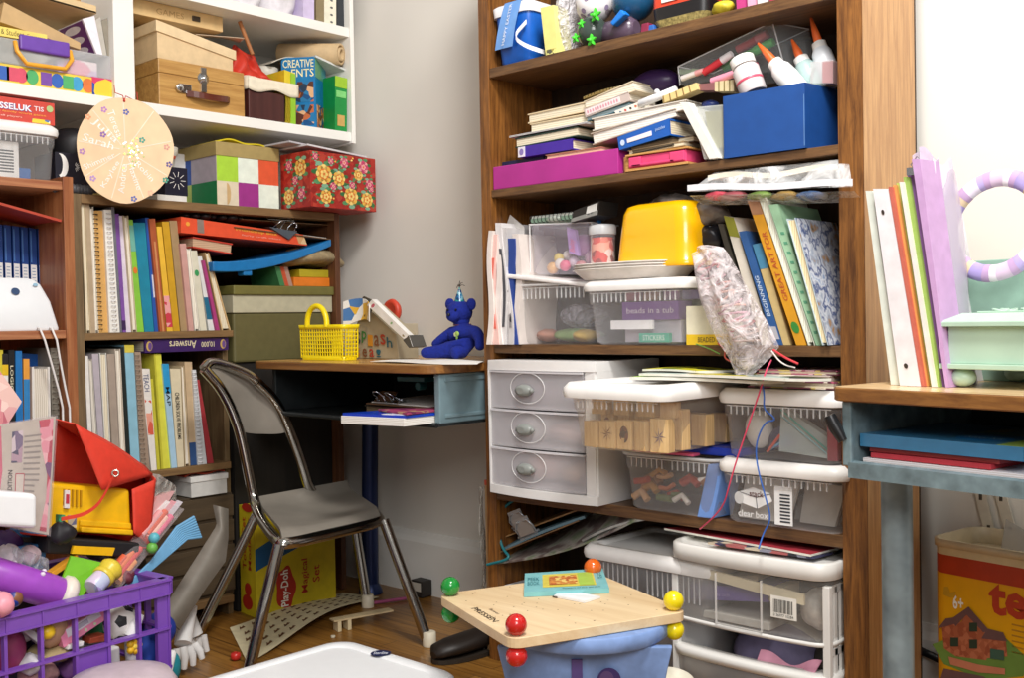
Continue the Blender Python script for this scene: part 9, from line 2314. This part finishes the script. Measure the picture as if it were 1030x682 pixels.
vs = [Pbx(-.004, -.006, hm_+.007), Pbx(wx, -.006, hm_+.007), Pbx(wx, dx-.004, hm_+.007), Pbx(-.004, dx-.004, hm_+.007), Pbx(.020, .020, hm_+.020), Pbx(wx-.024, .020, hm_+.020), Pbx(wx-.024, dx-.03, hm_+.020), Pbx(.020, dx-.03, hm_+.020)]
b.add(vs, [(0, 1, 5, 4), (1, 2, 6, 5), (2, 3, 7, 6), (3, 0, 4, 7), (4, 5, 6, 7), (0, 3, 2, 1)])
b.box(Pbx, .035, wx-.035, .035, dx-.045, hm_+.020, hm_+.0225)
for k in range(5):
 c0 = Pbx(wx*.45+.022*k*math.cos(k), dx*.42+.008*math.sin(k*2), hm_+.0235); b.tube([c0 + ux6*(.012*math.cos(t)) + uy6*(.008*math.sin(t)) + V((0, 0, .0015*math.sin(2*t))) for t in [2*PI*i/12 for i in range(12)]], .0022, seg=5, closed=True)
b.build('lid', o, bevel=.0008)
for a in (.022, wx-.022):
 for c in (.018, dx-.022): MB(M_mint).ball(Pbx(a, c, .0145), .0172, sq=(1.1, 1.1, .83)).build('foot', o)
tag(o, 'pale mint green box on round feet standing on the right desk', 'box')
# wreath leaning behind
cw = None
Pw_ = P6(0, .30, 0)
def atd(px, py, d): r = ray(px, py); t_ = (P6(0, d, 0)-CAM).dot(uy6)/r.dot(uy6); return CAM + r*t_
cw = atd(1001, 227, .23); rw = (atd(1056, 227, .23)-cw).length; rwz = (atd(1001, 169, .23).z - cw.z)
rwm = (rw+rwz)/2
cols6 = ['#b8a8dc', '#e8def0', '#e0c8a8', '#a898d0', '#efe6ee', '#d8c0d8']
rings = []; b = MB(M_wc)
NB = 44; nrm6 = (-uy6*.98 + V((0, 0, .17))).normalized(); up6_ = (V((0, 0, 1)) - nrm6*nrm6.z).normalized(); rt6 = up6_.cross(nrm6)
if rt6.dot(ux6) < 0: rt6 = -rt6
def wr(t, q, k=1): 
 ro = rwm*.87; ri = rwm*.155*k; c = cw + (rt6*math.cos(t) + up6_*math.sin(t))*ro
 return c + (rt6*math.cos(t)+up6_*math.sin(t))*ri*math.cos(q)*1.0 + nrm6*ri*.62*math.sin(q)
for i in range(NB):
 t0_, t1_ = 2*PI*i/NB, 2*PI*(i+1)/NB
 k = 1.03 if i % 4 == 0 else 1.0
 m = mat(cols6[(i//2) % 6], .7, noise=.05) if i % 4 else mat('#c0a0c8', .6)
 qs_ = [2*PI*j/14 for j in range(14)]
 b.loft([[wr(t0_, q, k) for q in qs_], [wr((t0_+t1_)/2, q, k*1.01) for q in qs_], [wr(t1_, q, k) for q in qs_]], m, cap=(False, False))
o = b.build('fabric_wreath')
b = MB(mat('#9a6aa8')); bc_ = atd(952, 254, .215)
for s in (-1, 1): b.tube([bc_, bc_ + rt6*.016*s + up6_*.010, bc_ + rt6*.026*s, bc_ + rt6*.014*s - up6_*.006, bc_], .0035, seg=6)
b.tube(smooth([bc_, bc_ + up6_*-.02 + rt6*.004, bc_ + up6_*-.030 + rt6*.018, bc_ + up6_*-.016 + rt6*.022, bc_ + up6_*-.004 + rt6*.010], 2), .0028, seg=6); b.build('ribbon_bow', o)
tag(o, 'lilac and cream fabric wrapped wreath leaning behind the mint box', 'wreath')
b = MB(mat('#8fb0a0')); q = atd(985, 262, .27); 
b.box(Fr(V((q.x, q.y, zx0)), ux6, uy6), -.02, .10, 0, .05, 0, q.z-zx0+.0); T(b, 'green_carton', 'greyish green box standing behind the wreath foot', 'box', bevel=.002)
# ---- yellow building toy tin under the desk
TF = PZ(934, 700, 0)
for k in range(300):
 q = V((.86+.001*k, -.02, 0))
 if PIX(V((q.x, q.y, .2)))[0] > 937: break
Pt6 = Fr(V((q.x, -.02 if False else -.075, 0)), ux6, uy6)
# search x so that the left edge sits at px 937
for k in range(400):
 Pt6.o.x = .80 + .001*k
 if PIX(Pt6(0, 0, .2))[0] >= 937: break
Pt6.o.z = .001
def ztn(py, px): r = ray(px, py); t_ = (Pt6.o-CAM).dot(uy6)/r.dot(uy6); return (CAM+r*t_).z
hT = ztn(541, 938); wT6, dT6 = .30, .16
hT = min(hT, .50)
M_t = mat('#e8a80c', .35, noise=.03)
def rt9(c, e=0): return rrect(Pt6, e, wT6-e, e, dT6-e, c, .028, 6)
b = MB(M_t); b.loft([rt9(0, .002), rt9(.004), rt9(hT-.062)]); 
b.loft([rt9(hT-.062), rt9(hT-.028)], mat('#b83a1a', .35), cap=(False, False)); b.loft([rt9(hT-.028), rt9(hT-.014)], mat('#d8c8a0', .4), cap=(False, False)); b.loft([rt9(hT-.014), rt9(hT-.014, -.003), rt9(hT, -.003), rt9(hT, .003), rt9(hT-.03, .004)], mat('#cfc0a0', .35), cap=(False, True))
fd = -.0012
def pz(px, py):
 r = ray(px, py); t_ = (Pt6.o-CAM).dot(uy6)/r.dot(uy6); p = CAM+r*t_ - Pt6.o; return p.dot(ux6), p.z
def tpoly(pts, m, d=fd): b.add([Pt6(*(lambda ac: (ac[0], d, ac[1]))(pz(*p))) for p in pts], [tuple(range(len(pts)))], m)
redt = mat('#b83a1c', .4)
(a0, c0), (a1, c1) = pz(995, 617), pz(1046, 590)
b.text('teifoc', Pt6, a0, a0+(a1-a0)*2.05, c0, c1, fd, redt, .035)
(a0, c0), (a1, c1) = pz(959, 612), pz(968, 600); b.text('6+', Pt6, a0, a0+.02, c0, c1, fd, mat('#f4f0e4', .4), .02)
tpoly([(936+20, 601), (949, 598), (950, 590), (954, 590), (956, 596), (962, 595), (960, 601)], mat('#c8961a'))
brick = blotch(['#a85a3a', '#9a4c30', '#b86a48'], 120); roofm = mat('#6a4a48'); grn = mat('#6a8a3a')
tpoly([(938, 648), (960, 640), (1010, 640), (1034, 662), (1030, 680), (990, 684), (950, 668)], grn)
tpoly([(948, 630), (968, 625), (972, 612), (993, 632), (993, 664), (962, 660), (950, 652)], brick, fd*1.6)
tpoly([(990, 636), (1012, 640), (1014, 660), (992, 662)], brick, fd*1.7)
tpoly([(944, 632), (952, 622), (966, 620), (966, 626)], roofm, fd*2.2); tpoly([(958, 622), (975, 610), (996, 634), (990, 636), (973, 618), (962, 630)], roofm, fd*2.3); tpoly([(988, 642), (994, 632), (1010, 636), (1014, 645)], roofm, fd*2.4)
for (x_, y_) in ((961, 645), (980, 630), (980, 647)): tpoly([(x_-4, y_-4), (x_+4, y_-4), (x_+4, y_+5), (x_-4, y_+5)], mat('#2a3a2a'), fd*2.8)
tpoly([(997, 652), (1011, 654), (1011, 664), (997, 662)], mat('#3a5a4a'), fd*2.8)
tpoly([(955, 660), (985, 668), (1012, 672), (1012, 678), (985, 676), (957, 668)], mat('#c87a5a'), fd*2.9)
for k in range(6): (a0, c0), (a1, c1) = pz(1018, 628+5.5*k), pz(1040, 626+5.5*k); b.box(Pt6, a0, a0+.05, fd, 0, c0-.0012, c0+.0012, mat('#b8801a'))
tpoly([(944, 690), (950, 672), (990, 680), (1020, 700)], roofm, fd*2)
o = b.build('toy_tin'); tag(o, 'yellow tin of toy bricks with a little house picture under the right desk', 'tin')
# clear curved sleeve standing in the tin
b = MB(clear('#cfd2d4', .6, .15)); b.sheet(lambda u, v: Pt6(.10+.12*u, .06+.02*v, hT-.028+.055*(1-u)*(.25+v)-.004+.006*math.sin(3*u)), 12, 4, thick=.001); T(b, 'curved_plastic_sheet', 'curved clear plastic sheet sticking out of the yellow tin', 'plastic sheet')
# two shelf brackets leaning on the wall behind
for i, (px0, px1) in enumerate([(981, 992), (1001, 1014)]):
 p0, p1 = PY(px0, 498, WALLY-.012), PY(px1, 545, WALLY-.012); b = MB(mat('#d8d2c4')); dx_ = .020
 d_ = (p1-p0).normalized(); p1 = p0 + d_*(p0.z-.01)/abs(d_.z)
 p0 = p0 - d_*.15
 b.prism([p0, p0 + V((dx_, 0, 0)), p1 + V((dx_, 0, 0)), p1], (0, .006, 0))
 for k in range(9):
  c = p0.lerp(p1, .03+.11*k) + V((dx_*.5, -.0006, 0)); b.prism([c + V((-.003, 0, -.009)), c + V((.003, 0, -.009)), c + V((.003, 0, .009)), c + V((-.003, 0, .009))], (0, .0004, 0), mat('#4a4238', .6))
 T(b, 'slotted_bracket', ['left', 'right'][i] + ' one of two slotted metal strips leaning on the wall', 'bracket')
T(MB(mat('#1a1a1e', .4)).tube([PY(905, 650, WALLY-.03), PY(925, 654, WALLY-.03), PY(938, 660, WALLY-.03), PY(1000, 690, WALLY-.03)], .008, seg=8), 'black_cable', 'thick black cable along the wall behind the grey desk leg', 'cable')
# ============================================================ light and camera
w = bpy.data.worlds.new('World'); SC.world = w; w.use_nodes = True
w.node_tree.nodes['Background'].inputs[0].default_value = (1, .965, .91, 1)
w.node_tree.nodes['Background'].inputs[1].default_value = .27
def area(name, loc, target, size, power, color=(1, .95, .88), sy=None):
 l = bpy.data.lights.new(name, 'AREA'); l.energy = power; l.color = color; l.shape = 'RECTANGLE'; l.size = size; l.size_y = sy or size
 o = bpy.data.objects.new(name, l); COL.objects.link(o); o.location = loc
 o.rotation_euler = (V(target) - V(loc)).to_track_quat('-Z', 'Y').to_euler(); return o
area('ceiling_lamp', (1.3, -1.1, 2.5), (.3, -.2, .8), .5, 38, (1, .97, .93))
area('front_fill', (2.7, -2.6, 2.1), (.3, -.1, 1.0), 1.2, 45, (1, .985, .97))  # added fill light behind the camera at right; no window known there
cd = bpy.data.cameras.new('camera'); co = bpy.data.objects.new('camera', cd); COL.objects.link(co)
cd.sensor_fit = 'HORIZONTAL'; cd.sensor_width = 36; cd.lens = 36 * F / 1030; cd.clip_start = .02
M = Matrix(((CR.x, CU.x, -CF.x, CAM.x), (CR.y, CU.y, -CF.y, CAM.y), (CR.z, CU.z, -CF.z, CAM.z), (0, 0, 0, 1)))
co.matrix_world = M
SC.camera = co
SC.view_settings.view_transform = 'Standard'; SC.view_settings.look = 'None'
SC.view_settings.gamma = 1; SC.view_settings.exposure = 0.35; SC.view_settings.use_curve_mapping = False
